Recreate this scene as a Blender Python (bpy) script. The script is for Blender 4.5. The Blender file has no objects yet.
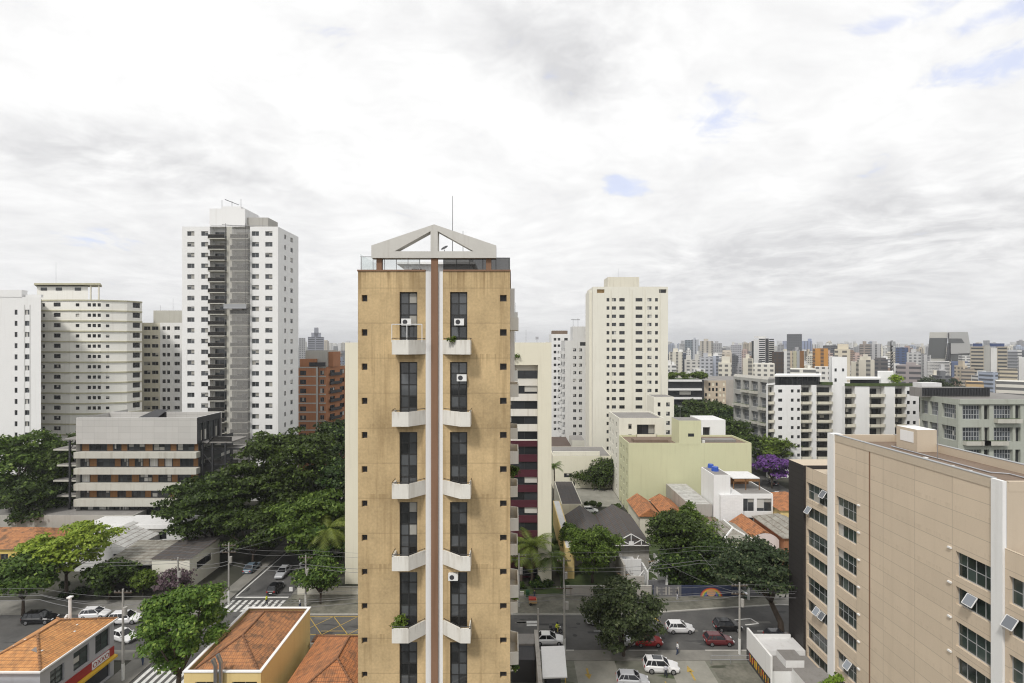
import bpy, math, random
import numpy as np
from mathutils import Vector, Matrix
R = math.radians
sc = bpy.context.scene
COL = sc.collection
# ------------------------------------------------------------------ camera
CH, F, HY = 42.0, 512.0, 345.0            # camera height (m), focal length (px), horizon row
cam = bpy.data.objects.new('camera', bpy.data.cameras.new('camera')); COL.objects.link(cam)
cam.location = (0, 0, CH); cam.rotation_euler = (R(90), 0, 0)
cam.data.sensor_width = 36; cam.data.lens = 18; cam.data.shift_y = (HY - 341.5) / 1024
cam.data.clip_start = .5; cam.data.clip_end = 30000
sc.camera = cam
# ------------------------------------------------------------------ sky, sun, exposure
SUN_EL, SUN_AZ = 53, 210                 # azimuth clockwise from +Y: behind the camera, a little to the left
w = bpy.data.worlds.new('World'); sc.world = w; w.use_nodes = True
class NT:
    def __init__(s, nt): s.nt = nt; nt.nodes.clear()
    def n(s, t, props=None, ins=None):
        nd = s.nt.nodes.new('ShaderNode' + t)
        for k, v in (props or {}).items(): setattr(nd, k, v)
        for k, v in (ins or {}).items():
            so = nd.inputs[k]
            if isinstance(v, bpy.types.NodeSocket): s.nt.links.new(v, so)
            else: so.default_value = v
        return nd
    def m(s, op, a, b=0.0, c=0.0, clamp=False): return s.n('Math', {'operation': op, 'use_clamp': clamp}, {0: a, 1: b, 2: c}).outputs[0]
    def vm(s, op, a, b=None, scale=None):
        d = {0: a}
        if b is not None: d[1] = b
        if scale is not None: d['Scale'] = scale
        return s.n('VectorMath', {'operation': op}, d)
    def mix(s, f, a, b, blend='MIX'): return s.n('Mix', {'data_type': 'RGBA', 'blend_type': blend}, {0: f, 6: a, 7: b}).outputs[2]
    def noise(s, v, scale, detail=4., rough=.55): return s.n('TexNoise', None, {'Vector': v, 'Scale': scale, 'Detail': detail, 'Roughness': rough}).outputs[0]
    def step(s, x, a, b): return s.n('MapRange', {'interpolation_type': 'SMOOTHSTEP'}, {0: x, 1: a, 2: b, 3: 0., 4: 1.}).outputs[0]
def c4(c): return (c[0], c[1], c[2], 1.0)
t = NT(w.node_tree)
d = t.n('TexCoord').outputs['Generated']
sep = t.n('SeparateXYZ', None, {0: d})
zz = t.m('ADD', t.m('MAXIMUM', sep.outputs[2], 0.0), .16)
p = t.n('CombineXYZ', None, {0: t.m('DIVIDE', sep.outputs[0], zz), 1: t.m('DIVIDE', sep.outputs[1], zz), 2: 0.3}).outputs[0]
warp = t.vm('ADD', p, t.vm('SCALE', t.n('TexNoise', None, {'Vector': p, 'Scale': .9, 'Detail': 4.}).outputs[1], scale=.9).outputs[0]).outputs[0]
n1 = t.noise(warp, .75, 9, .58)
n2 = t.noise(warp, 2.6, 8, .6)
n3 = t.noise(t.vm('ADD', p, (3.1, 7.7, 0)).outputs[0], .55, 5, .5)
def blob(px, py, rx, ry):
    """soft patch of sky round a direction (the direction of a cloud base or a gap)"""
    c = Vector(((px - 512) / F, 1, (HY - py) / F)).normalized()
    q = t.vm('SUBTRACT', d, tuple(c)).outputs[0]
    q = t.vm('MULTIPLY', q, (F / rx, F / rx, F / ry)).outputs[0]
    return t.step(t.vm('LENGTH', q).outputs[1], 1.0, 0.0)
def total(l):
    s = l[0]
    for x in l[1:]: s = t.m('ADD', s, x)
    return s
gaps = total([blob(716, 122, 66, 48), blob(985, 68, 84, 20), blob(628, 186, 48, 24), blob(1000, 14, 50, 14), blob(745, 190, 46, 12), blob(98, 240, 50, 14), blob(900, 20, 70, 16)])
n4 = t.noise(warp, 5.5, 9, .62)
rag = t.m('ADD', t.m('MULTIPLY', t.m('SUBTRACT', n2, .5), 1.5), t.m('MULTIPLY', t.m('SUBTRACT', n4, .5), 1.6))
gap = t.step(t.m('ADD', t.m('MULTIPLY', t.m('MINIMUM', gaps, 1.0), .62), rag), .34, .8)
base = total([blob(205, 168, 150, 44), blob(545, 5, 180, 70), blob(800, 265, 260, 50), blob(600, 80, 110, 50), blob(940, 215, 200, 60), blob(60, 150, 90, 40)])
low = t.step(sep.outputs[2], .4, .05)
shade = t.m('ADD', t.m('ADD', t.m('MULTIPLY', t.m('MULTIPLY', base, .8), t.step(t.m('ADD', t.m('ADD', t.m('MULTIPLY', n1, .45), t.m('MULTIPLY', n2, .35)), t.m('MULTIPLY', n4, .2)), .36, .66)), t.m('MULTIPLY', low, .24)), t.m('MULTIPLY', t.step(n3, .45, .75), .22))
shade = t.m('ADD', shade, t.m('MULTIPLY', t.m('SUBTRACT', n2, .45), 1.15))
shade = t.m('ADD', shade, t.m('MULTIPLY', t.m('SUBTRACT', n4, .5), .9))
shade = t.m('MULTIPLY', t.m('MINIMUM', t.m('MAXIMUM', shade, 0.0), 1.15), 1.0)
cloud = t.mix(shade, c4((7.95, 7.95, 7.92)), c4((5.45, 5.45, 5.55)))
cloud = t.mix(t.step(sep.outputs[2], .62, .95), cloud, c4((5.2, 5.2, 5.2)))  # overhead sky, out of view, greyed on purpose to cut fill against the sun
nish = t.n('TexSky', {'sky_type': 'NISHITA', 'sun_disc': False, 'sun_elevation': R(SUN_EL), 'sun_rotation': R(SUN_AZ), 'dust_density': 2.0}).outputs[0]
blue = t.mix(.6, t.vm('SCALE', nish, scale=1.6).outputs[0], c4((6.0, 6.3, 8.6)))
skyc = t.mix(t.m('MULTIPLY', gap, .62), cloud, blue)
bg = t.n('Background', None, {0: skyc, 1: .105})
t.nt.links.new(bg.outputs[0], t.n('OutputWorld').inputs[0])
sun = bpy.data.objects.new('sun', bpy.data.lights.new('sun', 'SUN')); COL.objects.link(sun)
sun.data.energy = 2.0; sun.data.angle = R(8); sun.data.color = (1, .96, .9)
sun.rotation_euler = (R(90 - SUN_EL), 0, R(180 - SUN_AZ))
sc.view_settings.view_transform = 'Standard'; sc.view_settings.look = 'None'
sc.view_settings.exposure = 0.34; sc.view_settings.gamma = 1
sc.cycles.use_denoising = True; sc.cycles.max_bounces = 5; sc.cycles.diffuse_bounces = 3; sc.cycles.glossy_bounces = 2
sc.cycles.volume_bounces = 0; sc.cycles.transparent_max_bounces = 6; sc.cycles.caustics_reflective = False; sc.cycles.caustics_refractive = False
sc.cycles.use_adaptive_sampling = True; sc.cycles.adaptive_threshold = .008; sc.cycles.filter_width = 1.15
# ------------------------------------------------------------------ helpers
rnd = random.Random(11)
def px(x, Y): return (x - 512) * Y / F            # picture column -> metres across, at depth Y
def pz(y, Y): return CH - (y - HY) * Y / F        # picture row -> metres up, at depth Y
def gy(y): return CH * F / (y - HY)               # picture row of a point on the ground -> depth
class MB:
    """collects faces, each with a material, and links them as ONE mesh object"""
    def __init__(s): s.v = []; s.f = []; s.mi = []; s.ms = []
    def mat(s, m):
        if m not in s.ms: s.ms.append(m)
        return s.ms.index(m)
    def poly(s, pts, m):
        k = len(s.v); s.v += [tuple(q) for q in pts]; s.f.append(tuple(range(k, k + len(pts)))); s.mi.append(s.mat(m)); return s
    def mesh(s, vs, fs, m):
        k = len(s.v); s.v += [tuple(q) for q in vs]; i = s.mat(m)
        for f in fs: s.f.append(tuple(k + j for j in f)); s.mi.append(i)
        return s
    def box(s, x0, x1, y0, y1, z0, z1, m, top=None):
        vs = [(x0, y0, z0), (x1, y0, z0), (x1, y1, z0), (x0, y1, z0), (x0, y0, z1), (x1, y0, z1), (x1, y1, z1), (x0, y1, z1)]
        s.mesh(vs, [(0, 1, 5, 4), (1, 2, 6, 5), (2, 3, 7, 6), (3, 0, 4, 7), (0, 3, 2, 1)], m)
        return s.poly(vs[4:], top or m)
    def prism(s, plan, z0, z1, m, top=None):
        n = len(plan)
        for i in range(n):
            a, b = plan[i], plan[(i + 1) % n]
            s.poly([(a[0], a[1], z0), (b[0], b[1], z0), (b[0], b[1], z1), (a[0], a[1], z1)], m)
        s.poly([(q[0], q[1], z1) for q in plan], top or m)
        return s.poly([(q[0], q[1], z0) for q in plan[::-1]], m)
    def tube(s, a, b, r0, r1, m, n=6, cap=True):
        a, b = Vector(a), Vector(b); ax = (b - a).normalized()
        u = ax.orthogonal().normalized(); v = ax.cross(u)
        vs = [tuple(c + (u * math.cos(q) + v * math.sin(q)) * r) for c, r in ((a, r0), (b, r1)) for q in (2 * math.pi * i / n for i in range(n))]
        fs = [(i, (i + 1) % n, n + (i + 1) % n, n + i) for i in range(n)]
        if cap: fs += [tuple(range(n - 1, -1, -1)), tuple(range(n, 2 * n))]
        return s.mesh(vs, fs, m)
    def path(s, pts, rs, m, n=6):
        """a bent tube with shared rings"""
        vs, fs = [], []
        for i, q in enumerate(pts):
            q = Vector(q); ax = (Vector(pts[min(i + 1, len(pts) - 1)]) - Vector(pts[max(i - 1, 0)])).normalized()
            u = ax.cross(Vector((.31, .9, .2))).normalized(); v = ax.cross(u)
            vs += [tuple(q + (u * math.cos(e) + v * math.sin(e)) * rs[i]) for e in (2 * math.pi * j / n for j in range(n))]
            if i: fs += [((i - 1) * n + j, (i - 1) * n + (j + 1) % n, i * n + (j + 1) % n, i * n + j) for j in range(n)]
        fs += [tuple(range(n - 1, -1, -1)), tuple(range(len(vs) - n, len(vs)))]
        return s.mesh(vs, fs, m)
    def data(s, name, off=(0, 0, 0), uv=False):
        me = bpy.data.meshes.new(name)
        me.from_pydata([(a - off[0], b - off[1], c - off[2]) for a, b, c in s.v], [], s.f)
        for m in s.ms: me.materials.append(MT(m) if isinstance(m, str) else m)
        me.polygons.foreach_set('material_index', s.mi)
        if uv:
            ul = me.uv_layers.new(name='uv')
            for pl in me.polygons:
                vs = [me.vertices[i].co for i in pl.vertices]
                u = (vs[1] - vs[0]).normalized(); v = pl.normal.cross(u)
                for li, q in zip(pl.loop_indices, vs): ul.data[li].uv = ((q - vs[0]).dot(u), (q - vs[0]).dot(v))
        me.update(); return me
    def build(s, name, parent=None, uv=False, smooth=False, at=None):
        """parent: positions are given in world space and stored relative to the (unrotated) parent"""
        off = tuple(parent.location) if parent is not None and at is None else (at or (0, 0, 0))
        me = s.data(name, off, uv)
        if smooth: me.polygons.foreach_set('use_smooth', [True] * len(me.polygons))
        o = bpy.data.objects.new(name, me); COL.objects.link(o)
        if parent is not None: o.parent = parent
        elif at: o.location = at
        return o
def tag(o, label, cat, group=None, kind='thing'):
    o['label'] = label; o['category'] = cat; o['kind'] = kind
    if group: o['group'] = group
    return o
def root(name, label, cat, x, y, z=0., rz=0., group=None):
    o = bpy.data.objects.new(name, None); COL.objects.link(o); o.location = (x, y, z); o.rotation_euler = (0, 0, rz); o.empty_display_size = .5
    return tag(o, label, cat, group)
def struct(o, kind='structure'): o['kind'] = kind; return o
def copy_tree(o, parent=None):
    c = o.copy(); COL.objects.link(c)
    if parent is not None: c.parent = parent
    for ch in o.children: copy_tree(ch, c)
    return c
# ------------------------------------------------------------------ materials (all procedural)
_mats = {}; DEF = {}
def MT(name):
    if name not in _mats: _mats[name] = DEF[name](name)
    return _mats[name]
def newmat(name):
    m = bpy.data.materials.new(name); m.use_nodes = True; t = NT(m.node_tree)
    b = t.n('BsdfPrincipled'); o = t.n('OutputMaterial'); t.nt.links.new(b.outputs[0], o.inputs[0])
    return m, t, b
def setin(t, b, k, v):
    if isinstance(v, bpy.types.NodeSocket): t.nt.links.new(v, b.inputs[k])
    else: b.inputs[k].default_value = v
def plain(name, col, rough=.7, metal=0., spec=.4, var=.06):
    def f(nm):
        m, t, b = newmat(nm); tc = t.n('TexCoord').outputs['Object']
        v = t.m('ADD', 1 - var, t.m('MULTIPLY', t.noise(tc, 2.5, 5), 2 * var))
        setin(t, b, 'Base Color', t.vm('SCALE', c4(col)[:3], scale=v).outputs[0])
        setin(t, b, 'Roughness', rough); setin(t, b, 'Metallic', metal); setin(t, b, 'Specular IOR Level', spec); return m
    DEF[name] = f
def wall(name, col, var=.1, streak=.25, joints=None, rough=.9, dirt=(.35, .32, .28), runs=()):
    """painted render: broad blotches, fine grain, rain streaks; joints=(dz, du, strength) draws panel joints"""
    def f(nm):
        m, t, b = newmat(nm); tc = t.n('TexCoord').outputs['Object']
        s = t.n('SeparateXYZ', None, {0: tc})
        n1 = t.noise(tc, .28, 6, .6); n2 = t.noise(t.vm('MULTIPLY', tc, (1.5, 1.5, .07)).outputs[0], 1., 6, .6); n3 = t.noise(tc, 5, 3)
        v = t.m('ADD', t.m('ADD', 1., t.m('MULTIPLY', t.m('SUBTRACT', n1, .5), 2 * var)), t.m('MULTIPLY', t.m('SUBTRACT', n3, .5), var * .8))
        if joints:
            dz, du, k = joints
            j = t.m('LESS_THAN', t.m('FRACT', t.m('DIVIDE', s.outputs[2], dz)), .055 / dz)
            if du:
                h = t.m('ADD', s.outputs[0], s.outputs[1])
                j = t.m('MAXIMUM', j, t.m('LESS_THAN', t.m('FRACT', t.m('DIVIDE', h, du)), .05 / du))
                cell = t.n('CombineXYZ', None, {0: t.m('FLOOR', t.m('DIVIDE', h, du)), 1: t.m('FLOOR', t.m('DIVIDE', s.outputs[2], dz)), 2: 0.}).outputs[0]
                wn = t.n('TexWhiteNoise', None, {0: cell}).outputs[0]
                v = t.m('MULTIPLY', v, t.m('ADD', .96, t.m('MULTIPLY', wn, .08)))
            v = t.m('MULTIPLY', v, t.m('SUBTRACT', 1., t.m('MULTIPLY', j, k)))
        c = t.vm('SCALE', tuple(col), scale=v).outputs[0]
        st = t.m('MULTIPLY', t.step(n2, .5, .74), streak)
        for per, ph, ln, k in runs:                          # rain runs that start under ledges and copings
            fz = t.m('MULTIPLY', t.m('FRACT', t.m('DIVIDE', t.m('SUBTRACT', ph, s.outputs[2]), per)), per)
            rn = t.noise(t.vm('MULTIPLY', tc, (3.2, 3.2, .05)).outputs[0], 1., 5, .7)
            rl = t.m('MULTIPLY', t.step(rn, .46, .62), t.step(t.m('ADD', fz, t.m('MULTIPLY', t.noise(t.vm('MULTIPLY', tc, (2, 2, 0)).outputs[0], 1., 3), ln * .8)), ln * 1.3, ln * .2))
            st = t.m('MAXIMUM', st, t.m('MULTIPLY', rl, k))
        setin(t, b, 'Base Color', t.mix(st, c, c4([a * q * 1.5 for a, q in zip(col, dirt)])))
        setin(t, b, 'Roughness', rough); setin(t, b, 'Specular IOR Level', .25)
        bp = t.n('Bump', None, {'Strength': .15, 'Distance': .05, 'Height': n3}); setin(t, b, 'Normal', bp.outputs[0]); return m
    DEF[name] = f
def tiles(name, c1, c2, moss=.4, flat=False):
    """roof tiles laid in the slope's own metres (uv): courses, barrel profile, odd tiles and lichen"""
    def f(nm):
        m, t, b = newmat(nm); tcn = t.n('TexCoord'); uv = tcn.outputs['UV']; s = t.n('SeparateXYZ', None, {0: uv})
        pu, pv = (.9, 1.1) if flat else (.24, .38)
        fu = t.m('DIVIDE', s.outputs[0], pu); fv = t.m('DIVIDE', s.outputs[1], pv)
        wn = t.n('TexWhiteNoise', None, {0: t.n('CombineXYZ', None, {0: t.m('FLOOR', fu), 1: t.m('FLOOR', fv), 2: 0.}).outputs[0]}).outputs[0]
        n1 = t.noise(tcn.outputs['Object'], .9, 8, .68); n2 = t.noise(tcn.outputs['Object'], 2.2, 5)
        c = t.mix(t.m('ADD', t.m('MULTIPLY', wn, .55), t.m('MULTIPLY', n2, .45)), c4(c1), c4(c2))
        c = t.mix(t.m('MULTIPLY', t.step(n1, .44, .64), moss), c, c4((.085, .06, .04)))
        edge = t.m('LESS_THAN', t.m('FRACT', fv), .14)
        c = t.mix(t.m('MULTIPLY', edge, .6), c, c4((.1, .06, .04)))
        setin(t, b, 'Base Color', c); setin(t, b, 'Roughness', .85)
        hgt = t.m('ADD', t.m('ABSOLUTE', t.m('SINE', t.m('MULTIPLY', fu, math.pi))), t.m('MULTIPLY', t.m('FRACT', fv), -.5))
        setin(t, b, 'Normal', t.n('Bump', None, {'Strength': .8, 'Distance': .06, 'Height': hgt}).outputs[0]); return m
    DEF[name] = f
def glass(name, col, rough=.06, spec=.6, vary=.5):
    def f(nm):
        m, t, b = newmat(nm); r = t.n('ObjectInfo').outputs['Random']; r2 = t.n('NewGeometry').outputs['Random Per Island']
        v = t.m('ADD', 1 - vary, t.m('MULTIPLY', t.m('FRACT', t.m('ADD', r, r2)), 2 * vary))
        setin(t, b, 'Base Color', t.vm('SCALE', tuple(col), scale=v).outputs[0]); setin(t, b, 'Roughness', rough); setin(t, b, 'Specular IOR Level', spec); return m
    DEF[name] = f
def leafmat(name, c1, c2, c3=None):
    def f(nm):
        m = bpy.data.materials.new(nm); m.use_nodes = True; t = NT(m.node_tree)
        r = t.n('NewGeometry').outputs['Random Per Island']; tc = t.n('TexCoord').outputs['Object']
        n = t.noise(tc, .8, 4)
        orr = t.n('ObjectInfo').outputs['Random']
        c = t.mix(t.m('ADD', t.m('MULTIPLY', r, .7), t.m('MULTIPLY', t.m('SUBTRACT', n, .3), 1.0), clamp=True), c4(c1), c4(c2))
        c = t.vm('MULTIPLY', c, t.n('CombineXYZ', None, {0: t.m('ADD', .8, t.m('MULTIPLY', orr, .65)), 1: t.m('ADD', .88, t.m('MULTIPLY', orr, .3)), 2: 1.0}).outputs[0]).outputs[0]
        if c3: c = t.mix(t.m('GREATER_THAN', r, .9), c, c4(c3))
        df = t.n('BsdfPrincipled', None, {'Base Color': c, 'Roughness': .55, 'Specular IOR Level': .3})
        tr = t.n('BsdfTranslucent', None, {0: c})
        ms = t.n('MixShader', None, {0: .3, 1: df.outputs[0], 2: tr.outputs[0]})
        t.nt.links.new(ms.outputs[0], t.n('OutputMaterial').inputs[0]); return m
    DEF[name] = f
def objcol(name, rough=.3, coat=.6, spec=.5, metal=0.):
    def f(nm):
        m, t, b = newmat(nm); setin(t, b, 'Base Color', t.n('ObjectInfo').outputs['Color']); setin(t, b, 'Roughness', rough)
        setin(t, b, 'Coat Weight', coat); setin(t, b, 'Coat Roughness', .05); setin(t, b, 'Metallic', metal); return m
    DEF[name] = f
def ground(name, c1, c2, s1=.15, s2=2.5, rough=.95, patch=None):
    def f(nm):
        m, t, b = newmat(nm); tc = t.n('TexCoord').outputs['Object']
        n1 = t.noise(tc, s1, 8, .62); n2 = t.noise(tc, s2, 4)
        c = t.mix(t.m('ADD', t.m('MULTIPLY', t.step(n1, .3, .7), .75), t.m('MULTIPLY', t.m('SUBTRACT', n2, .4), .5), clamp=True), c4(c1), c4(c2))
        if patch: c = t.mix(t.step(t.noise(t.vm('MULTIPLY', tc, (.35, 1.4, 1)).outputs[0], .35, 4), .62, .66), c, c4(patch))
        setin(t, b, 'Base Color', c); setin(t, b, 'Roughness', rough)
        setin(t, b, 'Normal', t.n('Bump', None, {'Strength': .2, 'Distance': .03, 'Height': n2}).outputs[0]); return m
    DEF[name] = f
def farfacade(name, mode):
    """a far tower's wall: the object's own colour with a storey and bay pattern of openings"""
    def f(nm):
        m, t, b = newmat(nm); tc = t.n('TexCoord').outputs['Object']; s = t.n('SeparateXYZ', None, {0: tc}); g = t.n('NewGeometry')
        nn = t.n('SeparateXYZ', None, {0: g.outputs['Normal']}); oi = t.n('ObjectInfo'); rn = oi.outputs['Random']
        side = t.m('GREATER_THAN', t.m('ABSOLUTE', nn.outputs[0]), .6); up = t.m('GREATER_THAN', nn.outputs[2], .6)
        u = t.m('ADD', t.m('MULTIPLY', s.outputs[1], side), t.m('MULTIPLY', s.outputs[0], t.m('SUBTRACT', 1., side)))
        pu = t.m('ADD', 2.6, t.m('MULTIPLY', rn, 2.6)); fu = t.m('FRACT', t.m('ADD', t.m('DIVIDE', u, pu), .27)); fz = t.m('FRACT', t.m('DIVIDE', s.outputs[2], 3.0))
        wu = t.m('LESS_THAN', t.m('ABSOLUTE', t.m('SUBTRACT', fu, .5)), .27); wz = t.m('LESS_THAN', t.m('ABSOLUTE', t.m('SUBTRACT', fz, .55)), .24)
        if mode == 'grid': k = t.m('MULTIPLY', wu, wz)
        elif mode == 'band': k = t.m('MULTIPLY', wz, t.m('LESS_THAN', t.m('FRACT', t.m('DIVIDE', u, 11.)), .86))
        else: k = t.m('MULTIPLY', t.m('LESS_THAN', t.m('FRACT', t.m('DIVIDE', u, t.m('ADD', 5., t.m('MULTIPLY', rn, 3.)))), .38), t.m('ADD', .55, t.m('MULTIPLY', wz, .45)))
        k = t.m('MULTIPLY', k, t.m('SUBTRACT', 1., up))
        n1 = t.noise(tc, .12, 5)
        cl = t.vm('SCALE', oi.outputs['Color'], scale=t.m('ADD', .85, t.m('MULTIPLY', n1, .3))).outputs[0]
        setin(t, b, 'Base Color', t.mix(t.m('MULTIPLY', k, .85), cl, c4((.055, .06, .07)))); setin(t, b, 'Roughness', .8); setin(t, b, 'Specular IOR Level', .2); return m
    DEF[name] = f
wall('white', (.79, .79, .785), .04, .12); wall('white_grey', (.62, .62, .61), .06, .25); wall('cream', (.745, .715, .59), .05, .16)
wall('cream_dirty', (.68, .65, .55), .08, .3); wall('olive_band', (.46, .44, .32), .1, .3); wall('ivory', (.74, .72, .635), .05, .18); wall('bow_white', (.8, .79, .74), .05, .2)
wall('ochre', (.515, .382, .212), .6, .6, (2.92, 0, .3), runs=((100, 48.2, 3.2, .95), (5.84, 41.25, 1.8, .6))); wall('brown_render', (.24, .14, .09), .12, .4)
wall('pediment', (.58, .565, .53), .12, .35); wall('flank_white', (.72, .70, .65), .1, .4, runs=((5.84, 42.4, .9, .5),)); wall('concrete', (.42, .41, .38), .14, .45)
wall('concrete_pale', (.5, .49, .44), .14, .4); wall('clad_grey', (.5, .49, .47), .05, .12, (1.35, 2.6, .22)); wall('maroon', (.075, .02, .03), .1, .15)
wall('pale_green', (.6, .6, .4), .06, .22); wall('house_yellow', (.72, .56, .26), .06, .2); wall('bright_yellow', (.68, .52, .16), .08, .25); wall('brick_orange', (.36, .165, .085), .2, .35)
wall('beige_panel', (.64, .535, .415), .07, .12, (1.525, 4.2, .28), rough=.6, runs=((3.05, 21.85, .8, .22), (100, 31.2, 1.6, .3))); wall('beige_plain', (.54, .46, .36), .06, .12); wall('far_beige', (.4, .36, .29), .06, .12); wall('shop_grey', (.42, .42, .44), .08, .2)
wall('office_green', (.4, .42, .37), .12, .3); wall('office_grey', (.38, .38, .36), .1, .3); wall('pink_white', (.7, .6, .58), .08, .25); wall('dirty_wall', (.4, .38, .35), .2, .6)
wall('charcoal', (.035, .032, .032), .15, .1, (.8, 0, .4), rough=.5); wall('white_brick', (.8, .8, .8), .04, .1, (.25, .5, .06)); wall('roof_grey', (.24, .23, .22), .25, .3); wall('roof_brown', (.2, .15, .115), .25, .3)
wall('roof_white', (.66, .66, .66), .12, .3); wall('blue_wall', (.035, .045, .085), .5, .4); wall('cap_blue', (.05, .075, .17), .3, .3); wall('graffiti_grey', (.16, .16, .17), .3, .4); wall('wood_panel', (.22, .115, .05), .15, .2, (4, .6, .25))
plain('steel_dark', (.045, .046, .05), .5, .3); plain('steel', (.5, .5, .52), .3, .9); plain('frame_dark', (.03, .03, .03), .5); plain('frame_white', (.75, .75, .75), .5)
plain('frame_alu', (.36, .37, .38), .55, .1); plain('blind', (.34, .33, .3), .8); plain('curtain', (.5, .49, .46), .9); plain('rubber', (.012, .012, .012), .8)
plain('rim', (.4, .4, .42), .35, .8); plain('lamp_red', (.35, .02, .02), .3); plain('lamp_clear', (.7, .72, .75), .15); plain('plastic_white', (.78, .78, .77), .5); plain('plastic_dark', (.05, .05, .055), .5)
plain('blue_tank', (.03, .09, .42), .4); plain('sign_red', (.33, .025, .02), .5); plain('sign_yellow', (.68, .42, .03), .5); plain('sign_white', (.8, .8, .8), .4)
plain('paint_white', (.62, .62, .6), .8, var=.25); plain('paint_yellow', (.42, .29, .07), .85, var=.45); plain('pole', (.34, .33, .31), .9, var=.2); plain('wire', (.16, .16, .165), .7); plain('bark', (.085, .065, .05), .95, var=.4)
plain('cloth', (.5, .5, .55), .9); plain('skin', (.35, .19, .12), .6); plain('hair', (.02, .015, .012), .7); plain('denim', (.04, .06, .12), .9); plain('vest', (.7, .75, .03), .7); plain('shirt_dark', (.03, .035, .05), .9); plain('shirt_white', (.7, .7, .7), .9)
plain('bin_green', (.02, .07, .03), .5); plain('tar', (.042, .042, .042), .8, var=.4); plain('tar_pale', (.15, .145, .135), .95, var=.3); plain('tarp', (.8, .8, .8), .6); plain('wood', (.3, .2, .12), .9, var=.3); plain('kraft', (.45, .3, .15), .9); plain('curb', (.42, .41, .38), .95, var=.2); plain('rail_grey', (.35, .36, .37), .5, .4)
for nm, c in (('mural_red', (.42, .05, .04)), ('mural_orange', (.55, .22, .03)), ('mural_yellow', (.55, .42, .06)), ('mural_green', (.09, .26, .1)), ('mural_blue', (.05, .1, .32)), ('mural_violet', (.16, .08, .3)), ('mural_skin', (.5, .27, .14))): plain(nm, c, .8)
tiles('tile_orange', (.46, .2, .065), (.64, .32, .12), .4); tiles('tile_old', (.5, .225, .09), (.32, .14, .065), .75); tiles('tile_rust', (.52, .215, .08), (.36, .14, .06), .6); plain('ridge_tile', (.2, .1, .055), .9, var=.5)
tiles('fibre_grey', (.34, .33, .29), (.26, .25, .22), .45, True); tiles('fibre_dark', (.085, .08, .08), (.06, .058, .06), .4, True); tiles('sheet_pale', (.55, .55, .53), (.46, .46, .45), .3, True)
glass('glass_dark', (.022, .024, .028)); glass('glass_tall', (.06, .064, .068), .05, .7, .8); glass('glass', (.05, .055, .06)); glass('glass_green', (.04, .055, .05)); glass('glass_big', (.07, .078, .09)); glass('glass_pale', (.16, .17, .18)); glass('glass_sky', (.2, .22, .25), .1)
leafmat('leaf_dark', (.011, .026, .005), (.05, .092, .014), (.12, .18, .032)); leafmat('leaf_mid', (.026, .06, .008), (.11, .185, .025), (.19, .27, .05)); leafmat('leaf_light', (.12, .21, .018), (.31, .42, .05), (.4, .48, .09))
leafmat('leaf_bright', (.06, .12, .014), (.17, .26, .035), (.24, .34, .06)); leafmat('leaf_grey', (.02, .035, .011), (.075, .105, .036), (.14, .165, .075)); leafmat('leaf_palm', (.06, .1, .018), (.16, .23, .05)); leafmat('leaf_purple', (.1, .035, .17), (.24, .1, .36), (.05, .08, .03)); leafmat('leaf_pink', (.12, .07, .08), (.2, .13, .13), (.05, .07, .03))
leafmat('leaf_far', (.03, .05, .025), (.06, .085, .045))
objcol('car_paint'); objcol('flat_colour', .8, 0., .2); farfacade('far_grid', 'grid'); farfacade('far_band', 'band'); farfacade('far_strip', 'strip')
ground('asphalt', (.068, .067, .066), (.118, .115, .11), .22, 3., patch=(.05, .05, .05)); ground('earth', (.035, .038, .026), (.075, .07, .055), .06, .8); ground('pavement', (.16, .155, .14), (.25, .24, .215), .3, 2.5, patch=(.11, .11, .095)); ground('slab', (.23, .225, .195), (.33, .32, .28), .35, 2.)
ground('lot', (.13, .135, .105), (.22, .215, .18), .35, 2., patch=(.07, .09, .045)); ground('turf', (.04, .065, .02), (.085, .115, .035), .4, 3.); ground('mossy', (.1, .1, .08), (.21, .2, .165), .5, 2., patch=(.055, .06, .04))
def netmat(nm):
    m, t, b = newmat(nm); setin(t, b, 'Base Color', c4((.5, .49, .47))); setin(t, b, 'Roughness', .9)
    tr = t.n('BsdfTransparent'); ms = t.n('MixShader', None, {0: .36, 1: tr.outputs[0], 2: b.outputs[0]}); t.nt.links.new(ms.outputs[0], [n for n in t.nt.nodes if n.type == 'OUTPUT_MATERIAL'][0].inputs[0]); return m
DEF['net'] = netmat
def clearglass(nm):
    m, t, b = newmat(nm); setin(t, b, 'Base Color', c4((.75, .8, .8))); setin(t, b, 'Roughness', .08)
    tr = t.n('BsdfTransparent', None, {0: c4((.9, .93, .93))}); ms = t.n('MixShader', None, {0: .22, 1: tr.outputs[0], 2: b.outputs[0]}); t.nt.links.new(ms.outputs[0], [n for n in t.nt.nodes if n.type == 'OUTPUT_MATERIAL'][0].inputs[0]); return m
DEF['clear'] = clearglass
def meshfence(nm):
    m, t, b = newmat(nm); setin(t, b, 'Base Color', c4((.02, .019, .018))); setin(t, b, 'Roughness', .9)
    tr = t.n('BsdfTransparent'); ms = t.n('MixShader', None, {0: .86, 1: tr.outputs[0], 2: b.outputs[0]}); t.nt.links.new(ms.outputs[0], [n for n in t.nt.nodes if n.type == 'OUTPUT_MATERIAL'][0].inputs[0]); return m
DEF['mesh'] = meshfence
plain('rail_brown', (.13, .115, .1), .7)
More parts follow.
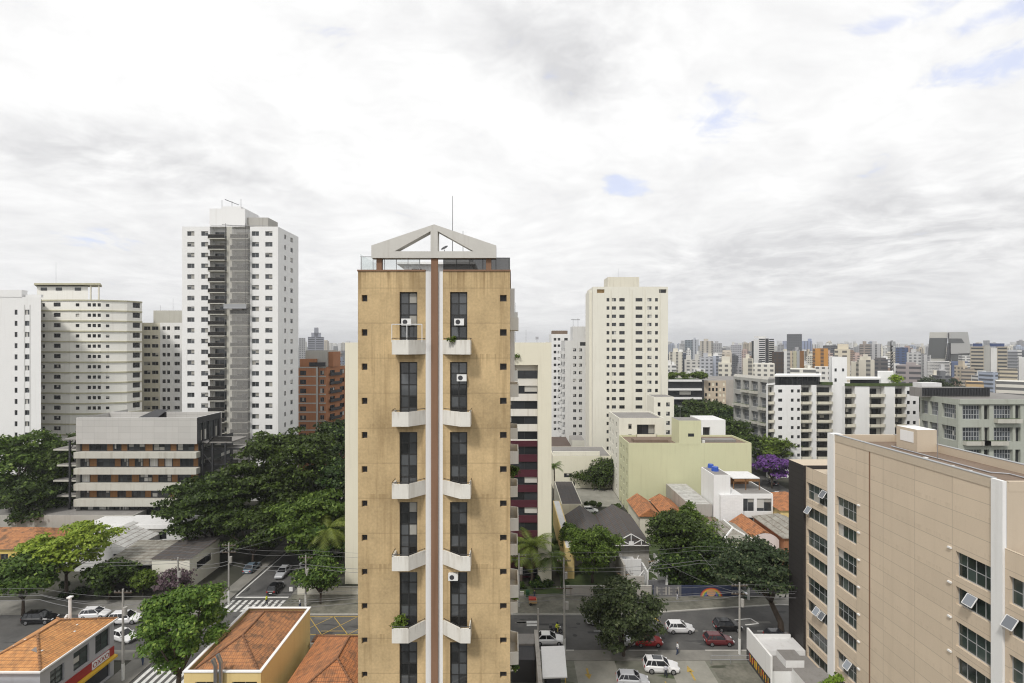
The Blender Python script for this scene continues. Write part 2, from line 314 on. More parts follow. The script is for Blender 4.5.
# ------------------------------------------------------------------ building kit
_win = {}
STY = {  # panes across, panes up, frame material, frame width, glass material, share of blinds
 'std': (2, 1, 'frame_alu', .06, 'glass_dark', .35), 'white2': (2, 1, 'frame_alu', .07, 'glass', .75), 'tall': (2, 5, 'frame_dark', .1, 'glass_tall', .12), 'ribbon': (5, 1, 'frame_dark', .06, 'glass_dark', .05),
 'beige': (4, 2, 'frame_alu', .07, 'glass_green', .03), 'beige_s': (4, 1, 'frame_alu', .07, 'glass_green', .04), 'small': (1, 1, 'frame_dark', .05, 'glass_dark', .12), 'office': (3, 2, 'frame_dark', .08, 'glass', .45),
 'big': (7, 3, 'frame_alu', .13, 'glass_big', .06), 'shop': (2, 3, 'frame_dark', .07, 'glass_green', .1), 'dark': (3, 1, 'frame_dark', .08, 'glass_dark', .1), 'door': (3, 1, 'frame_alu', .06, 'glass', .8), 'vent': (1, 1, 'plastic_dark', .1, 'steel_dark', 0), 'curt': (2, 1, 'frame_white', .06, 'curtain', 0)}
def win_mesh(w, h, sty, var, split):
    key = (round(w, 2), round(h, 2), sty, var, split)
    if key in _win: return _win[key]
    nx, nz, fm, fw, gm, sh = STY[sty]
    fr, pa = MB(), MB()
    fr.box(0, w, 0, .06, 0, fw, fm); fr.box(0, w, 0, .06, h - fw, h, fm); fr.box(0, fw, 0, .06, fw, h - fw, fm); fr.box(w - fw, w, 0, .06, fw, h - fw, fm)
    for i in range(1, nx): fr.box(w * i / nx - fw / 2, w * i / nx + fw / 2, .004, .05, fw, h - fw, fm)
    for i in range(1, nz): fr.box(fw, w - fw, .008, .046, h * i / nz - fw / 2, h * i / nz + fw / 2, fm)
    tgt = pa if split else fr
    vr = random.Random(hash(key[:2]) % 999 + var)
    for i in range(nx):
        for j in range(nz):
            x0, x1, z0, z1 = w * i / nx, w * (i + 1) / nx, h * j / nz, h * (j + 1) / nz
            x0 = max(x0, .01); x1 = min(x1, w - .01); z0 = max(z0, .01); z1 = min(z1, h - .01)
            q = vr.random()
            if nz == 1 and q < sh * .6:
                zm = z1 - (z1 - z0) * vr.choice((.3, .5, .75, .97)); tgt.poly([(x0, .03, zm), (x1, .03, zm), (x1, .03, z1), (x0, .03, z1)], vr.choice(('blind', 'curtain'))); z1 = zm
            elif q < sh * .7 and nz > 1:
                tgt.poly([(x0, .03, z0), (x1, .03, z0), (x1, .03, z1), (x0, .03, z1)], vr.choice(('blind', 'curtain'))); continue
            tgt.poly([(x0, .03, z0), (x1, .03, z0), (x1, .03, z1), (x0, .03, z1)], gm)
    r = (fr.data('window'), pa.data('pane') if split else None)
    _win[key] = r; return r
class Bldg:
    def __init__(s, name, label, cat, x, y, group=None, near=False):
        s.r = root(name, label, cat, x, y, group=group); s.p = {}; s.wins = []; s.near = near
    def P(s, part='wall'):
        return s.p.setdefault(part, MB())
    def facade(s, p0, p1, z0, z1, m, holes=(), rec=.18, part='wall', back=None):
        """wall from p0 to p1 (left to right seen from outside) with real openings; hole = (u0,u1,v0,v1,style)"""
        b = s.P(part); dx, dy = p1[0] - p0[0], p1[1] - p0[1]; L = math.hypot(dx, dy); dx /= L; dy /= L; nx, ny = dy, -dx
        def W(u, v, r=0.): return (p0[0] + dx * u - nx * r, p0[1] + dy * u - ny * r, v)
        holes = [h for h in holes if h[1] > h[0] and h[3] > h[2] and h[0] >= 0 and h[1] <= L + 1e-6 and h[2] >= z0 and h[3] <= z1]
        us = sorted({0., L} | {round(q, 4) for h in holes for q in h[:2]}); vs = sorted({z0, z1} | {round(q, 4) for h in holes for q in h[2:4]})
        for i in range(len(us) - 1):
            a, c = us[i], us[i + 1]
            if c - a < 1e-4: continue
            hh = [h for h in holes if h[0] < (a + c) / 2 < h[1]]; run = None
            for j in range(len(vs) - 1):
                e, g = vs[j], vs[j + 1]
                if g - e < 1e-4: continue
                solid = not any(h[2] < (e + g) / 2 < h[3] for h in hh)
                if solid: run = e if run is None else run
                elif run is not None: b.poly([W(a, run), W(c, run), W(c, e), W(a, e)], m); run = None
            if run is not None: b.poly([W(a, run), W(c, run), W(c, vs[-1]), W(a, vs[-1])], m)
        ang = math.atan2(dy, dx)
        for h in holes:
            u0, u1, v0, v1, sty = h[:5]; r = h[5] if len(h) > 5 else rec
            b.poly([W(u0, v0), W(u0, v0, r), W(u0, v1, r), W(u0, v1)][::-1], m); b.poly([W(u1, v0), W(u1, v0, r), W(u1, v1, r), W(u1, v1)], m)
            b.poly([W(u0, v0), W(u1, v0), W(u1, v0, r), W(u0, v0, r)], m); b.poly([W(u0, v1), W(u0, v1, r), W(u1, v1, r), W(u1, v1)], m)
            if sty in STY:
                s.wins.append((u1 - u0, v1 - v0, sty, W(u0, v0, r), ang))
            elif sty: b.poly([W(u0, v0, r), W(u1, v0, r), W(u1, v1, r), W(u0, v1, r)], sty)
        return s
    def shell(s, x0, x1, y0, y1, z0, z1, m, roof='roof_grey', front=(), left=(), right=(), parapet=.0, back=True, rec=.18, rp='roof'):
        s.facade((x0, y0), (x1, y0), z0, z1, m, front, rec)
        s.facade((x0, y1), (x0, y0), z0, z1, m, left, rec); s.facade((x1, y0), (x1, y1), z0, z1, m, right, rec)
        if back: s.facade((x1, y1), (x0, y1), z0, z1, m)
        b = s.P(rp)
        b.poly([(x0 + .2, y0 + .2, z1 - parapet), (x1 - .2, y0 + .2, z1 - parapet), (x1 - .2, y1 - .2, z1 - parapet), (x0 + .2, y1 - .2, z1 - parapet)], roof)
        w_ = s.P()
        for a in ((x0, x1, y0, y0 + .2), (x0, x1, y1 - .2, y1), (x0, x0 + .2, y0 + .2, y1 - .2), (x1 - .2, x1, y0 + .2, y1 - .2)):
            w_.poly([(a[0], a[2], z1), (a[1], a[2], z1), (a[1], a[3], z1), (a[0], a[3], z1)], m)
        if parapet:
            w_.poly([(x0 + .2, y1 - .2, z1 - parapet), (x1 - .2, y1 - .2, z1 - parapet), (x1 - .2, y1 - .2, z1), (x0 + .2, y1 - .2, z1)], m)
            w_.poly([(x1 - .2, y0 + .2, z1 - parapet), (x1 - .2, y1 - .2, z1 - parapet), (x1 - .2, y1 - .2, z1), (x1 - .2, y0 + .2, z1)][::-1], m)
            w_.poly([(x0 + .2, y0 + .2, z1 - parapet), (x0 + .2, y1 - .2, z1 - parapet), (x0 + .2, y1 - .2, z1), (x0 + .2, y0 + .2, z1)], m)
            w_.poly([(x0 + .2, y0 + .2, z1 - parapet), (x1 - .2, y0 + .2, z1 - parapet), (x1 - .2, y0 + .2, z1), (x0 + .2, y0 + .2, z1)][::-1], m)
        return s
    def part(s, name, mb, uv=False): return mb.build(name, s.r, uv)
    def done(s, cap=100, uvparts=('roof', 'rear_roof')):
        off = s.r.location
        s.wins.sort(key=lambda q: -q[0] * q[1] / (q[3][1] ** 2 + 1))
        rest = MB()
        for i, (w_, h_, sty, loc, ang) in enumerate(s.wins):
            fr, pa = win_mesh(w_, h_, sty, rnd.randrange(7), s.near)
            if i >= cap:
                M = Matrix.Translation(loc) @ Matrix.Rotation(ang, 4, 'Z')
                for me in (fr, pa):
                    if me is None: continue
                    k = len(rest.v); rest.v += [tuple(M @ q.co) for q in me.vertices]
                    for pl in me.polygons: rest.f.append(tuple(k + j for j in pl.vertices)); rest.mi.append(rest.mat(me.materials[pl.material_index].name))
                continue
            o = bpy.data.objects.new('window', fr); COL.objects.link(o); o.parent = s.r
            o.location = (loc[0] - off[0], loc[1] - off[1], loc[2] - off[2]); o.rotation_euler = (0, 0, ang)
            if pa:
                q = bpy.data.objects.new('pane', pa); COL.objects.link(q); q.parent = o
        if rest.f: rest.build('window', s.r)['kind'] = 'stuff'
        for k, b in s.p.items():
            if b.f: b.build(k, s.r, uv=k in uvparts)
        return s.r
def grid(cols, rows):
    """cols: (u centre, width, style); rows: (v0, v1)"""
    return [(u - w_ / 2, u + w_ / 2, v0, v1, st) for u, w_, st in cols for v0, v1 in rows]
RIDGE = []
def ridges(b, m='ridge_tile', r=.13):
    """rows of half-round cap tiles along the last roof's ridge and hips"""
    k = MB()
    for a, c in RIDGE:
        a, c = Vector(a), Vector(c); L = (c - a).length; n = max(2, int(L / .42))
        for i in range(n): k.tube(a.lerp(c, i / n) + Vector((0, 0, .02)), a.lerp(c, (i + .96) / n) + Vector((0, 0, .04)), r * .8, r, m, 6)
    b.part('ridge_cap', k)
def hip(mb, x0, x1, y0, y1, z0, z1, m, along='y', ov=.4, hipf=(1, 1)):
    """hipped (or gabled where hipf is 0) roof, ridge along x or y"""
    x0 -= ov; x1 += ov; y0 -= ov; y1 += ov
    if along == 'y':
        xm = (x0 + x1) / 2; hw = (x1 - x0) / 2; a, c = (xm, y0 + hw * hipf[0], z1), (xm, y1 - hw * hipf[1], z1)
        mb.poly([(x0, y1, z0), (x0, y0, z0), a, c], m); mb.poly([(x1, y0, z0), (x1, y1, z0), c, a], m)
        mb.poly([(x0, y0, z0), (x1, y0, z0), a], m); mb.poly([(x1, y1, z0), (x0, y1, z0), c], m)
    else:
        ym = (y0 + y1) / 2; hw = (y1 - y0) / 2; a, c = (x0 + hw * hipf[0], ym, z1), (x1 - hw * hipf[1], ym, z1)
        mb.poly([(x0, y0, z0), (x1, y0, z0), c, a], m); mb.poly([(x1, y1, z0), (x0, y1, z0), a, c], m)
        mb.poly([(x0, y1, z0), (x0, y0, z0), a], m); mb.poly([(x1, y0, z0), (x1, y1, z0), c], m)
    RIDGE[:] = [(a, c), (a, (x0, y0, z0)), (a, (x1, y0, z0)), (c, (x0, y1, z0)), (c, (x1, y1, z0))] if along == 'y' else [(a, c), (a, (x0, y0, z0)), (a, (x0, y1, z0)), (c, (x1, y0, z0)), (c, (x1, y1, z0))]
    mb.poly([(x0, y0, z0 - .02), (x0, y1, z0 - .02), (x1, y1, z0 - .02), (x1, y0, z0 - .02)], m)
    return a, c
def tray(mb, plan, z0, z1, th, m, floor=.12):
    """open balcony box: outline plan (wall end first and last), parapet of thickness th"""
    mb.prism(plan, z0, z0 + floor, m)
    for i in range(len(plan) - 1):
        a, b = Vector(plan[i]), Vector(plan[i + 1]); dd = (b - a).normalized(); n = Vector((dd.y, -dd.x)) * -th
        e = dd * th * .0
        mb.prism([tuple(a), tuple(b), tuple(b + n), tuple(a + n)], z0 + floor + .002, z1, m)
def hazemat(nm):
    m = bpy.data.materials.new(nm); m.use_nodes = True; t = NT(m.node_tree)
    v = t.n('VolumePrincipled', None, {'Color': c4((.93, .95, .99)), 'Density': HAZE, 'Anisotropy': .2}); t.nt.links.new(v.outputs[0], t.n('OutputMaterial').inputs['Volume']); return m
HAZE = .00018
DEF['haze'] = hazemat
# ================================================================== ground, roads
def sheet(name, pts, z, m): return struct(MB().poly([(x, y, z) for x, y in pts], m).build(name))
sheet('ground', [(-4000, -400), (4500, -400), (4500, 7000), (-4000, 7000)], 0, 'earth')
sheet('road', [(-300, 70.3), (-51, 70.3), (300, 70.3), (300, 80.5), (43, 82.6), (32, 81.4), (18, 79.6), (-300, 79.6)], .008, 'asphalt')
sheet('side_road', [(-46.5, 79.6), (-37, 79.6), (-35.5, 190), (-45, 190)], .012, 'asphalt')
sheet('near_side_road', [(-47.5, 20), (-39.5, 20), (-39.5, 70.3), (-47.5, 70.3)], .012, 'asphalt')
sheet('cross_road', [(69, 81), (79, 81), (82, 230), (72, 230)], .012, 'asphalt')
def slab(name, pts, z, m): return struct(MB().prism(pts, -.3, z, m).build(name))
slab('pavement', [(-37, 79.6), (18, 79.6), (32, 81.4), (43, 82.6), (43, 86), (-36.8, 86)], .14, 'mossy')
slab('pavement', [(43, 82.6), (69, 81.6), (69, 86), (43, 86)], .14, 'pavement')
slab('pavement', [(-300, 79.6), (-46.5, 79.6), (-46.5, 84), (-300, 84)], .14, 'pavement')
slab('pavement', [(-39.5, 68), (60, 68), (60, 70.3), (-39.5, 70.3)], .13, 'pavement')
slab('pavement', [(-39.5, 30), (-34.2, 30), (-34.2, 68), (-39.5, 68)], .13, 'pavement')
slab('pavement', [(-50.5, 30), (-47.5, 30), (-47.5, 70.3), (-50.5, 70.3)], .13, 'pavement')
slab('pavement', [(-300, 68), (-50.5, 68), (-50.5, 70.3), (-300, 70.3)], .13, 'pavement')
slab('pavement', [(-37, 86), (-35, 86), (-33.6, 190), (-35.5, 190)], .13, 'pavement')
slab('pavement', [(-46.5, 84), (-49, 84), (-47.5, 190), (-45, 190)][::-1], .13, 'pavement')
k = MB()
for a, b in (((-37, 79.55), (18, 79.55)), ((18, 79.55), (32, 81.35)), ((32, 81.35), (43, 82.55)), ((43, 82.55), (69, 81.55))):
    n = Vector((b[0] - a[0], b[1] - a[1])).normalized(); n = Vector((-n.y, n.x)) * .22
    k.prism([a, b, (b[0] + n.x, b[1] + n.y), (a[0] + n.x, a[1] + n.y)], -.2, .155, 'curb')
k.box(-39.5, 8.5, 70.1, 70.34, -.2, .145, 'curb').box(16, 20, 70.1, 70.34, -.2, .145, 'curb').box(26.5, 60, 70.1, 70.34, -.2, .145, 'curb')
struct(k.build('kerb'))
mk = MB()
def stripe(pts, m='paint_white', z=.017): mk.poly([(x, y, z) for x, y in pts], m)
for i in range(9): stripe([(-46 + i * 1.03, 80.6), (-45.5 + i * 1.03, 80.6), (-45.45 + i * 1.03, 84.2), (-45.95 + i * 1.03, 84.2)])
for i in range(8): stripe([(-47.1 + i * .97, 63.2), (-46.6 + i * .97, 63.2), (-46.6 + i * .97, 67.2), (-47.1 + i * .97, 67.2)])
stripe([(-46, 85), (-37.2, 85), (-37.2, 85.4), (-46, 85.4)]); stripe([(-46.2, 85.5), (-45.95, 85.5), (-45.4, 108), (-45.65, 108)])
for x in range(-52, 60, 8): stripe([(x, 75.1), (x + 3.6, 75.1), (x + 3.6, 75.22), (x, 75.22)], 'paint_yellow' if x < -20 else 'paint_white')
def line(a, b, w_=.16, m='paint_yellow'):
    a, b = Vector(a), Vector(b); n = (b - a).normalized(); n = Vector((-n.y, n.x)) * w_ / 2
    stripe([a - n, b - n, b + n, a + n], m)
yb = (-35.2, -20, 74.2, 79.2)                         # yellow box junction
for x in range(4): line((yb[0] + x * 3.8, yb[2]), (yb[0] + x * 3.8 + 3.8, yb[3]), .11); line((yb[0] + x * 3.8 + 3.8, yb[2]), (yb[0] + x * 3.8, yb[3]), .11)
line((yb[0], yb[2]), (yb[1], yb[2])); line((yb[0], yb[3]), (yb[1], yb[3]))
line((21.6, 80.2), (22.4, 77.6), .3); line((25, 69.9), (25, 69.9 + .01), .1)
for s_ in (((34.0, 78.2), (36.6, 78.6)), ((36.6, 78.6), (37.2, 77.2)), ((37.2, 77.2), (35, 76.8))): line(*s_, .22, 'paint_white')
for i in range(6): line((2.2, 76.6 + i * .24), (3.9, 76.65 + i * .24), .2, 'paint_white') if i not in (2,) else None
struct(mk.build('road_markings'))
pt = MB(); r_ = random.Random(12)                     # trench repairs, manholes and drips on the carriageway
for i in range(34):
    x, y, a_, c_ = r_.uniform(-52, 46), r_.uniform(70.8, 79), r_.uniform(.5, 4.5), r_.uniform(.3, 1.1); pt.poly([(x, y, .0125), (x + a_, y + r_.uniform(-.1, .1), .0125), (x + a_, y + c_, .0125), (x, y + c_ + r_.uniform(-.1, .1), .0125)], r_.choice(('tar', 'tar', 'tar_pale'))) if y + c_ < 79.4 else None
for i in range(16):
    x, y = r_.uniform(-46, 46), r_.uniform(71, 78.8); pt.poly([(x + .34 * math.cos(q), y + .34 * math.sin(q), .0145) for q in (2 * math.pi * j / 12 for j in range(12))], 'tar')
for i in range(10):
    x, y = -42 + r_.uniform(-4, 4), r_.uniform(82, 130); pt.poly([(x, y, .0155), (x + r_.uniform(.4, 1.2), y, .0155), (x + r_.uniform(.4, 1.2), y + r_.uniform(1, 5), .0155), (x, y + 1.5, .0155)], 'tar')
struct(pt.build('road_patches'))
# ------------------------------------------------------------------ parking lot
slab('car_park', [(-.5, 38), (45, 38), (45, 68), (-.5, 68)], .05, 'lot')
slab('car_park_lane', [(19.6, 40), (25.6, 40), (25.6, 68.05), (20.6, 68.05)], .065, 'slab')
slab('car_park_lane', [(8.2, 40), (13.6, 40), (13.6, 68.05), (8.2, 68.05)], .065, 'slab')
pm = MB()
def pl(pts, m='paint_yellow', z=.075): pm.poly([(x, y, z) for x, y in pts], m)
def arrow(x, y, s_, L=2.6, z=.079):
    pl([(x - .13, y), (x + .13, y), (x + .13, y + s_ * L * .6), (x - .13, y + s_ * L * .6)][::s_], z=z); pl([(x - .45, y + s_ * L * .55), (x + .45, y + s_ * L * .55), (x, y + s_ * L)][::s_], z=z)
arrow(22.9, 64.0, 1, 3.0); arrow(9.7, 66.4, -1, 2.2)
for y in (63.2, 60.4): pl([(26, y), (31, y), (31, y + .2), (26, y + .2)])
for x in (13.8, 16.4, 19.0): pl([(x, 57), (x + .16, 57), (x + .16, 63.8), (x, 63.8)])
pl([(1.2, 66.0), (6.8, 66.0), (6.8, 66.2), (1.2, 66.2)])
struct(pm.build('car_park_markings'))
sheet('verge', [(26.0, 60.5), (31.2, 60.5), (31.2, 67.6), (26.0, 67.6)], .056, 'mossy')
sheet('lawn', [(-8, 86.1), (8.6, 86.1), (8.6, 89), (-8, 89)], .03, 'turf')
sheet('garden', [(8.6, 86.1), (68, 86.1), (68, 128), (8.6, 128)], .02, 'turf')
sheet('court', [(18.6, 133), (29, 133), (29.2, 149), (18.0, 149)], .03, 'slab')
sheet('yard', [(-34, 92), (-30.2, 92), (-30.2, 130), (-34, 130)], .03, 'mossy')
# ================================================================== ochre tower with twin balcony stacks
TY = 42.7
b = Bldg('ochre_tower', 'ochre apartment tower with a brown central shaft and open concrete pediment on top', 'apartment tower', -6.5, TY + 9, near=True)
x0, x1, top = px(358, TY), px(510, TY), pz(271.4, TY); xa, xb, xc, xd = px(425.7, TY), px(430.9, TY), px(438.2, TY), px(442.8, TY)
tops = [pz(292, TY) - 5.84 * i for i in range(8)]
lw = [(px(399.5, TY) - x0, px(417.3, TY) - x0, tv - 4.75, tv, 'tall') for tv in tops[1:]] + [(px(399.5, TY) - x0, px(417.3, TY) - x0, tops[0] - 4.75, tops[0], 'tall')]
rw = [(px(450, TY) - xd, px(467.3, TY) - xd, tv - 4.75, tv, 'tall') for tv in tops]
vz = [pz(294.5 + 34.25 * i, TY) for i in range(14)]
lv = [(.3, .78, z - .58, z - .04, 'vent', .3) for z in vz]; rv = [(px(500, TY) - xd, px(506.6, TY) - xd, z - .58, z - .04, 'vent', .3) for z in vz]
b.facade((x0, TY), (xa, TY), 0, top, 'ochre', lw + lv, .22); b.facade((xd, TY), (x1, TY), 0, top, 'ochre', rw + rv, .22)
b.facade((xa, TY), (xb, TY + .1), 0, top, 'white'); b.facade((xc, TY + .1), (xd, TY), 0, top, 'white')
b.facade((xb, TY + .1), (xc, TY + .1), 0, top, 'flank_white')
D = 17.0
b.facade((x1, TY), (x1, TY + D), 0, top, 'ochre', grid([(4, 1.6, 'std'), (9, 1.6, 'std'), (14, 1.6, 'std')], [(z - .3, z + 1.1) for z in vz[::2]])); b.facade((x0, TY + D), (x0, TY), 0, top, 'ochre'); b.facade((x1, TY + D), (x0, TY + D), 0, top, 'ochre')
b.P('roof').poly([(x0, TY, top), (xa, TY, top), (xb, TY + .1, top), (xc, TY + .1, top), (xd, TY, top), (x1, TY, top), (x1, TY + D, top), (x0, TY + D, top)], 'roof_grey')
cop = MB().box(x0 - .06, xa - .02, TY - .06, TY + .25, top + .002, top + .14, 'brown_render').box(xd + .02, x1 + .06, TY - .06, TY + .25, top + .002, top + .14, 'brown_render').box(x0 - .06, x0 + .2, TY + .27, TY + D, top + .002, top + .14, 'brown_render').box(x1 - .2, x1 + .06, TY + .27, TY + D, top + .002, top + .14, 'brown_render')
b.part('coping', cop)
b.part('shaft', MB().box(px(431.3, TY), px(438, TY), TY - .12, TY + .095, 0, pz(254, TY), 'brown_render'))
pyf = TY - .25                                          # open pediment
def Q(x, y): return (px(x, TY), pz(y, TY))
pd = MB(); th = .9
def pan(pts):
    v = [Q(*q) for q in pts]; n = len(v)
    pd.poly([(x, pyf, z) for x, z in v], 'pediment'); pd.poly([(x, pyf + th, z) for x, z in v[::-1]], 'pediment')
    for i in range(n):
        a, c = v[i], v[(i + 1) % n]; pd.poly([(a[0], pyf, a[1]), (a[0], pyf + th, a[1]), (c[0], pyf + th, c[1]), (c[0], pyf, c[1])], 'pediment')
pan([(372.1, 258.4), (395, 251.8), (431, 251.8), (431, 258.4)]); pan([(438.1, 258.4), (438.1, 251.8), (474, 251.8), (496.2, 258.4)])
pan([(372.1, 258.4), (372.1, 246), (434.5, 225), (431, 231.8), (395, 251.8)]); pan([(434.5, 225), (496.2, 246), (496.2, 258.4), (474, 251.8), (438.1, 231.8)]); pan([(431, 258.4), (431, 231.8), (434.5, 225), (438.1, 231.8), (438.1, 258.4)])
b.part('pediment', pd)
for xx in (379, 488.6): b.part('pediment_post', MB().box(px(xx, TY) - .22, px(xx, TY) + .22, TY + .0, TY + .45, top + .15, pz(258.5, TY), 'brown_render'))
for i in range(8):                                      # balconies, flat outside and slanting in to the shaft
    zb = pz(354.2, TY) - 5.84 * i; yf = TY - 1.3
    for sg, (a, c, e) in ((1, (391.8, 408.5, 425.6)), (-1, (470.4, 460.5, 443.0))):
        pts = [(px(a, yf) - .02, TY - .002), (px(a, yf), yf), (px(c, yf), yf), (px(e, TY), TY - .002)]
        mb = MB(); tray(mb, pts if sg > 0 else pts[::-1], zb, zb + 1.18, .12, 'flank_white')
        o = b.part('balcony', mb)
        rl = MB(); q = [Vector((u, v, zb + 1.2)) for u, v in pts]
        for u, v in zip(q[:-1], q[1:]): rl.tube(u + Vector((0, .06, .12)), v + Vector((0, .06, .12)), .025, .025, 'frame_dark')
        for u in q[1:3]: rl.tube(u + Vector((0, .06, -.05)), u + Vector((0, .06, .12)), .02, .02, 'frame_dark')
        g = rl.build('railing', o, at=(0, 0, 0)); g.location = Vector(); g.data.transform(Matrix.Translation(-Vector(b.r.location)))
for i in range(9):                                      # small side balconies in two stacks
    for yy, ww, zo in ((44.6, 3.2, 0), (51.5, 3.0, .9)):
        z = 43.3 - 5.84 * i + zo
        if z < 1: continue
        mb = MB(); tray(mb, [(x1 + .003, yy), (x1 + .74, yy + .12), (x1 + .74, yy + ww), (x1 + .003, yy + ww + .3)][::-1], z, z + 1.1, .08, 'flank_white') if 0 else tray(mb, [(x1 + .003, yy), (x1 + .74, yy + .12), (x1 + .74, yy + ww), (x1 + .003, yy + ww + .3)], z, z + 1.1, .08, 'flank_white')
        b.part('side_balcony', mb)
sh = MB().box(x1 + .003, x1 + .42, TY + 6.2, TY + 9, 38, 47.4, 'white')
for z in (39.5, 42.3, 45.1): sh.box(x1 + .504, x1 + .52, TY + 6.8, TY + 8.2, z, z + 1, 'glass_dark')
b.part('side_bay', sh)
gl = MB()
for i in range(5): gl.poly([(x0 + .25 + i * .98, TY + .3, top + .2), (x0 + 1.18 + i * .98, TY + .3, top + .2), (x0 + 1.18 + i * .98, TY + .3, top + 1.25), (x0 + .25 + i * .98, TY + .3, top + 1.25)], 'clear')
gl.box(x0 + .1, xa, TY + .28, TY + .32, top + 1.25, top + 1.3, 'frame_alu')
for i in range(6): gl.box(x0 + .17 + i * .98, x0 + .22 + i * .98, TY + .27, TY + .33, top + .15, top + 1.25, 'frame_alu')
gl.poly([(x0 + .1, TY + 6, top + .1), (x0 + .1, TY + .3, top + .1), (x0 + .1, TY + .3, top + 1.5), (x0 + .1, TY + 6, top + 1.5)], 'clear')
b.part('glass_balustrade', gl)
mf = MB().poly([(xd, TY + .3, top + .14), (x1, TY + .3, top + .14), (x1, TY + .3, top + 1.15), (xd, TY + .3, top + 1.15)], 'mesh').poly([(x1 - .02, TY + .3, top + .14), (x1 - .02, TY + 8, top + .14), (x1 - .02, TY + 8, top + 1.15), (x1 - .02, TY + .3, top + 1.15)], 'mesh')
for i in range(6): mf.box(xd + i * 1.1, xd + .05 + i * 1.1, TY + .28, TY + .33, top + .14, top + 1.18, 'frame_dark')
mf.box(xd, x1, TY + .28, TY + .33, top + 1.15, top + 1.2, 'frame_dark'); b.part('mesh_fence', mf)
ph = MB().box(px(400, 50), px(470, 50), 52, 58, top, top + 2.0, 'roof_white').box(px(393, 50), px(474, 50), 51.4, 58.5, top + 2.0, top + 2.2, 'white').box(px(442, 50), px(468, 50), 52.5, 57, top + 2.2, top + 3.45, 'white').box(px(408, 50), px(418, 50), 51.9, 51.99, top + .2, top + 1.6, 'glass_dark').box(px(442, 50), px(462, 50), 51.9, 51.99, top + .3, top + 1.5, 'glass_dark')
b.part('penthouse', ph)
ds = MB(); c0 = Vector((px(444.5, 48), 48, top + 2.8)); ds.tube((c0.x, c0.y, top + 2.1), c0, .03, .03, 'steel_dark')
vs = [tuple(c0 + Vector((r * math.cos(q), .5 * r * math.sin(q) - .05, .45 * r * math.cos(q) + .5 * r * math.sin(q) + r * r * .9 + .08))) for r in (.08, .33) for q in (i * math.pi / 5 for i in range(10))]
ds.mesh(vs, [(i, (i + 1) % 10, 10 + (i + 1) % 10, 10 + i) for i in range(10)] + [tuple(range(9, -1, -1))], 'steel_dark'); b.part('satellite_dish', ds)
b.part('antenna', MB().tube((px(452.5, 48), 48, top + 2.2), (px(452.5, 48), 48, pz(196, 48)), .035, .02, 'steel_dark')); b.part('aerial', MB().tube((px(463, 48), 48, top + 2), (px(463, 48), 48, pz(231, 48)), .03, .02, 'steel_dark'))
b.done(100)
def ac(label, x, y, z, fan=True):
    r = root('air_conditioner', label, 'air conditioner', x, y, z, group=None)
    MB().box(-.4, .4, -.16, .16, 0, .56, 'plastic_white').build('casing', r, at=(0, 0, 0))
    m = MB(); vs = [(-.1 + .2 * math.cos(q), -.166, .28 + .2 * math.sin(q)) for q in (i * math.pi / 8 for i in range(16))]; m.poly(vs, 'plastic_dark')
    m.build('fan_grille', r, at=(0, 0, 0)); MB().box(-.38, .38, -.05, .16, -.06, -.002, 'steel_dark').build('bracket', r, at=(0, 0, 0))
ac('white air conditioner behind the white railing frame of the top left balcony', px(407, TY), TY - .18, pz(325.5, TY)); ac('white air conditioner on the window above the top right balcony', px(459.5, TY), TY - .18, pz(325.5, TY))
ac('small white air conditioner on the second window down, right of the brown shaft', px(462, TY), TY - .18, pz(381, TY)); ac('white box air conditioner high on the window right of the shaft, low on the tower', px(453.5, TY), TY - .18, pz(579, TY))
rf = MB(); fx0, fx1, fy = px(391.8, 41.5), px(422, 41.5), TY - 1.2; fz = pz(341, 41.5)
for u in (fx0, (fx0 + fx1) / 2, fx1): rf.tube((u, fy, fz - .1), (u, fy, fz + 1.35), .035, .035, 'frame_white')
rf.tube((fx0, fy, fz + 1.35), (fx1, fy, fz + 1.35), .035, .035, 'frame_white')
tag(rf.build('railing_frame'), 'white pipe railing frame standing on the top balcony, left of the shaft', 'railing')
# ================================================================== beige panelled block
BX = 38.8
b = Bldg('beige_block', 'beige panelled office block with white pilasters and alternating tall and short windows', 'office building', BX + 3.5, 50, near=True)
y1_, y2, y3, y4, y5, y6 = 71.2, 67.6, 62.7, 61.5, 41.3, 40.3
rows = []
for i in range(8):
    t0 = 24.0 - 3.05 * i
    rows.append((t0 - (2.15 if i % 2 == 0 else 1.55), t0, 'beige' if i % 2 == 0 else 'beige_s'))
def bh(a, c): return [(a, c, v0, v1, st) for v0, v1, st in rows]
HM, HF = 31.15, 26.0
b.facade((BX, y2), (BX, y3), 0, HF, 'beige_panel', bh(.25, y2 - y3 - .05), .25)
b.facade((BX, y4), (BX, y5), 0, HM, 'beige_panel', bh(.3, 3.85) + bh(16.75, 20.15), .25)
b.facade((BX, y6), (BX, 22), 0, HF, 'beige_panel', bh(.35, 3.7) + bh(6, 9.4), .25)
b.facade((BX + .15, y6), (BX + 7.3, y6), HF - 1, HM, 'beige_plain'); b.P('lower_roof').poly([(BX + .2, y6, HF - .5), (BX + .2, 22, HF - .5), (BX + 7.2, 22, HF - .5), (BX + 7.2, y6, HF - .5)][::-1], 'roof_brown'); b.P().poly([(BX, 22, HF), (BX + .2, 22, HF), (BX + .2, y6, HF), (BX, y6, HF)], 'beige_plain')
for ya, yb_, dd in ((y3, y4, 1), (y5, y6 + .01, .14)): b.part('pilaster', MB().box(BX - .18, BX + dd, yb_, ya, 0, HM + .12, 'white'))
b.part('dark_cladding', MB().box(BX - .32, BX + 7.3, y2 + .004, y1_, 0, HF + .1, 'charcoal', 'beige_plain'))
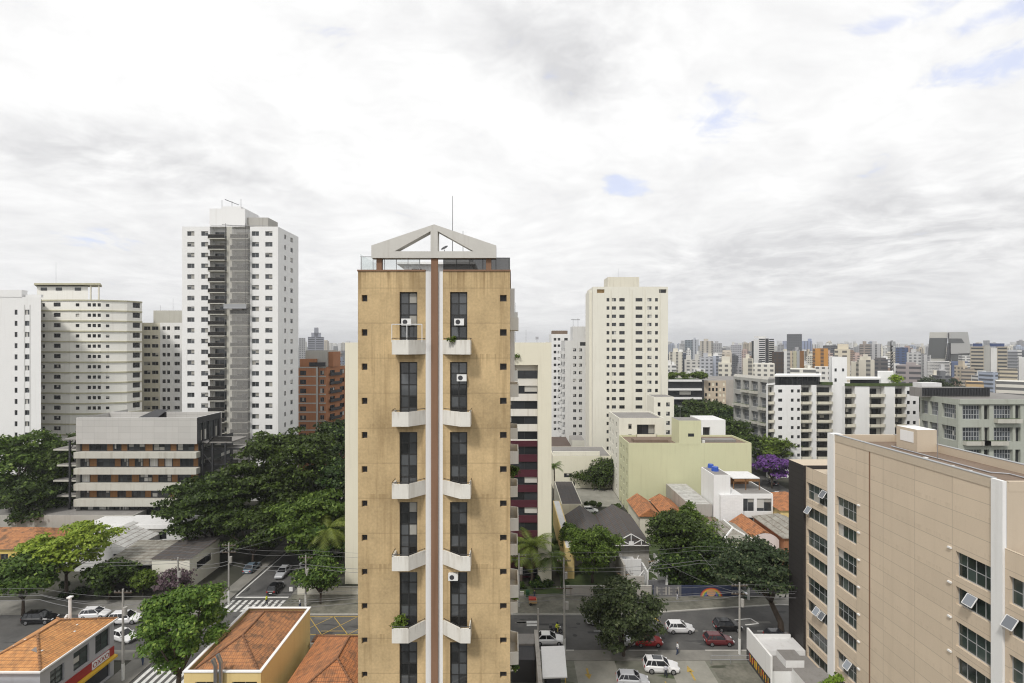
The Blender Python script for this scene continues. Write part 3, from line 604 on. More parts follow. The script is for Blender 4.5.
b.facade((BX + 7.3, 22), (BX + 7.3, y6), 0, HF, 'beige_plain'); b.facade((BX + 7.3, y6), (BX + 7.3, y4), 0, HM, 'beige_plain'); b.facade((BX + 7.3, y4), (BX, y4), HF, HM, 'beige_plain'); b.facade((BX + 7.3, y3), (BX + 7.3, y2), 0, HF, 'beige_plain')
b.P('roof').poly([(BX + .3, y6 + .3, HM - .7), (BX + 7, y6 + .3, HM - .7), (BX + 7, y4 - .3, HM - .7), (BX + .3, y4 - .3, HM - .7)], 'roof_brown')
b.P('rear_roof').poly([(BX, y4, HF - .4), (BX + 7.3, y4, HF - .4), (BX + 7.3, y2, HF - .4), (BX, y2, HF - .4)], 'beige_plain')
cp = MB()
for q in ((BX - .05, BX + .3, y5, y4), (BX + 7, BX + 7.35, y6, y4), (BX + .3, BX + 7, y4 - .3, y4), (BX + .3, BX + 7, y6 - .02, y6 + .28)):
    cp.box(q[0], q[1], q[2], q[3], HM - .7, HM + .1, 'beige_plain')
cp.box(BX - .07, BX + .33, y5, y4, HM + .102, HM + .16, 'frame_alu'); cp.box(BX + 6.98, BX + 7.38, y6, y4, HM + .102, HM + .16, 'frame_alu')
b.part('parapet', cp)
b.part('roof_hatch', MB().box(BX + 4.9, BX + 7.0, 55.2, 58.2, HM - .69, HM + 1.7, 'beige_plain', 'white').box(BX + 4.86, BX + 4.89, 55.7, 57.6, HM + .2, HM + 1.4, 'white'))
b.part('groove', MB().box(BX - .015, BX + .01, 55.45, 55.65, 0, HM + .09, 'brown_render'))
for i in range(8):
    for yy in (57.3, 45.4): b.part('wall_lamp', MB().box(BX - .16, BX - .002, yy - .25, yy + .1, 24.0 - 3.05 * i + .02, 24.16 - 3.05 * i, 'white'))
for yy, zz_, st in ((43.55, 20.9, .5), (67.15, 20.9, .4), (40.1, 20.9, .5), (65.3, 8.68, .4), (64.2, 8.68, .4), (63.95, 23.9, .4), (59.3, 5.62, .4)):
    L = .95; w_ = MB().poly([(BX - .05, yy, zz_), (BX - .05, yy - .92, zz_), (BX - .05 - L * .55, yy - .92, zz_ - L * .84), (BX - .05 - L * .55, yy, zz_ - L * .84)], 'glass_sky')
    for p_, q_ in ((0, 1), (1, 2), (2, 3), (3, 0)):
        w_.tube(w_.v[p_], w_.v[q_], .04, .04, 'frame_white', 4)
    b.part('open_sash', w_)
fx = MB()
for yy, s_ in ((50, .5), (52.5, .35), (47, .4), (48.3, .3), (45.2, .4)): fx.tube((BX + 1.6, yy, HM - .69), (BX + 1.6, yy, HM - .69 + s_), .09, .09, 'plastic_white').box(BX + 1.45, BX + 1.75, yy - .15, yy + .15, HM - .69 + s_, HM - .6 + s_, 'plastic_white')
b.part('roof_vent', fx)
b.part('roof_pipe', MB().path([(BX + 4.2, 58, HM - .6), (BX + 4.2, 46, HM - .6), (BX + 5.4, 45.5, HM - .6), (BX + 5.4, 42.5, HM - .6)], [.07] * 4, 'steel', 6).path([(BX + 2.4, 59, HM - .62), (BX + 2.4, 43, HM - .62)], [.05] * 2, 'plastic_dark', 5))
b.part('antenna', MB().tube((BX + 4.0, 51.5, HM - .7), (BX + 4.0, 51.5, HM + 4.2), .04, .02, 'steel'))
b.done(100)
# ================================================================== low things by the car park
wl = root('sign_wall', 'white billboard wall edging the car park with a black and yellow lettered strip', 'wall', 31.4, 65.5)
MB().box(31.3, 31.55, 62.0, 68.3, 0, 4.3, 'white').build('panel', wl)
MB().box(31.27, 31.297, 62.0, 68.28, .02, 1.55, 'plastic_dark').build('lower_band', wl)
fm = MB(); r_ = random.Random(3)
for i in range(9):
    y = 67.5 - i * .58
    fm.box(31.245, 31.266, y - .42, y - .3, .45, 1.35, 'sign_yellow'); fm.box(31.245, 31.266, y - .3, y - .05, .45 + r_.choice((0, .38, .72)), .45 + r_.choice((.2, .6, .9)) + .1, r_.choice(('sign_yellow', 'sign_yellow', 'sign_red')))
fm.build('lettering', wl)
an = Bldg('white_annexe', 'low white annexe with stepped boxes between the billboard wall and the beige block', 'building', 35, 66, near=True)
an.P('wall').box(31.7, 38.3, 63.4, 66.6, 0, 1.6, 'white', 'roof_grey').box(33, 38.4, 67.0, 70.0, 0, 2.0, 'white', 'roof_white').box(34.6, 38.3, 60.0, 63.3, 0, 2.1, 'white', 'roof_grey').box(35, 38.4, 56, 59.9, 0, 1.6, 'white', 'roof_grey')
an.P('roof_box').box(34.3, 36.6, 64.1, 66.4, 1.6, 2.5, 'white', 'roof_grey'); an.P('parapet').box(33, 38.0, 69.8, 70.02, 2.0, 2.5, 'white')
an.done()
r = root('low_railing', 'low grey tube railing between the pavement and the car park', 'railing', 28.5, 67.4); q = MB()
for x in (26.2, 28.8, 31.2): q.tube((x, 67.4, 0), (x, 67.4, 1.15), .04, .04, 'rail_grey')
q.build('post', r); MB().tube((26.2, 67.4, 1.15), (31.2, 67.4, 1.15), .035, .035, 'rail_grey').tube((26.2, 67.4, .6), (31.2, 67.4, .6), .03, .03, 'rail_grey').build('rail', r)
r = root('entrance_canopy', 'white tilted canopy over the car park entrance booth', 'canopy', 5.1, 63)
MB().mesh([(3.6, 60.2, 2.75), (6.5, 60.2, 2.85), (6.75, 66, 3.1), (3.75, 66, 3.0), (3.6, 60.2, 2.9), (6.5, 60.2, 3.0), (6.75, 66, 3.25), (3.75, 66, 3.15)], [(0, 1, 5, 4), (1, 2, 6, 5), (2, 3, 7, 6), (3, 0, 4, 7), (4, 5, 6, 7), (3, 2, 1, 0)], 'tarp').build('cover', r)
for x, y in ((3.75, 60.4), (6.3, 60.4), (6.5, 65.8), (3.9, 65.8)): MB().box(x - .06, x + .06, y - .06, y + .06, .05, 2.75, 'paint_yellow' if y < 62 and x > 5 else 'steel').build('post', r)
MB().box(4.2, 5.9, 62, 64.6, .05, 2.3, 'plastic_dark').build('booth', r)
r = root('gate_house', 'flat grey roofed gatehouse with a dark shutter beside the tower', 'gatehouse', 1.5, 66)
MB().box(-.1, 2.9, 63.6, 68.2, 0, 2.9, 'plastic_dark').build('shutter', r); MB().box(-.3, 3.1, 66.6, 68.9, 2.9, 3.15, 'roof_grey').build('roof', r); MB().box(3.0, 3.5, 58, 69.6, 0, 3.3, 'dirty_wall').build('wall', r)
# ================================================================== bottom left: shop, yellow building, hipped house
b = Bldg('corner_shop', 'grey corner shop with a bright orange hipped tile roof and red fascia', 'shop', -54.3, 60, near=True)
sx0, sx1, sy0, sy1, sh_ = -57.9, -50.7, 55, 65.2, 7.0
b.facade((sx1, sy0), (sx1, sy1), 0, sh_, 'shop_grey', [(1.2, 3.0, 4.1, 6.1, 'shop'), (4.2, 6.4, 4.1, 6.3, 'shop'), (7.3, 9.5, 4.2, 6.5, 'shop'), (1.0, 9.6, .3, 2.6, 'dark')], .22)
b.facade((sx0, sy0), (sx1, sy0), 0, sh_, 'shop_grey'); b.facade((sx0, sy1), (sx0, sy0), 0, sh_, 'shop_grey'); b.facade((sx1, sy1), (sx0, sy1), 0, sh_, 'shop_grey')
hip(b.P('roof'), sx0, sx1, sy0, sy1, sh_ + .1, sh_ + 1.9, 'tile_orange', ov=.25); ridges(b, 'tile_orange')
b.part('gutter', MB().box(sx1 + .26, sx1 + .4, sy0 - .2, sy1 + .3, sh_ - .02, sh_ + .16, 'white').box(sx0 - .3, sx1 + .4, sy0 - .42, sy0 - .28, sh_ - .02, sh_ + .16, 'white'))
b.part('skylight', MB().mesh([(-53.2, 56.6, sh_ + 1.28), (-52.2, 56.6, sh_ + .85), (-52.2, 58.4, sh_ + .85), (-53.2, 58.4, sh_ + 1.28)], [(0, 1, 2, 3)], 'sheet_pale'))
b.part('chimney', MB().tube((-54.9, 63.6, sh_ + 1), (-54.9, 63.6, sh_ + 3.6), .16, .16, 'plastic_white').box(-55.15, -54.65, 63.35, 63.85, sh_ + 3.6, sh_ + 3.75, 'plastic_white'))
r_ = random.Random(5); vv = MB()
for i in range(8):
    y = 57 + i; s_ = r_.choice((-1, 1)); u = r_.uniform(.6, 2.4); vv.box(-54.3 + s_ * u - .12, -54.3 + s_ * u + .12, y - .1, y + .1, sh_ + 1.55 - u * .43, sh_ + 1.85 - u * .43, 'plastic_white')
b.part('ridge_vent', vv)
sg = MB().box(sx1 + .01, sx1 + .14, 56.2, 65.1, 2.75, 3.75, 'sign_red'); o = b.part('fascia', sg)
b.part('awning', MB().mesh([(sx1 + .01, 58.2, 2.72), (sx1 + .5, 58.2, 2.6), (sx1 + .5, 65.2, 2.6), (sx1 + .01, 65.2, 2.72), (sx1 + .5, 58.2, 2.35), (sx1 + .5, 65.2, 2.35)], [(0, 1, 2, 3), (1, 4, 5, 2)], 'sign_yellow'))
sn = b.part('shop_sign', MB().box(sx1 + .145, sx1 + .22, 61.6, 64.2, 2.85, 3.75, 'sign_white'))
def lettering(txt, parent, loc, rot, size, m):
    cu = bpy.data.curves.new('text', 'FONT'); cu.body = txt; cu.size = size; cu.extrude = .01; cu.align_x = 'CENTER'; cu.materials.append(MT(m))
    f_ = bpy.data.objects.new('text', cu); COL.objects.link(f_); me = bpy.data.meshes.new_from_object(f_.evaluated_get(bpy.context.evaluated_depsgraph_get())); bpy.data.objects.remove(f_); o = bpy.data.objects.new('lettering', me); COL.objects.link(o); o.location = loc; o.rotation_euler = rot
    if parent: o.parent = parent; o.location = Vector(loc) - Vector(parent.matrix_world.translation if not parent.parent else parent.parent.location)
    return o
lettering('OXXO', sn, (sx1 + .235, 62.9, 3.02), (R(90), 0, R(90)), .82, 'sign_red')
b.done()
b = Bldg('low_annexe', 'low grey annexe with a yellowish tile roof in front of the corner shop', 'building', -53, 50); b.shell(-58, -50.9, 46, 54.2, 0, 6.1, 'shop_grey', 'tile_orange'); b.done()
b = Bldg('yellow_building', 'pale yellow building with white coping round a mossy hipped tile roof', 'building', -30, 60, near=True)
ya0, ya1, yb0, yb1, yh = -34.1, -26.1, 53.2, 66.2, 8.0
b.facade((ya0, yb0), (ya1, yb0), 0, yh, 'house_yellow', [(5.0, 7.6, 5.2, 7.0, 'std'), (1.2, 3.2, 5.2, 7.0, 'std')]); b.facade((ya1, yb0), (ya1, yb1), 0, yh, 'house_yellow'); b.facade((ya0, yb1), (ya0, yb0), 0, yh, 'house_yellow'); b.facade((ya1, yb1), (ya0, yb1), 0, yh, 'house_yellow')
hip(b.P('roof'), ya0 + .3, ya1 - .3, yb0 + .3, yb1 - .3, yh - .35, yh + 1.6, 'tile_old', ov=-.02); ridges(b)
b.part('coping', MB().box(ya0 - .1, ya0 + .22, yb0 - .1, yb1 + .1, yh, yh + .12, 'white').box(ya1 - .22, ya1 + .1, yb0 - .1, yb1 + .1, yh, yh + .12, 'white').box(ya0 + .22, ya1 - .22, yb0 - .1, yb0 + .22, yh, yh + .12, 'white').box(ya0 + .22, ya1 - .22, yb1 - .22, yb1 + .1, yh, yh + .12, 'white'))
for dx in (0, .55): b.part('flue', MB().path([(-30.6 + dx, yb0 - .35, 4.5), (-30.6 + dx, yb0 - .35, yh + .9 + dx * .6), (-30.85 + dx * .9, yb0 - .4, yh + 1.6 + dx * .9)], [.2, .2, .22], 'steel', 10))
b.done()
b = Bldg('tiled_house', 'house with a rust orange hipped tile roof between the yellow building and the tower', 'house', -20, 60)
b.shell(-24.1, -13.6, 50, 64.6, 0, 5.0, 'cream_dirty'); b.p['roof'] = MB(); hip(b.P('roof'), -24.1, -13.6, 50, 64.6, 5.02, 8.2, 'tile_rust', ov=.5); ridges(b); b.done()
r = root('shop_canopy', 'small white canopy with a red strip beside the yellow building', 'canopy', -24.5, 66.6); MB().box(-25.9, -23.2, 65.6, 67.6, 3.2, 3.75, 'white').build('cover', r); MB().box(-25.9, -23.2, 67.61, 67.7, 3.3, 3.7, 'sign_red').box(-25.8, -23.3, 65.8, 67.4, 3.752, 3.9, 'tile_rust').build('fascia', r)
for x in (-25.7, -23.4): MB().box(x - .06, x + .06, 67.2, 67.35, 0, 3.2, 'steel_dark').build('post', r)
# ================================================================== cream building straddling the tower
YB = 90.0
b = Bldg('cream_banded_building', 'cream building behind the ochre tower with maroon and white bands of ribbon windows', 'office building', -11, 100)
xl, xr, xp = px(345, YB), px(551.5, YB), px(538, YB); H = pz(342.5, YB)
b.facade((xl, YB), (px(400, YB), YB), 0, H, 'cream'); b.facade((xp, YB), (xr, YB), 0, H, 'cream')
zt = pz(365, YB); b.facade((px(470, YB), YB), (xp, YB), zt, H, 'cream'); b.facade((px(400, YB), YB), (px(470, YB), YB), 0, H, 'cream')
yr = YB + 1.6; xq = px(470, YB)
for i in range(14):
    z1 = zt - i * 2.72
    b.facade((xq, yr), (xp, yr), z1 - 2.72, z1, 'flank_white' if i < 5 else 'maroon', [(.3, xp - xq - .02, z1 - 2.5, z1 - 1.05, 'ribbon')], .2)
b.P('roof').poly([(xq, YB, zt), (xp, YB, zt), (xp, yr, zt), (xq, yr, zt)][::-1], 'cream')
b.facade((xp, yr), (xp, YB), 0, zt, 'cream')
b.facade((xr, YB), (xr, YB + 22), 0, H, 'cream', grid([(5, 1.4, 'small'), (12, 1.4, 'small')], [(H - 4 - i * 2.72, H - 2.8 - i * 2.72) for i in range(13)])); b.facade((xl, YB + 22), (xl, YB), 0, H, 'cream'); b.facade((xr, YB + 22), (xl, YB + 22), 0, H, 'cream')
b.P('roof').poly([(xl, YB, H), (xr, YB, H), (xr, YB + 22, H), (xl, YB + 22, H)], 'roof_grey')
b.part('antenna', MB().tube((px(526, 95), 95, H), (px(526, 95), 95, H + 2.4), .04, .03, 'steel').tube((px(537, 95), 95, H), (px(537, 95), 95, H + 1), .04, .03, 'steel').box(px(535.5, 95), px(538.5, 95), 94.9, 95, H + .6, H + 1.1, 'steel'))
pt = MB().box(px(512, YB), xp - .4, YB + .2, yr - .1, zt + .0, zt + .05, 'cream'); b.done()
# ================================================================== white tower with netted balconies
YW = 138.0
b = Bldg('white_tower', 'tall white tower with a column of netted balconies and a stepped water tank', 'apartment tower', -76, 148)
u = lambda x: px(x, YW); L0, R0 = u(182), u(278); HT = pz(226.6, YW); rows = [(HT - 2.5 - 2.9 * i, HT - 1.25 - 2.9 * i) for i in range(24)]; rows = [q for q in rows if q[0] > 1]
fl = [HT - .6 - 2.9 * i for i in range(24)]; fl = [z for z in fl if z > 3.2]
for a, c, cols in ((182, 209.8, (190.8, 204.7)), (250, 278, (255.3, 268.8))):
    b.facade((u(a), YW), (u(c), YW), 0, HT, 'white', grid([(u(x) - u(a), 1.95, 'white2') for x in cols], rows))
b.facade((u(226.7), YW), (u(232), YW), 0, HT, 'concrete_pale')
for a, c, dk in ((209.8, 226.7, 0), (232, 250, 1)):
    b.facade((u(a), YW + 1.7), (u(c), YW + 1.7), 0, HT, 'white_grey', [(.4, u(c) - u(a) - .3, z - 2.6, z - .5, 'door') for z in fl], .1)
    b.facade((u(c), YW + 1.7), (u(c), YW), 0, HT, 'white'); b.facade((u(a), YW), (u(a), YW + 1.7), 0, HT, 'white')
b.P('roof').poly([(u(209.8), YW, HT), (u(250), YW, HT), (u(250), YW + 1.7, HT), (u(209.8), YW + 1.7, HT)][::-1], 'white')
sd = 13.2
b.facade((R0, YW), (R0, YW + sd), 0, HT, 'white', grid([(4.4, 1.0, 'small'), (8.6, 1.7, 'white2')], rows)); b.facade((L0, YW + sd), (L0, YW), 0, HT, 'white'); b.facade((R0, YW + sd), (L0, YW + sd), 0, HT, 'white')
b.P('roof').poly([(L0, YW + 1.7, HT - .3), (R0, YW + 1.7, HT - .3), (R0, YW + sd, HT - .3), (L0, YW + sd, HT - .3)], 'roof_grey')
for a, c, dk in ((209.8, 226.7, 0), (232, 250, 1)):
    for z in fl:
        mb = MB(); xa_, xb_ = u(a), u(c); yf = YW - 1.0
        mb.box(xa_ + .02, xb_ - .02, yf, YW + 1.68, z - 2.9, z - 2.68, 'concrete_pale')
        o = b.part('balcony', mb)
        ra = MB().box(xa_ + .05, xb_ - .05, yf, yf + .05, z - 2.66, z - 1.75, 'mesh').box(xa_ + .02, xb_ - .02, yf - .03, yf + .07, z - 1.75, z - 1.68, 'rail_brown').box(xa_ + .05, xa_ + .1, yf + .05, YW, z - 2.66, z - 1.72, 'rail_brown')
        g = ra.build('railing', o, at=(0, 0, 0)); g.data.transform(Matrix.Translation(-Vector(b.r.location)))
b.part('safety_net', MB().poly([(u(231.5), YW - 1.25, 8), (u(250), YW - 1.25, 8), (u(250), YW - 1.25, HT - 1), (u(231.5), YW - 1.25, HT - 1)], 'net').poly([(u(250), YW - 1.25, 8), (u(250), YW, 8), (u(250), YW, HT - 1), (u(250), YW - 1.25, HT - 1)], 'net'))
zg = pz(309, YW); b.part('scaffold_platform', MB().box(u(228), u(250.5), YW - 2.2, YW - 1.3, zg, zg + .2, 'steel').box(u(228), u(250.5), YW - 2.2, YW - 2.15, zg + .2, zg + 1.2, 'rail_grey').tube((u(229), YW - 1.7, zg), (u(229), YW - 1.7, HT + .5), .04, .04, 'steel_dark').tube((u(249), YW - 1.7, zg), (u(249), YW - 1.7, HT + .5), .04, .04, 'steel_dark'))
tk = MB().box(px(209.5, 143), px(245, 143), 143, 150.6, HT - .3, pz(208.5, 143), 'white', 'roof_grey').box(px(245.05, 144), px(268, 144), 144, 150, HT - .3, pz(217.5, 144), 'concrete', 'roof_grey').box(px(222, 145), px(241, 145), 145, 149, pz(208.4, 143), pz(207, 143) + .7, 'white'); b.part('water_tank', tk)
for x, y, h in ((222, 200, 0), (232, 201, 0), (241, 199, 0), (259, 216, 0), (250, 212, 0)): an_ = MB(); b.part('antenna', an_.tube((px(x, 146), 146, HT), (px(x, 146), 146, pz(y, 146)), .08, .05, 'steel_dark'))
b.part('antenna_boom', MB().tube((px(225, 146), 146, pz(199.5, 146)), (px(239, 146), 146, pz(205, 146)), .1, .07, 'steel_dark')); b.part('davit', MB().tube((px(222, 140), 140, HT + 1.0), (px(262, 140), 140, HT + .3), .06, .06, 'steel_dark')); an_ = MB()
for i in range(12): an_.tube((px(211 + i * 5, 141), 141, HT), (px(211 + i * 5, 141), 141, HT + 1.0), .04, .04, 'steel')
an_.tube((px(211, 141), 141, HT + 1), (px(266, 141), 141, HT + 1), .04, .04, 'steel'); b.part('railing', an_); b.done()
# ================================================================== far left white slab
b = Bldg('white_slab', 'plain white slab building with one column of pale shuttered windows', 'apartment tower', -132, 140); YS = 133
u = lambda x: px(x, YS); H = pz(297, YS)
rows = [(H - 4.6 - 2.9 * i, H - 3.3 - 2.9 * i) for i in range(16)]; rows = [q for q in rows if q[0] > 1]
xl, xr = u(-50), u(41); xk = px(40.6, YS + 14)
b.facade((xr, YS), (xk, YS + 14), 0, H, 'white'); b.facade((xk, YS + 14), (xl, YS + 14), 0, H, 'white'); b.P('roof').poly([(xl, YS, H), (xr, YS, H), (xk, YS + 14, H), (xl, YS + 14, H)], 'roof_grey')
b.facade((xl, YS), (xr, YS), 0, H, 'white', grid([(u(-8) - u(-50), 1., 'small'), (u(16) - u(-50), .75, 'small'), (u(27.3) - u(-50), 1.5, 'white2'), (u(-22) - u(-50), 1.5, 'white2')], rows))
b.part('shutter_strip', MB().box(u(24.2), u(25.0), YS - .06, YS - .002, 2, H - 2, 'white_grey').box(u(29.6), u(30.4), YS - .06, YS - .002, 2, H - 2, 'white_grey'))
b.part('parapet', MB().box(u(-50), u(22), YS - .1, YS + 1.5, H, pz(290, YS), 'white', 'roof_grey').box(u(31), u(39), YS + .5, YS + .7, H - 1.1, H - .5, 'steel_dark').box(u(22.1), u(39), YS + .6, YS + 1.2, H, H + .7, 'white')); b.done()
# ================================================================== cream bowed building with ledges
b = Bldg('cream_bowed_building', 'cream apartment building with a bowed front ringed by olive ledges at each floor', 'apartment tower', -115, 155)
P_ = [(px(36, 146), 146.), (px(70, 145), 145.), (px(101, 145.6), 145.6), (px(127, 148.5), 148.5), (px(142, 152), 152.)]; H = pz(300, 147)
fl = [H - 2.93 * i for i in range(18)]; fl = [z for z in fl if z > 3]
def seg(i, cols): 
    a, c = P_[i], P_[i + 1]; L = math.hypot(c[0] - a[0], c[1] - a[1])
    b.facade(a, c, 0, H, 'bow_white', [(f * L - w_ / 2, f * L + w_ / 2, z - 2.0, z - (2.0 - h_), st) for z in fl for f, w_, h_, st in cols])
seg(0, [(.22, .9, 1.0, 'small'), (.62, 2.2, 1.15, 'dark')]); seg(1, [(.06, 1.3, 1.2, 'dark'), (.24, 1.0, .9, 'small'), (.62, .95, .95, 'small'), (.78, .95, .95, 'small'), (.94, .9, .95, 'small')]); seg(2, [(.25, .8, .8, 'small')]); seg(3, [(.2, 1.7, 1.5, 'dark'), (.62, 1.9, 1.5, 'dark')])
bk = [(px(141.5, 175), 175.), (px(36, 146), 175.)]
b.facade(P_[4], bk[0], 0, H, 'ivory'); b.facade(bk[0], bk[1], 0, H, 'ivory'); b.facade(bk[1], P_[0], 0, H, 'ivory')
b.P('roof').poly([(x, y, H) for x, y in P_ + bk], 'roof_grey')
for z in fl:
    lg = MB()
    for i in range(4):
        a, c = P_[i], P_[i + 1]; dx, dy = c[0] - a[0], c[1] - a[1]; L = math.hypot(dx, dy); nx, ny = dy / L * .22, -dx / L * .22
        lg.prism([(a[0] + nx, a[1] + ny), (c[0] + nx, c[1] + ny), (c[0] + .0, c[1] + .0), (a[0], a[1])], z - .42, z - .04, 'olive_band')
    b.part('ledge', lg)
u = lambda x: px(x, 152); p_ = MB().prism([(u(37), 152), (u(88), 152), (px(87.5, 162), 162), (px(37, 162), 162)], H, pz(286.5, 152), 'bow_white', 'roof_grey').prism([(u(37), 151), (u(103), 151), (px(102, 157), 157), (px(37, 157), 157)], pz(285.2, 152), pz(283.4, 152), 'olive_band')
for x in (44, 59, 78): p_.box(u(x) - .9, u(x) + .9, 151.9, 151.99, pz(290.5, 152), pz(287.5, 152), 'glass_dark')
for x in (92, 100): p_.box(u(x) - .15, u(x) + .15, 151.4, 151.7, H, pz(285.7, 152), 'cream_dirty')
b.part('penthouse', p_); b.part('antenna', MB().tube((u(53), 153, H), (u(53), 153, pz(262, 153)), .06, .03, 'steel')); b.done()
# ================================================================== cream and white pair beyond
b = Bldg('olive_fronted_building', 'cream and white apartment building half hidden between bowed building and white tower', 'apartment tower', -115, 176); Y = 168
u = lambda x: px(x, Y); H = pz(322.7, Y); rows = [(H - 2.4 - 2.9 * i, H - 1.2 - 2.9 * i) for i in range(20)]; rows = [q for q in rows if q[0] > 12]
b.facade((u(138), Y), (u(160), Y), 0, H, 'cream_dirty', grid([(u(147) - u(138), 2.2, 'std'), (u(155) - u(138), 2.2, 'std')], rows)); b.facade((u(160), Y), (u(186), Y), 0, H, 'white', grid([(u(164) - u(160), 1.1, 'small'), (u(168.5) - u(160), 1, 'small'), (u(177) - u(160), 1.8, 'std')], rows))
b.facade((u(186), Y), (u(186), Y + 12), 0, H, 'white'); b.P('roof').poly([(u(138), Y, H), (u(186), Y, H), (u(186), Y + 12, H), (u(138), Y + 12, H)], 'roof_grey'); b.facade((u(138), Y + 12), (u(138), Y), 0, H, 'cream_dirty')
b.part('water_tank', MB().box(u(147), u(181), Y + 3, Y + 11, H, pz(310.5, Y + 3), 'concrete_pale', 'roof_grey')); b.part('antenna', MB().tube((u(150), Y + 5, H), (u(150), Y + 5, pz(304, Y)), .06, .04, 'steel').tube((u(163), Y + 5, H), (u(163), Y + 5, pz(297, Y)), .06, .04, 'steel')); b.done()
# ================================================================== office with bands and steel galleries
b = Bldg('banded_office', 'low office block with pale concrete bands, orange panels and dark steel side galleries', 'office building', -81, 117); Y = 111
u = lambda x: px(x, Y); xl, xr = u(76), u(197); H = pz(418, Y); zb = pz(444, Y); W_ = xr - xl
b.facade((xl, Y), (xr, Y), zb, H, 'clad_grey')
bands = [(444, 452), (458, 468), (474, 483.5), (490, 499), (506, 520)]; r_ = random.Random(8)
for i, (ya, yb_) in enumerate(bands):
    za, zc = pz(ya, Y), pz(yb_, Y); hs = []; x = .3
    while x < W_ - 1:
        w_ = r_.choice((1.5, 2.6, 2.6, 3.6)); alt = not globals().get('alt', False); st = 'wood_panel' if alt and i < 4 else r_.choice(('office', 'dark', 'office', 'office', 'curt'))
        w_ = r_.choice((1.3, 1.6)) if st == 'wood_panel' else min(w_, 1.7) if st == 'curt' else w_; w_ = min(w_, W_ - x - .3); hs.append((x, x + w_, zc + .12, za - .06, st, .12 if st != 'wood_panel' else .04)); x += w_ + .16
    b.facade((xl + .2, Y + .9), (xr - .2, Y + .9), zc, za, 'steel_dark', [(h[0], h[1] if h[1] < W_ - .5 else W_ - .5) + h[2:] for h in hs])
    if i < 4:
        zn = pz(bands[i + 1][0], Y); b.part('concrete_band', MB().box(xl - .15, xr + .12, Y - .45, Y + 1.0, zn - .0, zc, 'concrete_pale'))
b.part('base_wall', MB().box(xl, xr, Y + .2, Y + .5, pz(525.5, Y), pz(520.3, Y), 'concrete_pale'))
b.P('roof').poly([(xl, Y, zb), (xl, Y + 1.2, zb), (xr, Y + 1.2, zb), (xr, Y, zb)], 'steel_dark')
b.facade((xr, Y + 9.5), (xl, Y + 9.5), zb, H, 'clad_grey'); b.facade((xr, Y), (xr, Y + 9), zb, H, 'steel_dark', [(.5 + 2.1 * i, 2.2 + 2.1 * i, zb + .4, H - .5, 'office') for i in range(4)]); b.facade((xl, Y + 15), (xl, Y), 0, H, 'clad_grey'); b.facade((xr - .3, Y + 1), (xr - .3, Y + 15), 0, zb, 'steel_dark', [(1, 13, zb - 2.4 - 3.4 * i, zb - .6 - 3.4 * i, 'office') for i in range(5)])
b.P('roof').poly([(xl, Y, H - 1.3), (xr, Y, H - 1.3), (xr, Y + 9.5, H - 1.3), (xl, Y + 9.5, H - 1.3)], 'roof_grey'); b.P().box(xl, xr, Y + .01, Y + .25, H - 1.3, H + .1, 'clad_grey', 'roof_white').box(xl, xr, Y + 9.2, Y + 9.49, H - 1.3, H + .1, 'clad_grey', 'roof_white').box(xr - .25, xr - .01, Y + .26, Y + 9.1, H - 1.3, H + .1, 'steel_dark', 'roof_white')
b.part('roof_panel', MB().mesh([(u(130), Y + 2, H - .3), (u(150), Y + 2, H - .3), (u(147), Y + 7, H + 1.0), (u(134), Y + 7, H + 1.0)], [(0, 1, 2, 3)], 'steel_dark').box(u(133), u(147), Y + 6, Y + 6.3, H - 1.3, H + .5, 'steel_dark'))
for side in (0, 1):
    g = MB(); a, c = (u(47), xl - .3) if side == 0 else (xr + .15, u(235))
    for i, (ya, yb_) in enumerate(bands):
        z = pz(yb_, Y) + .0; a2 = a + (i % 2) * .8 if side == 0 else a; c2 = c - (i % 3) * .7 if side else c
        g.box(a2, c2, Y + 1.5 + side, Y + 6, z, z + .35, 'concrete_pale' if side == 0 else 'steel_dark', 'roof_grey')
        if side and i: g.box(a, c2, Y + 2.5, Y + 2.55, z + .35, z + 1.3, 'mesh')
    cols_ = (u(64.5), u(73)) if side == 0 else (u(199), u(209), u(222))
    for x in cols_: g.box(x - .16, x + .16, Y + 1.2, Y + 1.48, 0, zb + (.6 if side == 0 else 0), 'steel_dark')
    for i in range(5):
        z = pz(bands[i][1], Y); g.tube((cols_[0], Y + 1.4, z + (3. if i % 2 else .3)), (cols_[1], Y + 1.4, z + (.3 if i % 2 else 3.)), .09, .09, 'steel_dark')
    if side == 0: g.box(u(58), xl, Y + 1, Y + 6, zb + .6, zb + .9, 'roof_grey')
    else: g.box(a, u(228), Y + 1.5, Y + 8, zb - .1, zb + .25, 'roof_grey').box(u(205), u(228), Y + 1.5, Y + 1.56, zb + .25, zb + 1.3, 'mesh')
    b.part('steel_gallery', g)
b.done()
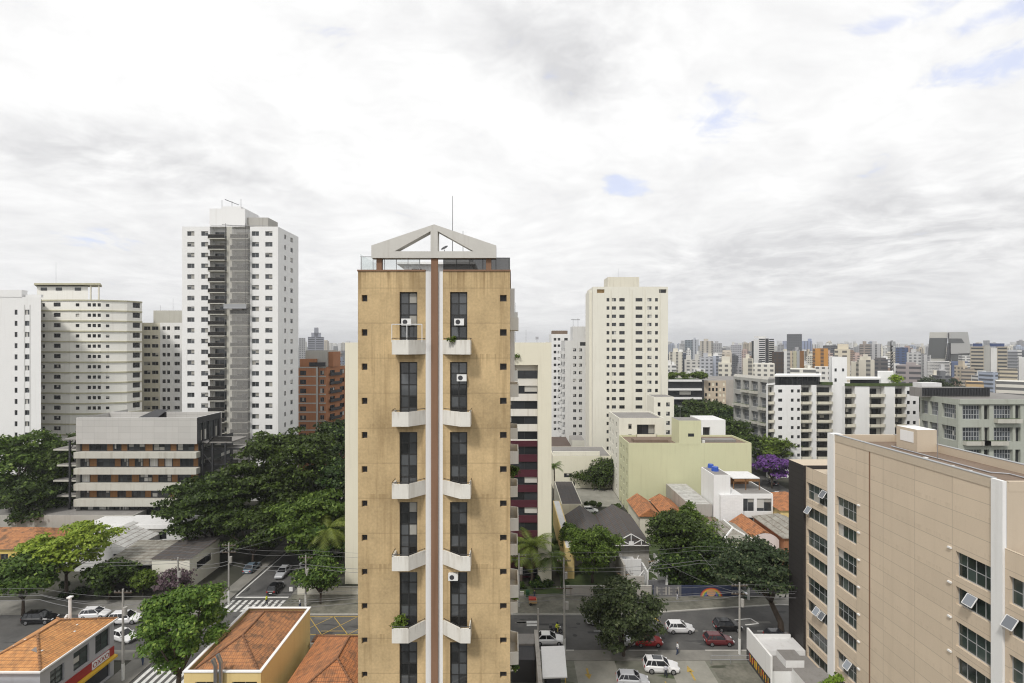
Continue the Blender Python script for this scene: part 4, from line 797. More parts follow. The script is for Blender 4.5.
# ================================================================== orange brick building
b = Bldg('brick_building', 'orange brick apartment building with concrete bands, dark balconies and a planted terrace', 'apartment building', -60, 176); Y = 166
u = lambda x: px(x, Y); H = pz(367, Y); rows = [(H - 2.7 - 2.9 * i, H - 1.2 - 2.9 * i) for i in range(12)]; rows = [q for q in rows if q[0] > 2]
b.facade((u(297), Y), (u(316), Y), 0, H, 'brick_orange', grid([(u(303) - u(297), 2.0, 'dark')], rows)); b.facade((u(316), Y), (u(318), Y), 0, H, 'concrete'); b.facade((u(318), Y + .6), (u(325), Y + .6), 0, H, 'brick_orange', grid([(1.1, 1.3, 'std')], rows)); b.facade((u(325), Y + .6), (u(334), Y + 14), 0, H, 'brick_orange', grid([(4, 3, 'dark'), (10, 3, 'dark')], rows)); b.facade((u(334), Y + 14), (u(350), Y + 20), 0, H, 'brick_orange', grid([(2.5, 2, 'dark')], rows)); b.facade((u(297), Y + 20), (u(297), Y), 0, H, 'brick_orange')
b.P('roof').poly([(u(297), Y, H), (u(325), Y, H), (u(334), Y + 14, H), (u(350), Y + 20, H), (u(297), Y + 20, H)], 'roof_grey')
for i in range(12):
    z = H - 2.9 * i
    if z < 3: continue
    b.part('concrete_band', MB().box(u(296.6), u(317), Y - .08, Y - .003, z - .35, z + .05, 'concrete').box(u(318), u(325.3), Y + .5, Y + .597, z - .4, z, 'concrete'))
    mb = MB(); tray(mb, [(u(326.5), Y + 3), (u(328.5), Y + 2.2), (u(333), Y + 9), (u(331.5), Y + 10.5)], z - 3.0, z - 2.0, .1, 'steel_dark'); b.part('balcony', mb); mb = MB(); tray(mb, [(u(334.5), Y + 14), (u(336), Y + 12.5), (u(344), Y + 15.5), (u(343), Y + 17)], z - 3.0, z - 2.0, .1, 'steel_dark'); b.part('balcony', mb)
b.part('penthouse', MB().box(u(303), u(325), Y + 2, Y + 12, H, pz(350.5, Y + 2), 'concrete', 'roof_grey').box(u(325.1), u(330), Y + 3, Y + 10, H, pz(352, Y), 'brick_orange').box(u(299), u(315), Y + .6, Y + 1.99, H, pz(359, Y), 'brick_orange').box(u(309), u(325), Y + .1, Y + .5, H + .2, H + 1.5, 'steel_dark')); b.done()
# ================================================================== ivory tower right of centre
b = Bldg('ivory_tower', 'tall ivory tower with columns of small dark windows standing right of the ochre tower', 'apartment tower', 41, 190); Y = 180
u = lambda x: px(x, Y); H = pz(286.7, Y); a = u(593); rows = [(H - 4.6 - 2.9 * i - .6, H - 4.6 - 2.9 * i + .6) for i in range(21)]; rows = [q for q in rows if q[0] > 1]
cols = [(608, 1.0, 'small'), (614, 1.5, 'std'), (622, 1.9, 'dark'), (639, 2.4, 'dark'), (649.5, 1.5, 'white2'), (656.5, 1.0, 'small')]
b.shell(a, u(668), Y, Y + 15, 0, H, 'ivory', front=grid([(u(x) - a, w_, st) for x, w_, st in cols], rows) + [(u(597) - a, u(604.5) - a, H - 2.2, H - .9, 'kraft', 1.), (u(659) - a, u(666.5) - a, H - 2.2, H - .9, 'glass_dark', 1.)], left=grid([(4, 1.3, 'std'), (10, 1.3, 'std')], rows), parapet=.5)
for x in (611, 632, 645, 660): b.part('downpipe', MB().box(u(x) - .06, u(x) + .06, Y - .12, Y - .004, 2, H - 1, 'cream_dirty'))
b.part('pilaster', MB().box(a - .9, a - .003, Y + 3, Y + 12, 0, H - 1.3, 'ivory')); b.part('water_tank', MB().box(u(610), u(642), Y + 4, Y + 12, H - .4, pz(277, Y + 4), 'cream_dirty', 'roof_grey')); b.part('antenna', MB().tube((u(622), Y + 6, H), (u(622), Y + 6, pz(266, Y)), .05, .03, 'steel')); b.done()
b = Bldg('grey_white_building', 'grey white apartment building with side balconies squeezed beside the ivory tower', 'apartment tower', 24, 205); Y = 195
u = lambda x: px(x, Y); H = pz(340.5, Y); a = u(565); rows = [(H - 4.2 - 2.9 * i, H - 3.0 - 2.9 * i) for i in range(14)]; rows = [q for q in rows if q[0] > 1]
b.shell(a, u(588), Y, Y + 16, 0, H, 'white_grey', front=grid([(u(574.7) - a, 1.2, 'std'), (u(580.5) - a, 1.2, 'std')], rows) + [(u(580) - a, u(586.5) - a, H - 2., H - .6, 'dark')], left=grid([(3, 2, 'dark'), (8, 1.6, 'std'), (13, 2, 'dark')], rows))
for z, _ in rows:
    for y in (Y + 1, Y + 11): mb = MB(); tray(mb, [(a - .003, y + 3.6), (a - 1.2, y + 3.4), (a - 1.2, y + .2), (a - .003, y)], z - 1, z + .1, .1, 'white_grey'); b.part('balcony', mb)
b.part('penthouse', MB().box(u(574), u(588), Y + 4, Y + 12, H, pz(326.5, Y + 4), 'white_grey', 'roof_grey')); b.part('antenna', MB().tube((u(575), Y + 6, H + 5), (u(575), Y + 6, pz(318, Y)), .06, .04, 'steel_dark').tube((u(580), Y + 6, H + 5), (u(580), Y + 6, pz(317, Y)), .06, .04, 'steel_dark').tube((u(573), Y + 6, pz(319, Y)), (u(582), Y + 6, pz(319, Y)), .1, .1, 'steel_dark')); b.done()
b = Bldg('white_stepped_building', 'distant white apartment building with balcony side, furthest behind the grey white one', 'apartment tower', 21, 245); Y = 232
u = lambda x: px(x, Y); H = pz(334, Y); a = u(551.5); rows = [(H - 3 - 2.9 * i, H - 1.8 - 2.9 * i) for i in range(15)]
b.shell(a, u(571), Y, Y + 16, 0, H, 'white', front=grid([(1.6, 1.2, 'dark'), (u(559) - a, 1.2, 'std'), (u(566) - a, 1.6, 'dark')], rows)); b.part('penthouse', MB().box(u(553), u(568), Y + 2, Y + 10, H, H + 1.6, 'roof_brown')); b.done()
# ================================================================== green and white low blocks
b = Bldg('white_block', 'white block with a balcony window rising behind the blank green walled building', 'apartment building', 39, 148); Y = 140
u = lambda x: px(x, Y); H = pz(418, Y); a = u(619); rows = [(H - 3 - 2.9 * i, H - 1.6 - 2.9 * i) for i in range(7)]
b.shell(a, u(664), Y, Y + 15, 0, H, 'ivory', front=[(u(637) - a, u(655) - a, H - 5.2, H - 1.8, 'dark', .8)] + grid([(u(630) - a, .9, 'small')], rows), left=grid([(2.2, 1.4, 'std'), (6.5, 1.4, 'std'), (11.5, 1.4, 'std')], rows), parapet=.4)
mb = MB(); tray(mb, [(u(636), Y - .003), (u(636), Y - .8), (u(656), Y - .8), (u(656), Y - .003)], H - 5.4, H - 4.3, .1, 'cream'); b.part('balcony', mb); b.done()
b = Bldg('pale_green_building', 'low building with a blank pale green wall and a raised square stair block', 'apartment building', 45, 134); Y = 128
u = lambda x: px(x, Y); H = pz(443, Y); a = u(628.5); rows = [(H - 3 - 2.9 * i, H - 1.6 - 2.9 * i) for i in range(6)]
b.shell(a, u(751.5), Y, Y + 11.5, 0, H, 'pale_green', roof='roof_brown', left=grid([(2.5, 1.4, 'std'), (6, 1.4, 'std'), (9.5, 1.0, 'small')], rows), right=grid([(3, 1.4, 'std'), (8, 1.4, 'std')], rows), parapet=.45)
b.part('ac_unit', MB().box(u(705), u(708), Y + 2, Y + 2.8, H - .44, H + .3, 'plastic_white')); b.part('antenna', MB().tube((u(684), Y + 3, H + 4), (u(684), Y + 3, H + 9), .05, .03, 'steel')); b.part('stair_block', MB().box(u(679), u(701), Y - .05, Y + 6, H - .44, pz(420.5, Y), 'pale_green', 'roof_grey')); b.part('roof_gear', MB().box(u(637), u(672), Y + 3, Y + 6, H - .44, H + .25, 'roof_brown').box(u(710), u(742), Y + 3.5, Y + 6, H - .44, H + .15, 'roof_grey').box(u(688), u(694), Y - .06, Y - .052, H + 1.6, H + 2.4, 'glass_dark')); b.done()
b = Bldg('white_stair_tower', 'slim white block with one aerial between the ivory tower and green wall', 'apartment building', 47, 166); Y = 160
u = lambda x: px(x, Y); H = pz(397, Y); b.shell(u(654), u(674), Y, Y + 8, 0, H, 'ivory', front=grid([(1.6, .9, 'small'), (4.4, 1.2, 'std')], [(H - 3 - 2.9 * i, H - 1.7 - 2.9 * i) for i in range(5)])); b.part('antenna', MB().tube((u(663), Y + 2, H), (u(663), Y + 2, pz(375, Y)), .06, .03, 'steel')); b.done()
b = Bldg('white_balcony_block', 'small white block with a recessed balcony behind the right end of the green wall', 'apartment building', 55, 146); Y = 142
u = lambda x: px(x, Y); H = pz(420, Y); b.shell(u(701.5), u(725.5), Y, Y + 9, 0, H, 'white', front=[(.4, 2.4, H - 5, H - 2, 'dark', .7)], roof='roof_white'); b.done()
# ================================================================== low cream block, dark roofs, court
b = Bldg('low_cream_building', 'low cream building with two dark windows and creeper on its end', 'building', 21, 155); Y = 150
u = lambda x: px(x, Y); b.shell(u(553), u(611), Y, Y + 14, 0, pz(456, Y), 'cream', roof='roof_grey', front=[(u(564) - u(553), u(572) - u(553), 3.2, 4.4, 'dark'), (u(566) - u(553), u(575) - u(553), .7, 1.9, 'dark')]); b.part('roof_shed', MB().box(u(553), u(578), Y + 16, Y + 34, 0, 9, 'roof_grey', 'fibre_dark').box(u(578.2), u(592), Y + 15, Y + 24, 0, 11.3, 'concrete_pale', 'roof_grey').box(u(553), u(600), Y + .5, Y + 1, pz(456, Y), pz(452, Y), 'ivory')); b.done()
b = Bldg('long_shed', 'long shed with a flat charcoal sheet roof beside the concrete court', 'shed', 15.5, 138); b.shell(11.5, 16.4, 119, 139, 0, 5.0, 'cream_dirty', 'fibre_dark'); b.done()
b = Bldg('boundary_house', 'narrow cream house wall with a charcoal lean-to roof left of the twin roofs', 'house', 12, 105); b.shell(9.6, 11.2, 92, 120, 0, 5.5, 'house_yellow', 'roof_white'); b.done()
for nm, lb, a, c, y0_, y1_ in (('dark_roofed_warehouse', 'warehouse under a charcoal gabled roof nearest the yellow boundary wall', 11.3, 18.3, 97, 112), ('trussed_warehouse', 'warehouse under a charcoal gabled roof with an open white truss gable', 18.4, 26.0, 95.5, 113)):
    b = Bldg(nm, lb, 'warehouse', (a + c) / 2, 104); b.shell(a + .1, c - .1, y0_ + (1.2 if a > 15 else .1), y1_ - .1, 0, 4.6, 'dirty_wall'); b.p['roof'] = MB(); hip(b.P('roof'), a, c, y0_, y1_, 4.62, 6.9, 'fibre_dark', ov=.05, hipf=(0, 0))
    if a > 15:
        tr = MB(); zz0 = 4.65; m_ = (a + c) / 2
        for q in (((a, zz0), (c, zz0)), ((a, zz0), (m_, 6.8)), ((c, zz0), (m_, 6.8)), ((m_, zz0), (m_, 6.8)), ((a + 1.9, zz0), (a + 1.9, 5.7)), ((c - 1.9, zz0), (c - 1.9, 5.7)), ((m_, zz0), (a + 1.9, 5.7)), ((m_, zz0), (c - 1.9, 5.7))): tr.tube((q[0][0], y0_ - .1, q[0][1]), (q[1][0], y0_ - .1, q[1][1]), .09, .09, 'white', 4)
        tr.box(m_ - .45, m_ + .45, y0_ - .25, y0_ - .2, zz0 + .05, zz0 + .8, 'white'); b.part('truss', tr)
    b.done()
b = Bldg('ruined_house', 'roofless half demolished white house full of broken boards', 'house', 23, 91)
b.P('wall').box(19.2, 19.5, 88, 95, 0, 4.2, 'dirty_wall').box(26.2, 26.5, 87, 95, 0, 3.4, 'white').box(19.5, 22.6, 87.6, 87.9, 0, 2.4, 'dirty_wall').box(23.4, 26.2, 87.6, 87.9, 0, 1.7, 'graffiti_grey').box(19.6, 23.0, 91, 91.25, 0, 3.9, 'roof_white').box(23.2, 23.5, 88, 92, 0, 3, 'roof_white').box(19.6, 22.4, 92, 95, 2.6, 2.75, 'roof_white')
r_ = random.Random(4); pk = MB()
for i in range(70):
    x, y, z, a_, L = r_.uniform(20, 26), r_.uniform(88.2, 94.5), r_.uniform(.2, 2.6), r_.uniform(0, 3.14), r_.uniform(.8, 2.6); pk.tube((x, y, z), (x + L * math.cos(a_) * .8, y + L * math.sin(a_) * .6, max(.05, z + r_.uniform(-1.2, 1.2))), .07, .07, r_.choice(('wood', 'roof_white', 'white', 'roof_grey')), 4)
b.part('broken_boards', pk)['kind'] = 'stuff'; b.done()
b = Bldg('tiled_cottage', 'cottage with patched orange tile roofs against the green wall', 'house', 31, 115); b.shell(27.5, 36, 110, 121, 0, 5.2, 'cream_dirty'); b.p['roof'] = MB(); hip(b.P('roof'), 27.5, 31.8, 110, 121, 5.22, 6.9, 'tile_rust', hipf=(0, 0)); hip(b.P('rear_roof'), 33, 37.5, 112, 122, 5.1, 6.5, 'tile_rust', hipf=(0, 0)); b.done()
b = Bldg('sheet_roof_shed', 'shed with a pale corrugated sheet roof leaning on the white modern house', 'shed', 41, 118); b.shell(38.2, 43.2, 110.5, 127, 0, 7.6, 'dirty_wall', 'sheet_pale'); b.part('lower_roof', MB().box(39, 43.6, 107.5, 110.3, 0, 5, 'dirty_wall', 'roof_brown')); b.done()
b = Bldg('white_modern_house', 'white cubic house with brick wall, roof terrace and a brown pergola', 'house', 49, 117, near=True); Y = 111
u = lambda x: px(x, Y)
b.shell(43.4, 47.0, Y - .8, Y + 6.5, 0, 14.0, 'white', roof='roof_grey'); b.facade((44.6, Y - 1.6), (49.4, Y - 1.6), 0, 9.9, 'white_brick'); b.P().box(44.6, 49.4, Y - 1.59, Y + 5, 0, 9.89, 'white_brick', 'roof_white')
b.shell(49.5, 56.6, Y, Y + 10, 0, 9.7, 'white', roof='roof_grey', rp='terrace', front=[(.4, 3.0, 5.9, 8.7, 'white2'), (3.6, 6.8, 5.9, 8.7, 'white2'), (.4, 3.0, 1.6, 4.6, 'white2'), (3.6, 6.8, 1.6, 4.6, 'white2')])
pg = MB().box(49.2, 55.2, Y + 3, Y + 9, 12.2, 12.4, 'roof_white').box(49.4, 55, Y + 8, Y + 8.2, 9.7, 12.1, 'wood_panel')
for x in (49.3, 52, 55): pg.box(x, x + .15, Y + 3, Y + 3.15, 9.7, 12.2, 'wood_panel')
pg.box(49.3, 55, Y + 3.0, Y + 3.1, 11.6, 12.15, 'wood_panel'); b.part('pergola', pg); b.part('water_tank', MB().tube((45.2, Y + 3, 14), (45.2, Y + 3, 14.9), .8, .7, 'blue_tank', 12).tube((45.4, Y + 6, 14), (45.4, Y + 6, 14.8), .7, .6, 'blue_tank', 12)); b.done()
o = MB().tube((41.5, 106.6, 3.4), (41.5, 106.6, 4.8), .75, .65, 'blue_tank', 14).box(40.4, 42.6, 105.8, 107.4, 0, 3.4, 'dirty_wall').build('water_tank'); tag(o, 'blue water tank on a low plinth below the white brick wall', 'water tank')
b = Bldg('grey_roofed_house', 'white house with a pale fibre sheet hipped roof and white ridges', 'house', 41, 99); b.shell(38.5, 45.0, 94, 104, 0, 5.6, 'white', left=[(2, 3, 3, 4, 'small'), (5, 6.3, 3, 4.2, 'std')]); b.p['roof'] = MB(); A, C_ = hip(b.P('roof'), 38.5, 45.0, 94, 104, 5.62, 7.4, 'fibre_grey', hipf=(.9, .9))
rg = MB()
for q in ((38.1, 93.6), (45.4, 93.6)): rg.tube((q[0], q[1], 5.66), (A[0], A[1], 7.44), .16, .16, 'white', 4)
rg.tube((A[0], A[1], 7.45), (C_[0], C_[1], 7.45), .16, .16, 'white', 4); b.part('ridge_cap', rg); b.done()
b = Bldg('pink_gabled_house', 'house with a curved pinkish gable and an orange tile roof', 'house', 48.5, 101); b.shell(45.4, 50.6, 97, 107, 0, 5.0, 'pink_white'); b.p['roof'] = MB(); hip(b.P('roof'), 45.4, 50.6, 97.3, 107, 5.02, 6.8, 'tile_rust', ov=.1, hipf=(0, 0))
g = MB(); pts = [(45.4, 0), (50.6, 0)] + [(50.6 - .52 * i, 5.0 + 1.35 * math.sin(math.pi * min(1, max(0, (i) / 10))) ** .7) for i in range(11)]; g.poly([(x, 96.98, z) for x, z in pts], 'pink_white'); g.poly([(x, 97.2, z) for x, z in pts[::-1]], 'pink_white'); b.part('gable', g); b.done()
b = Bldg('slate_roofed_house', 'house with a brownish fibre sheet roof beside the beige block', 'house', 54, 102); b.shell(51, 57.6, 96, 108, 0, 5.8, 'brick_orange'); b.p['roof'] = MB(); hip(b.P('roof'), 51, 57.6, 96, 108, 5.82, 7.6, 'fibre_grey', hipf=(1, 1)); b.done()
b = Bldg('yellow_walled_house', 'yellow walled house with an orange tile roof close to the dark cladding', 'house', 60, 114); b.shell(56.9, 66, 108.5, 120, 0, 7.0, 'house_yellow', left=[(3, 4.2, 4, 5.2, 'std')]); b.p['roof'] = MB(); hip(b.P('roof'), 56.9, 66, 108.5, 120, 7.02, 9.0, 'tile_rust', hipf=(1, 1)); b.done()
# mural wall along the far pavement
mw = root('mural_wall', 'painted street wall with grey graffiti letters and a bright rainbow', 'wall', 29, 85.4)
MB().box(23.5, 38.2, 85.3, 85.55, 0, 1.9, 'blue_wall').build('panel', mw); MB().box(23.6, 28.2, 85.26, 85.297, .1, 2.0, 'graffiti_grey').build('grey_panel', mw)
g = MB(); r_ = random.Random(6)
for i in range(4):
    x = 24.0 + i * 1.0
    for j in range(3): g.box(x + r_.uniform(0, .2), x + r_.uniform(.5, .85), 85.215, 85.257 - .002 * j, .35 + .5 * j, .6 + .5 * j, 'roof_grey')
    g.box(x + .05 + (i % 2) * .5, x + .25 + (i % 2) * .5, 85.21, 85.25, .4, 1.75, 'dirty_wall')
g.build('lettering', mw)
g = MB(); cx = 33.2
for i, m_ in enumerate(('mural_red', 'mural_orange', 'mural_yellow', 'mural_green', 'mural_blue', 'mural_violet')):
    ro, ri = 1.85 - i * .17, 1.85 - i * .17 - .17
    for k_ in range(14):
        a0, a1 = math.pi * k_ / 14, math.pi * (k_ + 1) / 14; sq = .82
        g.poly([(cx + ro * math.cos(a0), 85.29, .05 + ro * sq * math.sin(a0)), (cx + ri * math.cos(a0), 85.29, .05 + ri * sq * math.sin(a0)), (cx + ri * math.cos(a1), 85.29, .05 + ri * sq * math.sin(a1)), (cx + ro * math.cos(a1), 85.29, .05 + ro * sq * math.sin(a1))], m_)
g.poly([(cx + .75 * math.cos(q), 85.285, .72 + .6 * math.sin(q)) for q in (2 * math.pi * i / 16 for i in range(16))], 'mural_skin'); g.build('rainbow', mw)
for i, (a, c, lb, m_, h) in enumerate(((38.4, 44, 'dark garden wall right of the mural under the leaning tree', 'graffiti_grey', 1.9), (9.0, 23.3, 'grey street wall left of the mural beneath the trees', 'dirty_wall', 1.7), (-8, 2.0, 'low mossy kerb wall of the planted forecourt', 'concrete', .7))):
    r = root('garden_wall', lb, 'wall', (a + c) / 2, 85.6); MB().box(a, c, 85.5, 85.75, 0, h, m_).build('panel', r); MB().box(a - .03, c + .03, 85.46, 85.79, h, h + .08, 'concrete').build('coping', r)
# ================================================================== left street row
b = Bldg('yellow_house', 'bright yellow house with an old orange tile roof at the left edge', 'house', -92, 101); b.shell(-108, -89, 96, 106, 0, 3.8, 'bright_yellow', front=[(12, 13.5, 1.4, 2.8, 'std')]); b.p['roof'] = MB(); hip(b.P('roof'), -108, -89, 96, 106, 3.82, 6.1, 'tile_old', along='x', hipf=(1, 1)); b.done()
b = Bldg('grey_flat_building', 'grey flat roofed building behind the yellow house', 'building', -95, 112); b.shell(-112, -80, 108.2, 118, 0, 6, 'concrete', 'roof_grey'); b.done()
b = Bldg('white_gabled_house', 'white gabled house with a pale sheet roof behind the light green tree', 'house', -73.5, 96); b.shell(-83, -71, 95, 104, 0, 4.0, 'white_grey', front=[(9, 9.7, 2, 3.2, 'small')]); b.p['roof'] = MB(); hip(b.P('roof'), -83, -71, 95.3, 104, 4.02, 6.2, 'sheet_pale', hipf=(0, 0), ov=.2); b.P().mesh([(-83, 95.02, 4.0), (-71, 95.02, 4.0), (-77, 95.02, 6.2)], [(0, 1, 2)], 'white_grey'); b.done()
b = Bldg('white_studio', 'white flat building with a long dark strip window below the office', 'building', -78, 105); b.shell(-86, -65.5, 103, 109, 0, 5.8, 'white', 'roof_white', front=[(5, 16.5, 2.9, 5.0, 'dark')]); b.done()
b = Bldg('sheet_roofed_store', 'black fronted store under a weathered grey sheet roof', 'shop', -63.5, 92); b.shell(-70.4, -62.6, 88.6, 97, 0, 4.1, 'charcoal', front=[(5.6, 7, 1.2, 3.6, 'dark')]); b.p['roof'] = MB().mesh([(-70.9, 88.1, 4.15), (-62.2, 88.1, 4.15), (-62.2, 97.5, 4.9), (-70.9, 97.5, 4.9)], [(0, 1, 2, 3)], 'fibre_grey').mesh([(-70.9, 88.1, 4.03), (-62.2, 88.1, 4.03), (-62.2, 88.1, 4.15), (-70.9, 88.1, 4.15)], [(0, 1, 2, 3)], 'steel'); b.done()
b = Bldg('white_corner_store', 'whitewashed corner building with a dark sloping roof at the side street', 'shop', -53.5, 91); b.shell(-61.9, -55.4, 88, 97, 0, 5.2, 'ivory', right=[(2, 6.5, 2.4, 3.8, 'dark')]); b.p['roof'] = MB().mesh([(-62.1, 87.8, 5.25), (-55.2, 87.8, 5.25), (-55.2, 97.2, 5.6), (-62.1, 97.2, 5.6)], [(0, 1, 2, 3)], 'fibre_dark'); b.done()
r = root('street_wall', 'low cream street wall below the palm at the cream building', 'wall', -28, 86); MB().box(-36, -19, 85.9, 86.15, 0, 1.3, 'ivory').build('panel', r); MB().box(-36.05, -18.95, 85.86, 86.2, 1.3, 1.38, 'concrete').build('coping', r)
# ================================================================== mid distance, right
def planter(b, x0, x1, y, z): b.part('planter', MB().box(x0, x1, y - 1.0, y - .003, z, z + 1.0, 'concrete_pale', 'turf'))
b = Bldg('gridded_grey_office', 'grey concrete office grid with planter boxes left of the white apartment tower', 'office building', 88, 190)
a, c = (px(733.5, 186), 186.), (px(768, 168), 168.); H = 30.6; L = math.hypot(c[0] - a[0], c[1] - a[1])
b.facade(a, c, 0, H, 'office_grey', [(L * i / 4 + .7, L * (i + 1) / 4 - .5, H - 4.6 - 5.1 * j, H - 1.0 - 5.1 * j, 'big', .7) for i in range(4) for j in range(6) if H - 4.6 - 5.1 * j > 0])
b.facade((a[0] * 1.06, a[1] * 1.06), a, 0, H, 'office_grey'); b.facade(c, (c[0] + 9, c[1] + 9), 0, H, 'office_grey'); b.P('roof').poly([(*a, H), (*c, H), (c[0] + 9, c[1] + 9, H), (a[0] * 1.06, a[1] * 1.06, H)], 'roof_grey'); b.P().poly([(a[0], a[1], H + .01), (c[0], c[1], H + .01), (c[0] + .8, c[1] + .8, H + .9), (a[0] + .8, a[1] + .8, H + .9)], 'concrete')
dx, dy = (c[0] - a[0]) / L, (c[1] - a[1]) / L
for i, j in ((1, 0), (2, 0), (0, 1), (1, 1), (3, 1), (2, 2), (3, 2), (2, 3), (3, 3)):
    u0, u1, z = L * i / 4 + .6, L * (i + 1) / 4 - .4, H - 5.1 - 5.1 * j; nx, ny = dy * 1.1, -dx * 1.1
    q = [(a[0] + dx * u0, a[1] + dy * u0), (a[0] + dx * u0 + nx, a[1] + dy * u0 + ny), (a[0] + dx * u1 + nx, a[1] + dy * u1 + ny), (a[0] + dx * u1, a[1] + dy * u1)]
    b.part('planter', MB().prism(q, z, z + .95, 'concrete_pale', 'turf'))
b.done()
def balc_tower(name, label, Y, xs, H, segs, pitch=2.9, depth=14, extra=None, cat='apartment tower'):
    """segs: (x0, x1, kind) from left to right; kind: wall with window columns, or 'balc' bay"""
    b = Bldg(name, label, cat, px((xs[0] + xs[1]) / 2, Y), Y + depth / 2); u = lambda x: px(x, Y)
    fl = [H - .4 - pitch * i for i in range(int(H / pitch))]
    for s_ in segs:
        x0_, x1_ = u(s_[0]), u(s_[1])
        if s_[2] == 'balc':
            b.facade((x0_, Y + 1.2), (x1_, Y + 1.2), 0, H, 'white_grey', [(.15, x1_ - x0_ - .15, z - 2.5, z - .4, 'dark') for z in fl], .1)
            b.facade((x1_, Y + 1.2), (x1_, Y), 0, H, 'white'); b.facade((x0_, Y), (x0_, Y + 1.2), 0, H, 'white'); b.P('roof').poly([(x0_, Y, H), (x1_, Y, H), (x1_, Y + 1.2, H), (x0_, Y + 1.2, H)], 'concrete')
            for z in fl: mb = MB(); tray(mb, [(x0_ + .01, Y + 1.19), (x0_ + .01, Y - .5), (x1_ - .01, Y - .5), (x1_ - .01, Y + 1.19)], z - 2.75, z - 1.9, .1, 'cream_dirty'); b.part('balcony', mb)
        else:
            b.facade((x0_, Y), (x1_, Y), 0, H, 'white', grid([(u(x) - x0_, w_, 'small') for x, w_ in s_[2]], [(z - 2.0, z - 1.0) for z in fl]))
    xl, xr = u(xs[0]), u(xs[1]); xk = px(xs[0] + .4, Y + depth); b.facade((xr, Y), (xr, Y + depth), 0, H, 'white'); b.facade((xk, Y + depth), (xl, Y), 0, H, 'white'); b.facade((xr, Y + depth), (xk, Y + depth), 0, H, 'white')
    b.P('roof').poly([(xl, Y + 1.2, H), (xr, Y + 1.2, H), (xr, Y + depth, H), (xk, Y + depth, H)], 'roof_white')
    if extra: extra(b, u)
    return b.done()
def ex(b, u):
    Y = 162; H = pz(385, Y); z0, z1 = H, pz(375, Y)
    b.part('crown', MB().prism([(u(776), Y + .5), (u(779), Y + .25), (u(817), Y + .25), (u(821), Y + .6), (px(820, Y + 8), Y + 8), (px(777, Y + 8), Y + 8)], z0, z1 - .5, 'glass_dark').prism([(u(775), Y + .3), (u(778.5), Y - .1), (u(818), Y - .1), (u(822), Y + .4), (px(821, Y + 8.4), Y + 8.4), (px(776, Y + 8.4), Y + 8.4)], z1 - .5, z1, 'white'))
    for i in range(9): b.part('mullion', MB().box(u(777 + i * 5.2) - .08, u(777 + i * 5.2) + .08, Y + .2, Y + .297, z0, z1 - .51, 'frame_dark'))
    b.part('planted_edge', MB().box(u(822), u(833), Y + .1, Y + 1.2, H, H + .9, 'turf'))
balc_tower('white_balcony_tower', 'white apartment tower with a dark glass penthouse band and two balcony bays', 162, (768, 836), pz(385, 162), [(768, 774, 'balc'), (774, 801, [(780.3, 1.3), (792.3, .9), (798.6, .9)]), (801, 811.5, 'balc'), (811.5, 816.5, []), (816.5, 832, 'balc'), (832, 836, [])], extra=ex)
def ex(b, u):
    b.part('penthouse', MB().box(u(833), u(844), 177, 183, pz(356, 175), pz(356, 175) + 2.2, 'white'))
balc_tower('blank_white_tower', 'slim blank white tower with a few tiny windows between two balcony towers', 175, (832, 847), pz(357, 175), [(832, 847, [])], depth=10, extra=lambda b, u: b.part('vent', MB().box(u(834.5), u(836.5), 174.9, 174.99, 33, 34, 'glass_dark').box(u(842), u(844), 174.9, 174.99, 33, 34, 'glass_dark').box(u(834.5), u(836.5), 174.9, 174.99, 29.5, 30.6, 'glass_dark')))
def ex(b, u):
    Y = 148; H = pz(386, Y)
    b.part('roof_terrace', MB().box(u(845), u(919), Y - .2, Y + .2, H, H + .8, 'turf').prism([(px(846, Y + 1), Y + 1), (px(881, Y + 1), Y + 1), (px(880, Y + 7), Y + 7), (px(846, Y + 7), Y + 7)], H + 1.8, H + 2.3, 'white').prism([(px(850, Y + 1.8), Y + 1.8), (px(879, Y + 1.8), Y + 1.8), (px(878, Y + 6), Y + 6), (px(850, Y + 6), Y + 6)], H, H + 1.79, 'glass_dark'))
    b.part('lift_house', MB().prism([(px(877.5, Y + 2), Y + 2), (px(893.5, Y + 2), Y + 2), (px(893, Y + 6), Y + 6), (px(877.5, Y + 6), Y + 6)], H, pz(371.5, Y + 2), 'white'))
    m = MB(); y = Y + 7; x = px(891.5, y)
    for dx, dy in ((-.35, -.35), (.35, -.35), (0, .4)): m.tube((x + dx, y + dy, H), (x + dx * .6, y + dy * .6, pz(340.5, y)), .09, .08, 'steel_dark', 4)
    for i in range(12): m.tube((x - .3, y - .3, H + i), (x + .3, y - .3, H + i + 1), .12, .12, 'steel_dark', 4)
    for z_ in (341.5, 347): 
        for q in range(4): m.box(x + math.cos(q * 1.57) * .9 - .25, x + math.cos(q * 1.57) * .9 + .25, y + math.sin(q * 1.57) * .8 - .1, y + math.sin(q * 1.57) * .8 + .1, pz(z_, y) - 1.4, pz(z_, y), 'frame_alu')
    b.part('antenna_mast', m)
balc_tower('terraced_white_tower', 'white apartment block with planted roof terrace and a tall antenna mast', 148, (845, 919), pz(386, 148), [(845, 855, 'balc'), (855, 869.5, []), (869.5, 884.5, 'balc'), (884.5, 895, []), (895, 905.5, 'balc'), (905.5, 919, [(908.5, .9), (914.5, .9)])], extra=ex)
b = Bldg('green_grey_office', 'greenish grey concrete office with large gridded windows, planters and dark roof fins', 'office building', 125, 128); Y = 118
p0, p1, p2 = (px(920, 130), 130.), (px(958.5, Y), Y), (px(1075, Y), Y); H = 29.2; zr = [(H - 4.4 - 5.1 * j, H - 1.1 - 5.1 * j) for j in range(6)]; zr = [q for q in zr if q[0] > 0]
